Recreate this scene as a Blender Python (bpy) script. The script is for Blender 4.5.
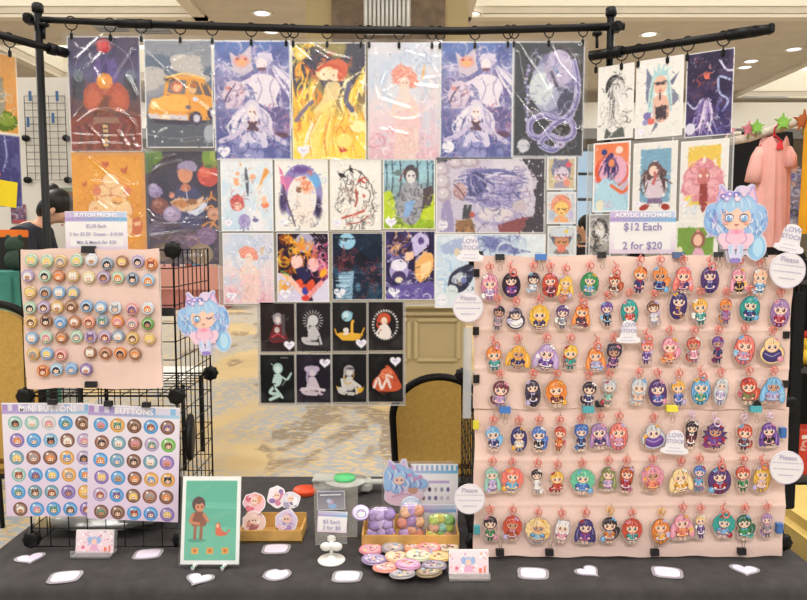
import bpy, bmesh, math, random
import numpy as np
from mathutils import Vector, Matrix
R = math.radians
for o in list(bpy.data.objects): bpy.data.objects.remove(o)
SC = bpy.context.scene; COL = SC.collection
# ---------------------------------------------------------------- camera
F = 700.0; CAMZ = 1.46; PITCH = math.atan(58/700)
cd = bpy.data.cameras.new('camera'); cam = bpy.data.objects.new('camera', cd); COL.objects.link(cam)
cam.location = (0, 0, CAMZ); cam.rotation_euler = (math.pi/2-PITCH, 0, 0)
cd.sensor_width = 36; cd.lens = 36*F/807; cd.clip_start = .05; cd.clip_end = 200
SC.camera = cam
# ---------------------------------------------------------------- world, added area lights, exposure
w = bpy.data.worlds.new('hall_ambient'); SC.world = w; w.use_nodes = True
bg = w.node_tree.nodes['Background']; bg.inputs[0].default_value = (1, .985, .96, 1); bg.inputs[1].default_value = .50
SC.view_settings.view_transform = 'Standard'; SC.view_settings.look = 'None'
SC.view_settings.gamma = 1; SC.view_settings.use_curve_mapping = False; SC.view_settings.exposure = 0.0
CEIL = 5.06
def add_fill_light(x, y, sx, sy, power):  # added area lights under the ceiling, without fixtures of their own
    l = bpy.data.lights.new('added_fill_light', 'AREA'); l.shape = 'RECTANGLE'; l.size = sx; l.size_y = sy
    l.energy = power; l.color = (1, .98, .945)
    o = bpy.data.objects.new('added_fill_light', l); COL.objects.link(o); o.location = (x, y, CEIL-.06)
for x in (-4.2, 0, 4.2):
    add_fill_light(x, -2.2, 2.2, 1.3, 150); add_fill_light(x, 1.2, 2.2, 1.3, 104)
for x in (-5, 5): add_fill_light(x, 6.5, 1.6, 1.6, 220)
for x in (-6, 0, 6): add_fill_light(x, 14.5, 1.6, 1.2, 200)
# ---------------------------------------------------------------- helpers
def lin(c):
    c = np.asarray(c, dtype=np.float64)/255
    return np.where(c <= .04045, c/12.92, ((c+.055)/1.055)**2.4)
def col4(c): return tuple(float(v) for v in lin(c))+(1.0,)
def P(px, py, Y):
    cp, sp = math.cos(PITCH), math.sin(PITCH); a = (px-403.5)/F; b = (300-py)/F
    t = Y/(cp+b*sp)
    return Vector((a*t, Y, CAMZ+t*(-sp+b*cp)))
def Q(px, py, Z):
    cp, sp = math.cos(PITCH), math.sin(PITCH); a = (px-403.5)/F; b = (300-py)/F
    t = (Z-CAMZ)/(-sp+b*cp)
    return Vector((a*t, t*(cp+b*sp), Z))
def S(py, Y):   # metres per photo pixel at depth Y
    return (P(100, py, Y).x-P(101, py, Y).x)*-1
MATS = {}
def mat(name, c, rough=.6, metal=0, spec=.35, noise=0, nscale=40, bump=0, bscale=200, alpha=1):
    if name in MATS: return MATS[name]
    m = bpy.data.materials.new(name); m.use_nodes = True; nt = m.node_tree; b = nt.nodes['Principled BSDF']
    b.inputs['Base Color'].default_value = col4(c); b.inputs['Roughness'].default_value = rough
    b.inputs['Metallic'].default_value = metal; b.inputs['Specular IOR Level'].default_value = spec
    tc = nt.nodes.new('ShaderNodeTexCoord')
    if noise:
        n = nt.nodes.new('ShaderNodeTexNoise'); n.inputs['Scale'].default_value = nscale; n.inputs['Detail'].default_value = 4
        nt.links.new(tc.outputs['Object'], n.inputs['Vector'])
        r = nt.nodes.new('ShaderNodeValToRGB'); c = np.asarray(c, float)
        r.color_ramp.elements[0].position = .3; r.color_ramp.elements[1].position = .7
        r.color_ramp.elements[0].color = col4(np.clip(c*(1-noise), 0, 255)); r.color_ramp.elements[1].color = col4(np.clip(c*(1+noise*.6), 0, 255))
        nt.links.new(n.outputs['Fac'], r.inputs['Fac']); nt.links.new(r.outputs['Color'], b.inputs['Base Color'])
    if bump:
        n = nt.nodes.new('ShaderNodeTexNoise'); n.inputs['Scale'].default_value = bscale; n.inputs['Detail'].default_value = 3
        nt.links.new(tc.outputs['Object'], n.inputs['Vector'])
        bp = nt.nodes.new('ShaderNodeBump'); bp.inputs['Strength'].default_value = bump; bp.inputs['Distance'].default_value = .002
        nt.links.new(n.outputs['Fac'], bp.inputs['Height']); nt.links.new(bp.outputs['Normal'], b.inputs['Normal'])
    MATS[name] = m; return m
def vmat(name, rough=.4, spec=.35, coat=0):
    if name in MATS: return MATS[name]
    m = bpy.data.materials.new(name); m.use_nodes = True; nt = m.node_tree; b = nt.nodes['Principled BSDF']
    a = nt.nodes.new('ShaderNodeVertexColor'); a.layer_name = 'Col'
    nt.links.new(a.outputs['Color'], b.inputs['Base Color'])
    b.inputs['Roughness'].default_value = rough; b.inputs['Specular IOR Level'].default_value = spec; b.inputs['Coat Weight'].default_value = coat
    MATS[name] = m; return m
def clear(name, tint=(255, 255, 255), milk=.05, rough=.1, boost=1.0, milkc=(235, 235, 240), flat=0):
    if name in MATS: return MATS[name]
    m = bpy.data.materials.new(name); m.use_nodes = True; nt = m.node_tree
    for n in list(nt.nodes):
        if n.type == 'BSDF_PRINCIPLED': nt.nodes.remove(n)
    out = next(n for n in nt.nodes if n.type == 'OUTPUT_MATERIAL')
    t = nt.nodes.new('ShaderNodeBsdfTransparent'); t.inputs[0].default_value = col4(tint)
    d = nt.nodes.new('ShaderNodeBsdfDiffuse'); d.inputs[0].default_value = col4(milkc)
    g = nt.nodes.new('ShaderNodeBsdfGlossy'); g.inputs['Roughness'].default_value = rough; g.inputs[0].default_value = (1, 1, 1, 1)
    m1 = nt.nodes.new('ShaderNodeMixShader'); m1.inputs[0].default_value = milk
    nt.links.new(t.outputs[0], m1.inputs[1]); nt.links.new(d.outputs[0], m1.inputs[2])
    fr = nt.nodes.new('ShaderNodeFresnel'); fr.inputs[0].default_value = 1.46
    mu = nt.nodes.new('ShaderNodeMath'); mu.operation = 'MULTIPLY'; mu.inputs[1].default_value = boost; mu.use_clamp = True
    nt.links.new(fr.outputs[0], mu.inputs[0])
    m2 = nt.nodes.new('ShaderNodeMixShader')
    if flat: m2.inputs[0].default_value = flat
    else: nt.links.new(mu.outputs[0], m2.inputs[0])
    nt.links.new(m1.outputs[0], m2.inputs[1]); nt.links.new(g.outputs[0], m2.inputs[2]); nt.links.new(m2.outputs[0], out.inputs[0])
    MATS[name] = m; return m
def tag(o, label=None, cat=None, group=None, kind=None):
    if label: o['label'] = label
    if cat: o['category'] = cat
    if group: o['group'] = group
    if kind: o['kind'] = kind
    return o
def thing(name, label, cat, loc=(0, 0, 0), group=None, rz=0):
    o = bpy.data.objects.new(name, None); COL.objects.link(o); o.location = loc; o.rotation_euler = (0, 0, rz); o.empty_display_size = .05
    return tag(o, label, cat, group)
def link(name, me, m, parent=None, loc=(0, 0, 0), rot=(0, 0, 0)):
    o = bpy.data.objects.new(name, me); COL.objects.link(o); o.location = loc; o.rotation_euler = rot
    if m: me.materials.append(m)
    if parent: o.parent = parent
    return o
class MB:
    """collects simple solids into one mesh"""
    def __init__(s): s.v = []; s.f = []; s.sm = []
    def add(s, vs, fs, smooth=False):
        n = len(s.v); s.v += [tuple(v) for v in vs]; s.f += [tuple(i+n for i in f) for f in fs]; s.sm += [smooth]*len(fs); return s
    def box(s, c, d, rot=None):
        vs = [Vector((x*d[0]/2, y*d[1]/2, z*d[2]/2)) for x in (-1, 1) for y in (-1, 1) for z in (-1, 1)]
        if rot is not None: vs = [rot @ v for v in vs]
        return s.add([v+Vector(c) for v in vs], [(0, 1, 3, 2), (4, 6, 7, 5), (0, 4, 5, 1), (2, 3, 7, 6), (0, 2, 6, 4), (1, 5, 7, 3)])
    def bbox(s, c, d, b=.004, rot=None):   # bevelled box
        bm = bmesh.new(); bmesh.ops.create_cube(bm, size=1)
        for v in bm.verts: v.co = Vector((v.co.x*d[0], v.co.y*d[1], v.co.z*d[2]))
        bmesh.ops.bevel(bm, geom=bm.edges[:], offset=min(b, min(d)*.45), segments=2, affect='EDGES')
        bm.verts.index_update(); M = rot if rot is not None else Matrix.Identity(3)
        s.add([M @ v.co+Vector(c) for v in bm.verts], [[v.index for v in f.verts] for f in bm.faces]); bm.free(); return s
    def tube(s, pts, r, n=8, closed=False, caps=True):
        pts = [Vector(p) for p in pts]; m = len(pts); rr = r if isinstance(r, (list, tuple)) else [r]*m
        vs = []; up = None
        for i, p in enumerate(pts):
            if closed: t = pts[(i+1) % m]-pts[i-1]
            else: t = pts[min(i+1, m-1)]-pts[max(i-1, 0)]
            t.normalize()
            if up is None: up = Vector((0, 0, 1)) if abs(t.z) < .9 else Vector((1, 0, 0))
            a = t.cross(up); 
            if a.length < 1e-6: a = t.orthogonal()
            a.normalize(); b = a.cross(t); up = b
            for k in range(n):
                th = 2*math.pi*k/n; vs.append(p+(a*math.cos(th)+b*math.sin(th))*rr[i])
        fs = []
        for i in range(m if closed else m-1):
            j = (i+1) % m
            for k in range(n): fs.append((i*n+k, i*n+(k+1) % n, j*n+(k+1) % n, j*n+k))
        s.add(vs, fs, True)
        if caps and not closed:
            s.f += [tuple(len(s.v)-m*n+k for k in range(n))[::-1], tuple(len(s.v)-n+k for k in range(n))]; s.sm += [False, False]
        return s
    def cyl(s, a, b, r, n=16, r2=None): return s.tube([a, b], [r, r if r2 is None else r2], n)
    def lathe(s, prof, c=(0, 0, 0), n=24, axis='Z', cap=True):
        vs = []; c = Vector(c)
        for r, z in prof:
            for k in range(n):
                th = 2*math.pi*k/n; x, y = r*math.cos(th), r*math.sin(th)
                vs.append(c+(Vector((x, y, z)) if axis == 'Z' else Vector((x, -z, y))))
        fs = []
        for i in range(len(prof)-1):
            for k in range(n): fs.append((i*n+k, i*n+(k+1) % n, (i+1)*n+(k+1) % n, (i+1)*n+k))
        s.add(vs, fs, True)
        if not cap: return s
        base = len(s.v)-len(vs)
        s.f += [tuple(base+k for k in range(n))[::-1], tuple(base+len(vs)-n+k for k in range(n))]; s.sm += [False, False]; return s
    def ball(s, c, r, n=14, m=8, rot=None):
        r = (r, r, r) if not isinstance(r, (tuple, list)) else r; c = Vector(c); vs = []; fs = []
        for i in range(m+1):
            ph = math.pi*i/m
            for k in range(n):
                th = 2*math.pi*k/n; v = Vector((r[0]*math.sin(ph)*math.cos(th), r[1]*math.sin(ph)*math.sin(th), r[2]*math.cos(ph)))
                vs.append(c+(rot @ v if rot is not None else v))
        for i in range(m):
            for k in range(n): fs.append((i*n+k, (i+1)*n+k, (i+1)*n+(k+1) % n, i*n+(k+1) % n))
        return s.add(vs, fs, True)
    def prism(s, pts, y0, y1):   # outline in x,z extruded along y
        n = len(pts); vs = [(x, y0, z) for x, z in pts]+[(x, y1, z) for x, z in pts]
        fs = [tuple(range(n)), tuple(range(2*n-1, n-1, -1))]+[(i, i+n, (i+1) % n+n, (i+1) % n) for i in range(n)]
        return s.add(vs, fs)
    def slab(s, pts, z0, z1):    # outline in x,y extruded along z
        n = len(pts); vs = [(x, y, z0) for x, y in pts]+[(x, y, z1) for x, y in pts]
        fs = [tuple(range(n-1, -1, -1)), tuple(range(n, 2*n))]+[(i, (i+1) % n, (i+1) % n+n, i+n) for i in range(n)]
        return s.add(vs, fs)
    def mesh(s, name):
        me = bpy.data.meshes.new(name); me.from_pydata(s.v, [], s.f); me.polygons.foreach_set('use_smooth', s.sm); me.update(); return me
    def build(s, name, m, parent=None, loc=(0, 0, 0), rot=(0, 0, 0)): return link(name, s.mesh(name), m, parent, loc, rot)
def spline(pts, n=6):
    pts = [np.array(p, float) for p in pts]
    if len(pts) < 3: return [tuple(p) for p in pts]
    out = []; q = [2*pts[0]-pts[1]]+pts+[2*pts[-1]-pts[-2]]
    for i in range(1, len(q)-2):
        for t in np.linspace(0, 1, n, endpoint=False):
            a, b, c, d = q[i-1:i+3]
            out.append(tuple(.5*((2*b)+(-a+c)*t+(2*a-5*b+4*c-d)*t*t+(-a+3*b-3*c+d)*t**3)))
    out.append(tuple(pts[-1])); return out
def mix(a, b, t): return tuple(np.asarray(a, float)*(1-t)+np.asarray(b, float)*t)
# ---------------------------------------------------------------- artwork: the same drawing calls go to a colour grid or to thin printed layers
class Canvas:
    def __init__(s, w, h, k=1.6, bg=(255, 255, 255)):
        s.w, s.h = w, h; s.nx, s.ny = max(2, int(round(w*k))+1), max(2, int(round(h*k))+1)
        s.xs = np.linspace(0, w, s.nx); s.ys = np.linspace(0, h, s.ny); s.aa = 1.0/k
        s.c = np.empty((s.ny, s.nx, 3)); s.c[:] = bg
    def _sl(s, x0, y0, x1, y1):
        m = s.aa
        i0, i1 = np.searchsorted(s.xs, [x0-m, x1+m]); j0, j1 = np.searchsorted(s.ys, [y0-m, y1+m])
        return slice(j0, j1), slice(i0, i1)
    def _put(s, sl, a, col):
        if a.size: s.c[sl] = s.c[sl]*(1-a[..., None])+np.asarray(col, float)*a[..., None]
    def _g(s, sl): return np.meshgrid(s.xs[sl[1]], s.ys[sl[0]])
    def ell(s, cx, cy, rx, ry, col, rot=0, a=1, soft=0):
        m = max(rx, ry); sl = s._sl(cx-m, cy-m, cx+m, cy+m); X, Y = s._g(sl)
        if X.size == 0: return
        c, n = math.cos(rot), math.sin(rot); u = (X-cx)*c+(Y-cy)*n; v = -(X-cx)*n+(Y-cy)*c
        q = np.sqrt((u/rx)**2+(v/ry)**2); d = (1-q)*min(rx, ry)
        s._put(sl, np.clip(d/(s.aa+soft)+.5*(soft == 0), 0, 1)*a, col)
    def poly(s, pts, col, a=1):
        p = np.asarray(pts, float); sl = s._sl(p[:, 0].min(), p[:, 1].min(), p[:, 0].max(), p[:, 1].max()); X, Y = s._g(sl)
        if X.size == 0: return
        ins = np.zeros(X.shape, bool); dist = np.full(X.shape, 1e9)
        for (x0, y0), (x1, y1) in zip(p, np.roll(p, -1, 0)):
            if y0 != y1: ins ^= ((Y < y0) != (Y < y1)) & (X < (x1-x0)*(Y-y0)/(y1-y0)+x0)
            L = (x1-x0)**2+(y1-y0)**2+1e-9; t = np.clip(((X-x0)*(x1-x0)+(Y-y0)*(y1-y0))/L, 0, 1)
            dist = np.minimum(dist, np.hypot(X-x0-t*(x1-x0), Y-y0-t*(y1-y0)))
        s._put(sl, np.clip(np.where(ins, dist, -dist)/s.aa+.5, 0, 1)*a, col)
    def dist(s, pts, w):
        p = np.asarray(pts, float); sl = s._sl(p[:, 0].min()-w, p[:, 1].min()-w, p[:, 0].max()+w, p[:, 1].max()+w); X, Y = s._g(sl)
        D = np.full(X.shape, 1e9); n = len(p)-1; T = np.zeros(X.shape)
        for i in range(n):
            (x0, y0), (x1, y1) = p[i], p[i+1]; L = (x1-x0)**2+(y1-y0)**2+1e-9
            t = np.clip(((X-x0)*(x1-x0)+(Y-y0)*(y1-y0))/L, 0, 1); d = np.hypot(X-x0-t*(x1-x0), Y-y0-t*(y1-y0))
            b = d < D; D = np.where(b, d, D); T = np.where(b, (i+t)/n, T)
        return sl, D, T
    def stroke(s, pts, w, col, a=1, taper=0):
        sl, D, T = s.dist(spline(pts), w/2)
        if D.size == 0: return
        ww = w/2*(1-taper*np.abs(2*T-1)**2)
        s._put(sl, np.clip((ww-D)/s.aa+.5, 0, 1)*np.clip(w/s.aa, .25, 1)*a, col)
    def grad(s, *cols):
        t = np.linspace(0, len(cols)-1, s.ny); cs = np.asarray(cols, float)
        s.c[:] = np.stack([np.interp(t, range(len(cols)), cs[:, k]) for k in range(3)], -1)[:, None, :]
    def cloud(s, col, scale, seed, lo=.45, hi=.65, a=1, sx=1):
        r = np.random.RandomState(seed); X, Y = np.meshgrid(s.xs/scale/sx, s.ys/scale); v = 0
        for o in range(3):
            g = r.rand(64, 64); f = 2**o; x, y = X*f, Y*f; xi, yi = x.astype(int), y.astype(int); fx, fy = x-xi, y-yi
            fx, fy = fx*fx*(3-2*fx), fy*fy*(3-2*fy); G = lambda i, j: g[j % 64, i % 64]
            v = v+(G(xi, yi)*(1-fx)*(1-fy)+G(xi+1, yi)*fx*(1-fy)+G(xi, yi+1)*(1-fx)*fy+G(xi+1, yi+1)*fx*fy)*.5**o
        m = np.clip((v/1.75-lo)/(hi-lo), 0, 1)*a; s.c[:] = s.c*(1-m[..., None])+np.asarray(col, float)*m[..., None]
    def frame(s, b, col=(238, 237, 236)):
        for r in ((0, 0, s.w, b), (0, s.h-b, s.w, s.h), (0, 0, b, s.h), (s.w-b, 0, s.w, s.h)):
            s.poly([(r[0]-1, r[1]-1), (r[2]+1, r[1]-1), (r[2]+1, r[3]+1), (r[0]-1, r[3]+1)] if 0 else [(r[0], r[1]), (r[2], r[1]), (r[2], r[3]), (r[0], r[3])], col)
        s.c[0, :] = col; s.c[-1, :] = col; s.c[:, 0] = col; s.c[:, -1] = col
    def mesh(s, name, W, H, thick=.0006, origin='bottom'):
        nx, ny = s.nx, s.ny; x = (s.xs/s.w-.5)*W; z = (1-s.ys/s.h)*H
        if origin == 'centre': z = z-H/2
        X, Z = np.meshgrid(x, z); v = np.stack([X, np.zeros_like(X), Z], -1).reshape(-1, 3)
        b = np.array([(x[0], thick, z[0]), (x[-1], thick, z[0]), (x[-1], thick, z[-1]), (x[0], thick, z[-1])])
        v = np.concatenate([v, b]); n = nx*ny
        i = np.arange(nx*ny).reshape(ny, nx); q = np.stack([i[:-1, :-1], i[1:, :-1], i[1:, 1:], i[:-1, 1:]], -1).reshape(-1, 4).tolist()
        c0, c1, c2, c3 = 0, nx-1, nx*ny-1, nx*(ny-1)
        q += [(n, n+1, n+2, n+3), (c0, c1, n+1, n), (c1, c2, n+2, n+1), (c2, c3, n+3, n+2), (c3, c0, n, n+3)]
        me = bpy.data.meshes.new(name); me.from_pydata(v.tolist(), [], q)
        at = me.color_attributes.new('Col', 'FLOAT_COLOR', 'POINT'); c = np.ones((len(v), 4))
        c[:n, :3] = lin(np.clip(s.c, 0, 255)).reshape(-1, 3); c[n:, :3] = .7; at.data.foreach_set('color', c.ravel().astype(np.float32)); me.update(); return me
def paint(c, seed, n, w=.9, amt=13):
    """brush texture: short curved strokes that vary the colour already there"""
    r = random.Random(seed)
    for i in range(n):
        x, y = r.uniform(1.5, c.w-1.5), r.uniform(1.5, c.h-1.5); k = c.c[max(2, min(c.ny-3, int((y+r.gauss(0, .9))/c.h*c.ny))), max(2, min(c.nx-3, int((x+r.gauss(0, .9))/c.w*c.nx)))]; j = r.gauss(0, amt); th = r.uniform(0, 6.3); l = r.uniform(1.5, 5)
        c.stroke([(x, y), (x+l*math.cos(th)*.5+r.uniform(-.8, .8), y+l*math.sin(th)*.5), (x+l*math.cos(th), y+l*math.sin(th))], w*r.uniform(.6, 1.3), (k[0]+j+r.gauss(0, amt*.35), k[1]+j+r.gauss(0, amt*.3), k[2]+j+r.gauss(0, amt*.4)), taper=.8)
def soften(c, a=.7):
    p = np.pad(c.c, ((1, 1), (1, 1), (0, 0)), 'edge'); b = (p[:-2, 1:-1]+p[2:, 1:-1]+p[1:-1, :-2]+p[1:-1, 2:]+c.c)/5; c.c = c.c*(1-a)+b*a
class Layers:
    """flat printed shapes stacked in hair-thin layers; x right, y down in pixels, s metres per pixel"""
    def __init__(s, sc, ox, oy, eps=.00005, start=.0002): s.sc, s.ox, s.oy, s.e, s.z = sc, ox, oy, eps, start; s.tilt = None; s.v = []; s.f = []; s.k = []; s.out = []
    def _add(s, pts, faces, col):
        if s.tilt: a, cx, cy = s.tilt; c_, s_ = math.cos(a), math.sin(a); pts = [(cx+(x-cx)*c_-(y-cy)*s_, cy+(x-cx)*s_+(y-cy)*c_) for x, y in pts]
        s.out += list(pts)
        n = len(s.v); s.v += [((x-s.ox)*s.sc, -s.z, (s.oy-y)*s.sc) for x, y in pts]
        for f in faces: s.f.append(tuple(i+n for i in f)); s.k.append(tuple(lin(col)))
        s.z += s.e
    def ell(s, cx, cy, rx, ry, col, rot=0, a=1, soft=0):
        c, n = math.cos(rot), math.sin(rot); m = 18
        pts = [(cx+rx*math.cos(t)*c-ry*math.sin(t)*n, cy+rx*math.cos(t)*n+ry*math.sin(t)*c) for t in (2*math.pi*i/m for i in range(m))]
        s._add(pts, [tuple(range(m))], col)
    def poly(s, pts, col, a=1): s._add(pts, [tuple(range(len(pts)))], col)
    def stroke(s, pts, w, col, a=1, taper=0):
        p = np.array(spline(pts, 4)); n = len(p); d = np.gradient(p, axis=0); d /= np.linalg.norm(d, axis=1)[:, None]+1e-9
        ww = w/2*(1-taper*.9*np.abs(np.linspace(-1, 1, n))**2); nn = np.stack([-d[:, 1], d[:, 0]], 1)*ww[:, None]
        s._add([tuple(q) for q in np.concatenate([p+nn, p-nn])], [(i, i+1, n+i+1, n+i) for i in range(n-1)], col)
    def build(s, name, m, parent, loc=(0, 0, 0), rot=(0, 0, 0)):
        me = bpy.data.meshes.new(name); me.from_pydata(s.v, [], s.f); at = me.color_attributes.new('Col', 'FLOAT_COLOR', 'CORNER')
        c = []
        for f, k in zip(s.f, s.k): c += [*k, 1.0]*len(f)
        at.data.foreach_set('color', np.array(c, np.float32)); me.update(); return link(name, me, m, parent, loc, rot)
    def outline(s, cx, cy, margin, n=36, wide=.2):
        p = np.array(s.out); d = p-np.array([cx, cy]); ang = np.arctan2(d[:, 1], d[:, 0]); r = np.hypot(d[:, 0], d[:, 1]); out = []
        rad = []
        for i in range(n):
            t = -math.pi+2*math.pi*i/n; dl = np.abs((ang-t+math.pi) % (2*math.pi)-math.pi); k = dl < wide
            rad.append((r[k]*np.cos(dl[k])).max() if k.any() else 1)
        rad = np.array(rad); rad = np.maximum(rad, (np.roll(rad, 1)+np.roll(rad, -1))/2*.9)+margin
        return [(cx+rad[i]*math.cos(-math.pi+2*math.pi*i/n), cy+rad[i]*math.sin(-math.pi+2*math.pi*i/n)) for i in range(n)]
SKIN = (246, 214, 190); WHITE = (244, 243, 242); DARK = (44, 38, 46)
def chibi(B, x0, y0, w, h, hair, top, acc, style='long', skin=SKIN, rnd=random.Random(0)):
    cx = x0+w/2; hr = min(.40*w, .275*h)*rnd.uniform(.92, 1.04); hy = y0+hr*1.12; dk = mix(hair, (40, 16, 40), .38); lt = mix(hair, (255, 255, 255), .38)
    def blob(X, Y, a, b, rot=0):
        B.ell(X, Y, a*1.09, b*1.06, dk, rot); B.ell(X, Y, a, b, hair, rot)
    if style == 'long':
        blob(cx, y0+.50*h, .45*w, .47*h)
        for q in (-.3, -.18, .2, .32): B.stroke([(cx+q*w, y0+.45*h), (cx+q*1.25*w, y0+.65*h), (cx+q*1.05*w, y0+.88*h)], w*.045, dk, taper=1)
    elif style == 'twin':
        for q in (-1, 1):
            blob(cx+q*.36*w, y0+.58*h, .14*w, .32*h, -q*.22)
            B.stroke([(cx+q*.33*w, y0+.35*h), (cx+q*.40*w, y0+.6*h), (cx+q*.36*w, y0+.84*h)], w*.05, lt, taper=1)
    elif style == 'bun':
        for q in (-1, 1): blob(cx+q*.27*w, y0+hr*.42, hr*.42, hr*.42)
        blob(cx, hy, hr*1.12, hr*1.15)
    elif style == 'big':
        for i in range(9):
            t = math.pi*(.9+1.2*i/8)+math.pi*.0; t = -math.pi*1.25+math.pi*1.5*i/8
            blob(cx+.34*w*math.cos(t), y0+.42*h+.30*h*math.sin(t), .17*w, .15*h)
    elif style == 'tail':
        blob(cx+.30*w, y0+.62*h, .18*w, .25*h, .5); B.stroke([(cx+.3*w, y0+.45*h), (cx+.38*w, y0+.6*h), (cx+.3*w, y0+.78*h)], w*.05, lt, taper=1)
    elif style == 'ears':
        for q in (-1, 1): B.poly([(cx+q*hr*.3, hy-hr*.6), (cx+q*hr*.75, y0-hr*.12), (cx+q*hr*1.1, hy-hr*.1)], dk); B.poly([(cx+q*hr*.45, hy-hr*.6), (cx+q*hr*.72, y0+hr*.1), (cx+q*hr*.98, hy-hr*.2)], mix(acc, WHITE, .3))
        blob(cx, y0+.44*h, .36*w, .34*h)
    elif style == 'blob':
        blob(cx, y0+.62*h, .47*w, .36*h); B.ell(cx, y0+.66*h, .40*w, .28*h, top)
        B.stroke([(cx-.36*w, y0+.72*h), (cx, y0+.86*h), (cx+.36*w, y0+.72*h)], h*.05, mix(top, DARK, .35)); B.stroke([(cx-.3*w, y0+.6*h), (cx, y0+.72*h), (cx+.3*w, y0+.6*h)], h*.035, mix(top, WHITE, .5))
    elif style == 'spiky':
        n = 13; pts = []
        for i in range(2*n): t = math.pi*i/n; r = (.5 if i % 2 else .33); pts.append((cx+r*w*math.sin(t), y0+.5*h-r*h*math.cos(t)))
        B.poly(pts, dk); B.poly([(cx+(x-cx)*.85, y0+.5*h+(y-y0-.5*h)*.85) for x, y in pts], hair)
        for q in (-.28, .28): B.ell(cx+q*w, y0+.62*h, .12*w, .1*h, acc)
    e = rnd.randrange(6); q = rnd.choice((-1, 1))   # a prop at one side
    if e == 0: B.poly(spline([(cx+q*.1*w, y0+.62*h), (cx+q*.42*w, y0+.5*h), (cx+q*.48*w, y0+.64*h), (cx+q*.4*w, y0+.74*h)], 3), mix(acc, WHITE, .3)); B.stroke([(cx+q*.15*w, y0+.63*h), (cx+q*.44*w, y0+.58*h)], .03*w, mix(acc, DARK, .3))
    elif e == 1: B.stroke([(cx+q*.4*w, y0+.9*h), (cx+q*.33*w, y0+.5*h)], .05*w, mix(acc, DARK, .35)); B.ell(cx+q*.33*w, y0+.48*h, .09*w, .07*h, acc)
    elif e == 2: B.stroke([(cx, y0+.8*h), (cx+q*.3*w, y0+.86*h), (cx+q*.44*w, y0+.72*h), (cx+q*.4*w, y0+.6*h)], .11*w, dk); B.stroke([(cx, y0+.8*h), (cx+q*.3*w, y0+.86*h), (cx+q*.44*w, y0+.72*h)], .07*w, hair)
    elif e == 3: B.ell(cx+q*.34*w, y0+.82*h, .14*w, .11*h, mix(acc, DARK, .3)); B.ell(cx+q*.34*w, y0+.82*h, .11*w, .085*h, acc); B.ell(cx+q*.3*w, y0+.79*h, .03*w, .02*h, WHITE)
    elif e == 4: B.poly([(cx, y0+.56*h), (cx+q*.46*w, y0+.82*h), (cx+q*.3*w, y0+.95*h), (cx-q*.1*w, y0+.8*h)], mix(top, acc, .5)); B.stroke([(cx+q*.1*w, y0+.6*h), (cx+q*.38*w, y0+.88*h)], .03*w, mix(top, DARK, .4))
    B.ell(cx, hy, hr*1.06, hr*1.06, dk)
    # body
    bt_ = min(y0+.55*h, hy+hr*.80); hb = (y0+h-bt_)/.45; yb = y0+h-hb
    bt = yb+.55*hb; hem = yb+.84*hb; td = mix(top, (20, 10, 30), .4)
    if style != 'blob':
        for q in (-.09, .09): B.stroke([(cx+q*w, hem-.04*hb), (cx+q*1.1*w, yb+.97*hb)], .105*w, td if style in ('long', 'short') else skin)
        for q in (-.09, .09): B.stroke([(cx+q*w, yb+.92*hb), (cx+q*1.2*w, yb+h)], .13*w, td)
        B.poly([(cx-.12*w, bt), (cx+.12*w, bt), (cx+.2*w, yb+.72*hb), (cx+.30*w, hem), (cx, hem+.04*hb), (cx-.30*w, hem), (cx-.2*w, yb+.72*hb)], td)
        B.poly([(cx-.10*w, bt), (cx+.10*w, bt), (cx+.17*w, yb+.72*hb), (cx+.25*w, hem-.015*hb), (cx, hem+.01*hb), (cx-.25*w, hem-.015*hb), (cx-.17*w, yb+.72*hb)], top)
        for q in (-1, 1):
            B.stroke([(cx+q*.11*w, yb+.6*hb), (cx+q*.26*w, yb+.68*hb), (cx+q*.20*w, yb+.77*hb)], .10*w, td); B.stroke([(cx+q*.11*w, yb+.6*hb), (cx+q*.25*w, yb+.68*hb)], .07*w, top)
            B.ell(cx+q*.19*w, yb+.78*hb, .055*w, .045*hb, skin)
        B.poly([(cx-.15*w, yb+.57*hb), (cx, yb+.615*hb), (cx+.15*w, yb+.57*hb), (cx+.1*w, yb+.65*hb), (cx, yb+.63*hb), (cx-.1*w, yb+.65*hb)], acc)
        B.stroke([(cx-.24*w, hem-.04*hb), (cx, hem-.01*hb), (cx+.24*w, hem-.04*hb)], .03*hb, mix(acc, WHITE, .3))
        for k in range(4): a = rnd.uniform(-.14, .14)*w; B.stroke([(cx+a*.6, yb+.64*hb), (cx+a, yb+.72*hb), (cx+a*1.4, hem-.05*hb)], .035*w, [td, mix(top, WHITE, .4), acc][k % 3], taper=1)
    # head
    B.ell(cx, hy, hr, hr, hair); B.ell(cx, hy+hr*.22, hr*.80, hr*.66, skin)
    T = hy-hr*.98
    B.poly([(cx-hr*.98, hy+hr*.30), (cx-hr*.97, hy-hr*.3), (cx-hr*.6, hy-hr*.8), (cx, T), (cx+hr*.6, hy-hr*.8), (cx+hr*.97, hy-hr*.3), (cx+hr*.98, hy+hr*.30), (cx+hr*.74, hy-hr*.02), (cx+hr*.52, hy+hr*.12), (cx+hr*.30, hy-hr*.16), (cx+hr*.05, hy+hr*.10), (cx-hr*.25, hy-hr*.16), (cx-hr*.50, hy+hr*.12), (cx-hr*.74, hy-hr*.02)], hair)
    B.stroke([(cx-hr*.62, hy-hr*.42), (cx-hr*.1, hy-hr*.66), (cx+hr*.5, hy-hr*.52)], hr*.2, lt, taper=1)
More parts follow.
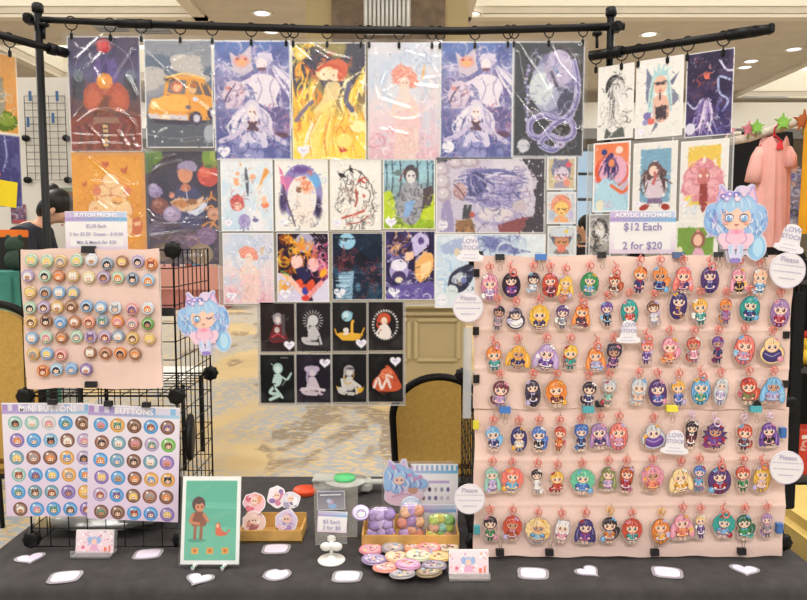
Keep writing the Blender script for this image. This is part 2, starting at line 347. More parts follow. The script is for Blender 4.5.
    B.stroke([(cx-hr*.1, T+hr*.12), (cx-hr*.22, hy-hr*.4), (cx-hr*.24, hy-hr*.18)], hr*.09, dk, taper=1); B.stroke([(cx+hr*.15, T+hr*.15), (cx+hr*.34, hy-hr*.4), (cx+hr*.31, hy-hr*.18)], hr*.09, dk, taper=1)
    for k in range(5): a = rnd.uniform(-.85, .85)*hr; B.stroke([(cx+a*.4, T+hr*.15), (cx+a, hy-hr*.45), (cx+a*1.12, hy-hr*.1+abs(a)*.3)], hr*.09, [dk, lt, mix(hair, acc, .35)][k % 3], taper=1)
    eye = mix(top, DARK, .45)
    for q in (-1, 1):
        B.ell(cx+q*hr*.38, hy+hr*.30, hr*.19, hr*.23, (40, 28, 38)); B.ell(cx+q*hr*.38, hy+hr*.35, hr*.13, hr*.14, eye); B.ell(cx+q*hr*.38-hr*.06, hy+hr*.22, hr*.06, hr*.07, (255, 255, 255))
        B.ell(cx+q*hr*.55, hy+hr*.56, hr*.13, hr*.07, (244, 168, 158))
    B.stroke([(cx-hr*.1, hy+hr*.62), (cx, hy+hr*.67), (cx+hr*.1, hy+hr*.62)], hr*.07, (170, 90, 90))
    q = 1 if int(w*7) % 2 else -1
    B.ell(cx+q*hr*.72, hy-hr*.62, hr*.22, hr*.14, acc, .6); B.ell(cx+q*hr*.45, hy-hr*.82, hr*.2, hr*.14, acc, -.3); B.ell(cx+q*hr*.58, hy-hr*.72, hr*.09, hr*.09, mix(acc, DARK, .3))
def heart(B, cx, cy, r, col):
    pts = [(cx+r*.062*16*math.sin(t)**3, cy-r*.062*(13*math.cos(t)-5*math.cos(2*t)-2*math.cos(3*t)-math.cos(4*t))) for t in (2*math.pi*i/28 for i in range(28))]
    B.poly(pts, col)
def tagmark(B, cx, cy, r):   # small white price heart with a faint lavender note
    heart(B, cx, cy, r*1.12, (214, 206, 226)); heart(B, cx, cy, r, (243, 240, 246))
    B.stroke([(cx-r*.4, cy-r*.15), (cx+r*.4, cy-r*.15)], r*.22, (200, 186, 222)); B.stroke([(cx-r*.3, cy+r*.18), (cx+r*.3, cy+r*.18)], r*.16, (214, 204, 230))
def text_mesh(s, size, parent, m, loc, name='lettering', align='CENTER', rot=(math.pi/2, 0, 0), stretch=1, bold=0):
    c = bpy.data.curves.new('lettering', 'FONT'); c.body = s; c.size = size; c.align_x = align; c.align_y = 'CENTER'; c.extrude = .0002; c.offset = bold*size; c.resolution_u = 2
    o = bpy.data.objects.new('tmp', c); COL.objects.link(o)
    me = bpy.data.meshes.new_from_object(o.evaluated_get(bpy.context.evaluated_depsgraph_get())); bpy.data.objects.remove(o); bpy.data.curves.remove(c)
    for v in me.vertices: v.co.x *= stretch
    me.materials.clear(); me.name = 'lettering'; return link(name, me, m, parent, loc, rot)
PRINT = vmat('printed_paper', .38, .3); LAYER = vmat('printed_layers', .3, .35); GLOSSPRINT = vmat('glossy_button_print', .18, .5)
BLACKM = mat('black_powder_coat', (15, 14, 15), .5, spec=.25); BLACKP = mat('black_plastic', (15, 14, 15), .45, spec=.25)
# ---------------------------------------------------------------- the hall
def struct(name, mb, m): return tag(mb.build(name, m), kind='structure')
def carpet_mat():
    m = bpy.data.materials.new('patterned_carpet'); m.use_nodes = True; nt = m.node_tree; b = nt.nodes['Principled BSDF']; b.inputs['Roughness'].default_value = .95; b.inputs['Specular IOR Level'].default_value = .1
    N = lambda t: nt.nodes.new(t); L = nt.links.new
    tc = N('ShaderNodeTexCoord')
    def noise(sx, sy, scale, detail, dist, off=0):
        mp = N('ShaderNodeMapping'); mp.inputs['Scale'].default_value = (sx, sy, 1); mp.inputs['Location'].default_value = (off, off*.7, 0); mp.inputs['Rotation'].default_value = (0, 0, .25)
        L(tc.outputs['Object'], mp.inputs['Vector']); n = N('ShaderNodeTexNoise'); n.inputs['Scale'].default_value = scale; n.inputs['Detail'].default_value = detail; n.inputs['Distortion'].default_value = dist
        L(mp.outputs['Vector'], n.inputs['Vector']); return n
    def ramp(n, a, bb, inv=False):
        r = N('ShaderNodeValToRGB'); r.color_ramp.elements[0].position = a; r.color_ramp.elements[1].position = bb
        L(n.outputs['Fac'], r.inputs['Fac']); return r
    def mx(fac, c0, c1, k=1):
        x = N('ShaderNodeMix'); x.data_type = 'RGBA'
        if k != 1:
            mu = N('ShaderNodeMath'); mu.operation = 'MULTIPLY'; mu.inputs[1].default_value = k; L(fac, mu.inputs[0]); fac = mu.outputs[0]
        L(fac, x.inputs[0])
        for s, c in ((6, c0), (7, c1)):
            if isinstance(c, tuple): x.inputs[s].default_value = col4(c)
            else: L(c, x.inputs[s])
        return x.outputs[2]
    def mul(a, c):
        x = N('ShaderNodeMath'); x.operation = 'MULTIPLY'; L(a, x.inputs[0]); L(c, x.inputs[1]); return x.outputs[0]
    base = mx(ramp(noise(1, 1, 1.1, 5, .6), .35, .65).outputs[0], (206, 182, 138), (190, 167, 126))
    blue = mul(ramp(noise(1, .7, .75, 2, .5, 3.1), .38, .50).outputs[0], ramp(noise(1, 1.9, 15, 3, .6, 1.7), .42, .54).outputs[0])
    c = mx(blue, base, (150, 160, 172), .95)
    dark = mul(ramp(noise(1, .55, 1.0, 3, 1.3, 7.7), .53, .57).outputs[0], ramp(noise(1.0, 1.6, 9, 5, 1.2, 5.2), .36, .50).outputs[0])
    c = mx(dark, c, (128, 113, 96), .85)
    c = mx(ramp(noise(1, 1, 160, 2, 0), .3, .7).outputs[0], c, (170, 148, 112), .22)
    L(c, b.inputs['Base Color'])
    return m
struct('floor', MB().box((0, 10, -.02), (36, 32, .04)), carpet_mat())
CEILM = mat('taupe_ceiling_paint', (214, 204, 191), .9, noise=.03, nscale=3); COVE = mat('cream_ceiling_trim', (240, 236, 224), .8)
covelight = bpy.data.materials.new('cove_top_glow'); covelight.use_nodes = True; _b = covelight.node_tree.nodes['Principled BSDF']  # emission stands in for light falling on the cove tops
_b.inputs['Base Color'].default_value = col4((240, 236, 222)); _b.inputs['Emission Color'].default_value = (1, .96, .86, 1); _b.inputs['Emission Strength'].default_value = 1.25
def CX(px, py): return Q(px, py, CEIL)
openings = []
fl = CX(192, 14); fr = CX(472, 13); yb = fl.y
openings += [(-12, fl.x, 3.4, yb), (fr.x, 12, 3.4, yb)]
bl0 = CX(16, 53); bl1 = CX(65, 78); br1 = CX(735, 96)
openings += [(bl1.x, -1.5, yb+1.6, bl1.y), (br1.x, 17, yb+1.6, br1.y)]
openings += [(-4, 4, -6, -1.0-2.6)]  # unseen glowing cove added behind the camera for highlights on the sleeves
def slabs_around(ops, x0, x1, y0, y1, z0, z1):
    xs = sorted({x0, x1, *[v for o in ops for v in o[:2]]}); ys = sorted({y0, y1, *[v for o in ops for v in o[2:]]}); mb = MB()
    for a, b in zip(ys, ys[1:]):
        run = None
        for c, d in zip(xs, xs[1:]):
            hole = any(o[0]-1e-6 <= c and d <= o[1]+1e-6 and o[2]-1e-6 <= a and b <= o[3]+1e-6 for o in ops)
            if not hole: run = (run[0], d) if run else (c, d)
            if hole and run: mb.box(((run[0]+run[1])/2, (a+b)/2, (z0+z1)/2), (run[1]-run[0], b-a, z1-z0)); run = None
        if run: mb.box(((run[0]+run[1])/2, (a+b)/2, (z0+z1)/2), (run[1]-run[0], b-a, z1-z0))
    return mb
struct('ceiling', slabs_around(openings, -18, 18, -6, 24, CEIL, CEIL+.12), CEILM)
mb = MB(); mt = MB(); tr = MB()
for a, b, c, d in openings:
    for x in (a, b): mb.box((x, (c+d)/2, CEIL+.37), (.04, d-c, .5))
    for y in (c, d): mb.box(((a+b)/2, y, CEIL+.37), (b-a, .04, .5))
    mt.box(((a+b)/2, (c+d)/2, CEIL+.64), (b-a, d-c, .04))
    for x in (a-.1, b+.1): tr.box((x, (c+d)/2, CEIL-.02), (.2, d-c+.4, .06))
    for y in (c-.1, d+.1): tr.box(((a+b)/2, y, CEIL-.02), (b-a+.4, .2, .06))
struct('ceiling_cove_sides', mb, COVE); struct('ceiling_cove_top', mt, covelight); struct('trim_1', tr, mat('beige_cove_trim', (228, 220, 206), .8))
struct('wall_back', MB().box((0, 23, 2.5), (36, .2, 5.1)), mat('taupe_wall_paint', (168, 154, 134), .85, noise=.03, nscale=2))
zt, zb = P(770, 102, 17).z, P(770, 129, 17).z
struct('soffit_back', MB().box((0, 17.2, (zt+zb)/2), (36, .3, zt-zb)), mat('white_soffit_paint', (232, 228, 218), .8))
struct('trim_2', MB().box((0, 17.1, zb-.12), (36, .4, .24)), mat('grey_track', (120, 116, 112), .6))
# daylight windows on the far wall
wp = P(560, 150, 22.8); wq = P(606, 235, 22.8)
skyg = bpy.data.materials.new('daylit_window_pane'); skyg.use_nodes = True; _b = skyg.node_tree.nodes['Principled BSDF']
_b.inputs['Base Color'].default_value = col4((190, 215, 238)); _b.inputs['Emission Color'].default_value = (.56, .78, 1, 1); _b.inputs['Emission Strength'].default_value = .55
win = tag(bpy.data.objects.new('window_1', None), kind='structure'); COL.objects.link(win); win.location = ((wp.x+wq.x)/2, 22.85, wq.z)
ww, wh = wq.x-wp.x, wp.z-wq.z
MB().box((0, 0, wh/2), (ww, .06, wh)).build('window_pane', skyg, win)
fm = MB()
for x in (-ww/2, -ww/6, ww*.22, ww/2): fm.box((x, -.05, wh/2), (.09, .08, wh))
for z in (0, wh*.42, wh*.72, wh): fm.box((0, -.05, z), (ww, .08, .09))
fm.build('window_frame', mat('grey_window_frame', (120, 128, 138), .5), win)
# panelled square column in the middle of the hall
cy = 6.5; cx0 = P(307, 100, cy).x; cx1 = P(466, 330, cy).x; cm = (cx0+cx1)/2; cw = cx1-cx0
TAN = mat('tan_column_paint', (186, 168, 126), .7, noise=.02, nscale=3)
bx0, bx1 = P(332, 15, cy).x, P(445, 15, cy).x
struct('column', MB().box((cm, cy+cw/2, CEIL/2), (cw, cw, CEIL)), TAN)
zb0 = P(400, 120, cy).z
struct('column_fabric_panel', MB().box(((bx0+bx1)/2, cy-.02, (zb0+CEIL)/2), (bx1-bx0, .04, CEIL-zb0)), mat('brown_wall_covering', (128, 111, 94), .85, noise=.12, nscale=14))
tr = MB(); zr = P(430, 304, cy).z
tr.bbox((cm, cy-.03, zr), (cw+.08, .08, .07), .015); tr.bbox((cm, cy-.02, zr-.09), (cw+.04, .05, .03), .01)
tr.bbox((cm, cy-.025, .07), (cw+.06, .07, .14), .012)
for k in range(3):
    px0 = cx0+cw*(.05+k*.315); px1 = px0+cw*.27; a, b = .2+.16, P(430, 320, cy).z
    for x in (px0, px1): tr.bbox((x, cy-.015, (a+b)/2), (.04, .035, b-a), .012)
    for z in (a, b): tr.bbox(((px0+px1)/2, cy-.015, z), (px1-px0, .035, .04), .012)
struct('trim_3', tr, mat('tan_moulding_paint', (196, 178, 136), .6))
# crystal sconce on the column
sp = P(387, 30, cy-.1); t = thing('wall_sconce', 'white crystal rod wall sconce high on the brown column', 'wall lamp', (sp.x, cy-.05, sp.z))
MB().bbox((0, 0, .22), (.42, .03, .5), .01).build('back_plate', mat('pale_metal', (205, 200, 190), .4), t)
rod = MB(); rnd = random.Random(4)
for i in range(11):
    for j in range(2): rod.cyl((-.185+i*.037, -.04-j*.03, -.02+rnd.random()*.05), (-.185+i*.037, -.04-j*.03, .26+rnd.random()*.03), .013, 8); rod.cyl((-.185+i*.037, -.04-j*.03, .29), (-.185+i*.037, -.04-j*.03, .56), .013, 8)
rod.build('crystal_rods', mat('crystal_rod', (238, 240, 238), .15, spec=.7), t)
# recessed downlights
dlm = bpy.data.materials.new('downlight_lens'); dlm.use_nodes = True; _b = dlm.node_tree.nodes['Principled BSDF']; _b.inputs['Emission Color'].default_value = (1, .97, .92, 1); _b.inputs['Emission Strength'].default_value = 2.2
for px, py, where in ((262, 13, 'nearest the brown column'), (271, 31, 'just above the rail beside the yellow print'), (472, 14, 'just right of the column'), (649, 34, 'above the right end bracket of the rail'), (794, 49, 'at the far right of the ceiling'), (745, 67, 'above the dark figure print'), (751, 61, 'behind the tip of the right rail arm'), (614, 30, 'behind the right rail post')):
    c = CX(px, py); t = thing('recessed_downlight', f'small round recessed ceiling light {where}', 'ceiling light', (c.x, c.y, CEIL), 'recessed ceiling lights')
    MB().lathe([(.17, -.012), (.17, 0), (.12, 0), (.12, -.012), (.17, -.012)], n=24, cap=False).build('trim_ring', mat('white_lamp_trim', (235, 232, 225), .5), t)
    MB().cyl((0, 0, -.006), (0, 0, -.001), .12, 24).build('lens', dlm, t)
for px0, px1, py, where in ((96, 128, 28, 'behind the rail above the dark stage print'), (135, 172, 30, 'behind the rail above the orange car print'), (740, 785, 97, 'far right ceiling above the pink dress')):
    a, b = CX(px0, py), CX(px1, py); t = thing('ceiling_vent', f'long narrow bluish ceiling vent {where}', 'vent', ((a.x+b.x)/2, a.y, CEIL), 'ceiling vents')
    MB().box((0, 0, -.012), (b.x-a.x, .3, .02)).build('vent_frame', mat('pale_vent', (205, 212, 222), .5), t)
    s = MB()
    for k in range(3): s.box((0, -.09+k*.09, -.028), ((b.x-a.x)*.95, .02, .014))
    s.build('slat', mat('grey_vent_slat', (150, 158, 170), .5), t)
# ---------------------------------------------------------------- backdrop rail with its two angled arms
RY = 2.6
t = thing('backdrop_stand', 'black pipe backdrop stand with two angled end arms holding all the prints', 'display stand', (0, RY, 0))
rel = lambda p: (p[0], p[1]-RY, p[2])
pl = P(38, 18, RY); pr = P(611, 18, RY); zbar = P(320, 30, RY).z
for X, zt_, nm in ((pl.x, P(38, 10, RY).z, 'l'), (pr.x, P(611, 14, RY).z, 'r')):
    MB().cyl((X, 0, 0.03), (X, 0, zt_), .0138, 16).build('upright', BLACKM, t)
    MB().lathe([(.016, 0), (.020, .006), (.020, .028), (.014, .034)], (X, 0, zt_-.01)).build('end_cap', BLACKP, t)
    f = MB()
    for a in (0, 2.1, 4.2): f.tube([(X, 0, .25), (X+.18*math.cos(a+1.05), .18*math.sin(a+1.05), .12), (X+.34*math.cos(a+1.05), .34*math.sin(a+1.05), .012)], .011, 8)
    f.build('tripod_foot', BLACKM, t)
bz0, bz1 = P(30, 20, RY), P(622, 31, RY)
MB().tube([rel(P(28, 19, RY)), rel(P(130, 23.5, RY))], .0115, 12).tube([rel(P(118, 23.2, RY)), rel(P(152, 24.3, RY))], .0165, 12).tube([rel(P(140, 24, RY)), rel(P(320, 29.5, RY)), rel(P(460, 31, RY)), rel(P(624, 26.5, RY))], .0140, 12).build('crossbar', BLACKM, t)
for px, py in ((29, 19), (617, 27)):
    MB().bbox(rel(P(px, py, RY)), (.03, .045, .035), .006).cyl(rel(P(px-2, py, RY-.03)), rel(P(px-2, py, RY+.03)), .012, 12).build('clamp', BLACKP, t)
for (px, py, sg) in ((44, 27, -1), (597, 36, 1)):
    MB().cyl(rel(P(px, py+12, RY)), rel(P(px, py-1, RY)), .006, 8).lathe([(.012, 0), (.018, .004), (.018, .012), (.008, .016)], rel(P(px, py, RY)), 12).build('clamp_knob', BLACKP, t)
LW0, LW1 = P(66, 53, RY), P(-30, 27, 2.33); RW0, RW1 = P(590, 56, RY+.01), P(770, 29, 2.26)
for a, b in ((LW0, LW1), (RW0, RW1)):
    d = b-a
    MB().tube([rel(a), rel(b)], .0135, 12).build('side_arm', BLACKM, t)
    MB().tube([rel(a), rel(a+d*.16)], .018, 12).tube([rel(a+d*.12), rel(a+d*.2)], .021, 12).build('arm_joint', BLACKP, t)
d = RW1-RW0; MB().tube([rel(RW0+d*.79), rel(RW0+d*.93)], .0185, 12).tube([rel(RW0+d*.92), rel(RW1+d*.01)], [.019, .015], 12).bbox(rel(RW1), (.02, .03, .03), .004).build('arm_lock', BLACKP, t)
# curtain rings with clips
def ring(p, where, barr=.0135, drop=.0, rz=0):
    t = thing('curtain_ring_clip', f'black ring clip {where}', 'curtain ring', p, 'curtain rings on the rail', rz)
    pts = [(.0, .021*math.sin(a), -.008+.024*math.cos(a)) for a in (2*math.pi*i/20 for i in range(20))]
    pts = [(0.004*math.sin(i), y, z) for i, (x, y, z) in enumerate(pts)]
    rg = MB().tube([(y*.9, 0.0+y*.35, z) for x, y, z in pts], .0022, 6, True).build('ring', BLACKM, t)
    MB().tube([(0, 0, -.031), (0, 0, -.042-drop)], .002, 6).bbox((0, 0, -.053-drop), (.011, .012, .024), .003).build('clip', BLACKP, t); return t
seqs = ((71, 'left corner of the dark stage print'), (110, 'middle of the dark stage print'), (141, 'right corner of the dark stage print'), (180, 'middle of the orange car print'), (212, 'right corner of the orange car print'), (251, 'middle of the left blue dragon print'), (286, 'right corner of the left blue dragon print'), (293, 'left corner of the yellow fire print'), (327, 'middle of the yellow fire print'), (361, 'right corner of the yellow fire print'), (369, 'left corner of the pale pink print'), (399, 'middle of the pale pink print'), (432, 'right corner of the pale pink print'), (440, 'left corner of the right blue dragon print'), (475, 'middle of the right blue dragon print'), (508, 'right corner of the right blue dragon print'), (514, 'left corner of the black serpent print'), (549, 'middle of the black serpent print'), (583, 'right corner of the black serpent print'))
def bary(px): return float(np.interp(px, [28, 130, 320, 460, 624], [19, 23.5, 29.5, 31, 26.5]))
for px, wh in seqs: 
    p = P(px, bary(px), RY); ring(p, f'on the rail above the {wh}', drop=max(0, (36.5-bary(px)-14)*S(30, RY)*.3) if px > 200 else .0)
for f, wh in ((.04, 'left corner of the ink portrait print'), (.20, 'right corner of the ink portrait print'), (.30, 'left side of the teal crown print'), (.47, 'middle of the teal crown print'), (.58, 'left side of the dark figure print'), (.77, 'right corner of the dark figure print')):
    ring(RW0+(RW1-RW0)*f, f'on the right arm over the {wh}', rz=math.atan2(RW1.y-RW0.y, RW1.x-RW0.x))
ring(LW0+(LW1-LW0)*.62, 'on the left arm above the orange and green print', rz=.6)
# ---------------------------------------------------------------- the prints
FILM = clear('print_sleeve_film', milk=.0, rough=.19, flat=.11)
POCKET = clear('clear_pocket_film', tint=(246, 246, 244), milk=.2, rough=.25, flat=.03, milkc=(206, 204, 200))
def sleeve(w_px, h_px, s, creases, seed, pad=3, amp=1.0):
    """crinkled clear film lying over a print; the creases are real ridges"""
    W, H = w_px+2*pad, h_px+2*pad
    c = Canvas(W, H, 1.3); r = np.random.RandomState(seed); X, Y = np.meshgrid(c.xs, c.ys); Z = np.zeros(X.shape)
    for i in range(6):
        kx, ky = r.uniform(-.12, .12), r.uniform(-.06, .06); Z += np.sin(X*kx+Y*ky+r.uniform(0, 6.3))*.25
    Z *= amp
    for k in range(6 if pad >= 3 else 0):
        x, y, a, l = r.uniform(0, w_px), r.uniform(0, h_px), r.uniform(-1.2, 1.2), r.uniform(12, 46); creases = creases+[([(x, y), (x+l*.5*math.cos(a)+r.uniform(-3, 3), y-l*.5*math.sin(a)), (x+l*math.cos(a), y-l*math.sin(a))], r.uniform(1.6, 3), 4)]
    for pts, wd, ht in creases:
        sl, D, T = c.dist(spline([(x+pad, y+pad) for x, y in pts]), wd*1.4); Z[sl] += ht/4*wd*.62*(.5+.5*np.cos(np.pi*np.clip(D/wd/1.3, 0, 1)))
    edge = np.minimum.reduce([X, Y, W-X, H-Y]); Z *= np.clip(edge/6, 0, 1)
    n = c.nx; y = -(.0035+np.clip(Z, -1.5, 9)*s*.8)
    v = np.stack([(X-W/2)*s, y, (h_px+pad-Y)*s], -1).reshape(-1, 3); i = np.arange(c.nx*c.ny).reshape(c.ny, c.nx)
    q = np.stack([i[:-1, :-1], i[1:, :-1], i[1:, 1:], i[:-1, 1:]], -1).reshape(-1, 4)
    me = bpy.data.meshes.new('plastic_sleeve'); me.from_pydata(v.tolist(), [], q.tolist()); me.polygons.foreach_set('use_smooth', [True]*len(q)); me.update(); return me
PG = {'top': 'large prints in the top row', 'left': 'large prints at the left', 'mid': 'small art prints in the clear pockets', 'black': 'black mini prints', 'wing': 'prints on the right arm', 'chibi': 'three small portrait prints'}
def place_print(c, x0, y0, x1, y1, label, group, Y=RY, creases=None, pad=3, seed=1, amp=1, name='art_print', tex=1.0):
    paint(c, int(x0+y0*7), int((x1-x0)*(y1-y0)/14*tex), .9); soften(c)
    s = S((y0+y1)/2, Y); p = P((x0+x1)/2, (y0+y1)/2, Y); W, H = (x1-x0)*s, (y1-y0)*s
    t = thing(name, label, 'art print', (p.x, Y, p.z-H/2), group)
    link('printed_sheet', c.mesh('printed_sheet', W, H), PRINT, t)
    if creases is not None: link('plastic_sleeve', sleeve(x1-x0, y1-y0, s, creases, seed, pad, amp), FILM, t)
    return t
def hairflow(B, rnd, x, y, n, L, sp, cols, wd=1.5, dirx=0, curl=4):
    for i in range(n):
        a = rnd.uniform(-1, 1); X0 = x+a*sp*.3; c = cols[rnd.randrange(len(cols))]; l = L*rnd.uniform(.6, 1)
        pts = [(X0, y), (X0+a*sp*.8+dirx*l*.2+rnd.uniform(-1, 1)*curl*.4, y+l*.33), (X0+a*sp+dirx*l*.5+rnd.uniform(-1, 1)*curl, y+l*.66), (X0+a*sp*1.2+dirx*l*.8+rnd.uniform(-1, 1)*curl, y+l)]
        B.stroke(pts, wd*rnd.uniform(.6, 1.3), c, taper=.8)
def swirls(B, rnd, n, x0, y0, x1, y1, cols, wd=1.4, R0=8, a=.72):
    for i in range(n):
        x, y = rnd.uniform(x0, x1), rnd.uniform(y0, y1); th = rnd.uniform(0, 6.3); d = rnd.choice((-1, 1)); k = rnd.uniform(.15, .5)*d; r = R0*rnd.uniform(.5, 1.3); pts = []
        for j in range(6):
            pts.append((x, y)); x += r*.35*math.cos(th); y += r*.35*math.sin(th); th += k*2
        B.stroke(pts, wd*rnd.uniform(.5, 1.4), cols[rnd.randrange(len(cols))], a=a, taper=.8)
def dots(B, rnd, n, x0, y0, x1, y1, cols, r=.6):
    for i in range(n): B.ell(rnd.uniform(x0, x1), rnd.uniform(y0, y1), r*rnd.uniform(.5, 1.4), r*rnd.uniform(.5, 1.4), cols[rnd.randrange(len(cols))])
K = 1.7
# --- four large prints at the left
def art_stage():
    c = Canvas(72, 112, K); c.grad((48, 36, 66), (56, 50, 92), (92, 92, 130), (88, 72, 84), (120, 62, 46), (126, 52, 40), (110, 44, 38)); c.cloud((70, 52, 84), 14, 3, .4, .7, .6)
    c.ell(36, 9, 8, 7, (170, 56, 62)); c.ell(35, 8, 5, 4, (196, 84, 84)); c.stroke([(8, 6), (11, 10), (16, 11)], 1.3, (222, 216, 226)); c.stroke([(6, 40), (12, 18), (36, 4), (60, 18), (67, 40)], .7, (150, 140, 160))
    c.poly([(26, 28), (30, 19), (33, 24), (38, 18), (41, 24), (46, 20), (50, 30), (48, 58), (26, 58)], (92, 70, 138)); c.poly([(33, 24), (38, 18), (40, 40), (33, 44)], (62, 46, 104))
    for x in (10, 62): c.poly([(x-6, 60), (x-7, 40), (x, 33), (x+6, 42), (x+6, 62)], (58, 58, 70)); c.ell(x, 38, 5, 6, (108, 120, 134))
    c.poly(spline([(14, 64), (16, 50), (26, 44), (36, 48), (48, 44), (58, 52), (60, 66), (52, 74), (36, 68), (20, 74)], 4), (176, 84, 54)); c.ell(36, 43, 8, 8, (224, 146, 58)); c.ell(33, 40, 4, 3, (240, 178, 92))
    c.poly([(24, 76), (36, 56), (41, 58), (37, 78)], (118, 62, 40)); c.ell(24, 60, 6, 9, (196, 100, 66), .4); c.ell(50, 60, 6, 9, (192, 94, 64), -.4)
    c.poly([(0, 80), (36, 76), (72, 80), (72, 112), (0, 112)], (128, 54, 42)); c.poly([(24, 78), (48, 78), (50, 84), (22, 84)], (150, 112, 92))
    for q in (-1, 1):
        for k in range(4): c.stroke([(36+q*(13+k*5), 112), (36+q*(10+k*5), 96), (36+q*(16+k*4), 84+k)], 1.6, (82, 54, 52) if k % 2 else (150, 84, 66))
    c.poly([(31.5, 84), (39, 84), (39, 108), (31.5, 108)], (54, 34, 34))
    for k in range(5): c.poly([(32.6, 85.5+k*4.6), (37.9, 85.5+k*4.6), (37.9, 88.4+k*4.6), (32.6, 88.4+k*4.6)], (214, 176, 122))
    c.frame(.8, (222, 220, 220)); return c
place_print(art_stage(), 69, 38, 141, 151, 'dark stage scene print with a red moon, top left of the backdrop', PG['left'], creases=[([(4, 78), (12, 40), (34, 18)], 3, 4), ([(3, 84), (30, 44), (50, 2)], 2.2, 5), ([(26, 74), (46, 44), (66, 14)], 2.4, 5), ([(4, 96), (40, 98), (70, 97)], 1.6, 3), ([(8, 84), (30, 72), (70, 78)], 2, 4), ([(50, 72), (64, 84), (68, 100)], 2.5, 4), ([(60, 40), (68, 58)], 3, 4), ([(2, 106), (40, 105), (70, 108)], 2, 3)], seed=1, pad=4)
def art_car():
    c = Canvas(68, 106, K); c.grad((134, 138, 150), (140, 144, 154), (150, 152, 158), (150, 152, 160), (92, 96, 108), (84, 88, 100), (88, 92, 102))
    c.ell(12, 28, 22, 14, (94, 108, 128)); c.ell(66, 40, 14, 14, (94, 108, 128))
    for x, y, a, b in ((36, 20, 10, 6), (48, 20, 9, 5), (42, 26, 16, 6), (50, 30, 10, 6), (8, 32, 12, 6), (14, 38, 10, 6), (2, 42, 14, 8), (56, 38, 10, 4)): c.ell(x, y, a, b, (190, 184, 180))
    c.poly([(0, 58), (20, 52), (60, 52), (68, 60), (68, 70), (0, 70)], (128, 136, 152))
    c.poly([(0, 72), (68, 78), (68, 106), (0, 106)], (86, 90, 102))
    c.ell(34, 79, 30, 4, (54, 44, 66))
    c.poly(spline([(18, 56), (22, 38), (30, 35), (52, 36), (62, 42), (68, 56), (68, 76), (50, 79), (8, 77), (3, 68), (6, 58)], 4), (232, 160, 62))
    c.poly([(22, 52), (25, 40), (42, 39), (40, 53)], (120, 112, 120)); c.poly([(45, 53), (47, 40), (53, 41), (58, 54)], (110, 96, 96)); c.poly([(60, 54), (56, 42), (62, 44), (67, 56)], (100, 84, 84))
    c.ell(32, 46, 6, 5.5, (222, 120, 80)); c.ell(32, 47, 4, 3.6, (244, 190, 150)); c.ell(47.5, 47, 4.4, 6, (228, 186, 130)); c.ell(49, 44.5, 4, 3, (176, 110, 60)); c.ell(25, 39, 6, 1.8, (96, 74, 70))
    c.stroke([(20, 37), (40, 33), (60, 38)], 1.6, (246, 206, 120)); c.poly(spline([(5, 60), (20, 55), (40, 55), (44, 64), (40, 70), (10, 68)], 3), (244, 182, 84)); c.ell(9, 64, 4, 4, (250, 220, 150))
    c.poly([(2, 72), (42, 74), (42, 79), (4, 77)], (216, 206, 210)); c.poly([(14, 73.5), (24, 74), (24, 77), (14, 76.4)], (240, 226, 200)); c.ell(50, 77, 6.5, 7, (62, 50, 76)); c.ell(51, 77, 3.4, 4, (212, 206, 216)); c.ell(66, 72, 4, 6, (62, 50, 76)); c.ell(67, 72, 2, 3.2, (206, 200, 210))
    c.ell(43, 66, 3, 2, (96, 86, 120)); c.stroke([(44, 58), (45, 74)], .6, (170, 100, 40)); c.ell(50, 58, 2.6, 2.4, (214, 206, 226)); c.ell(64, 92, 6, 9, (168, 172, 182)); c.stroke([(62, 101), (60, 106)], .8, (168, 172, 182))
    for x, y in ((8, 90), (9, 95), (36, 90), (16, 100)): c.ell(x, y, 1, 1, (220, 222, 228))
    c.frame(1, (232, 232, 232)); return c
place_print(art_car(), 145, 41, 213, 147, 'orange car under grey clouds print, second along the top row', PG['left'], creases=[([(-1, 8), (24, 32), (42, 48)], 1.5, 3.5), ([(22, 30), (26, 27), (28, 32), (24, 35), (21, 31)], 1.2, 3), ([(10, 100), (14, 92), (20, 88)], 2, 3), ([(2, 94), (30, 98), (60, 96)], 1.4, 2), ([(2, 2), (30, 6), (60, 3)], 1.4, 2)], seed=2, pad=4)
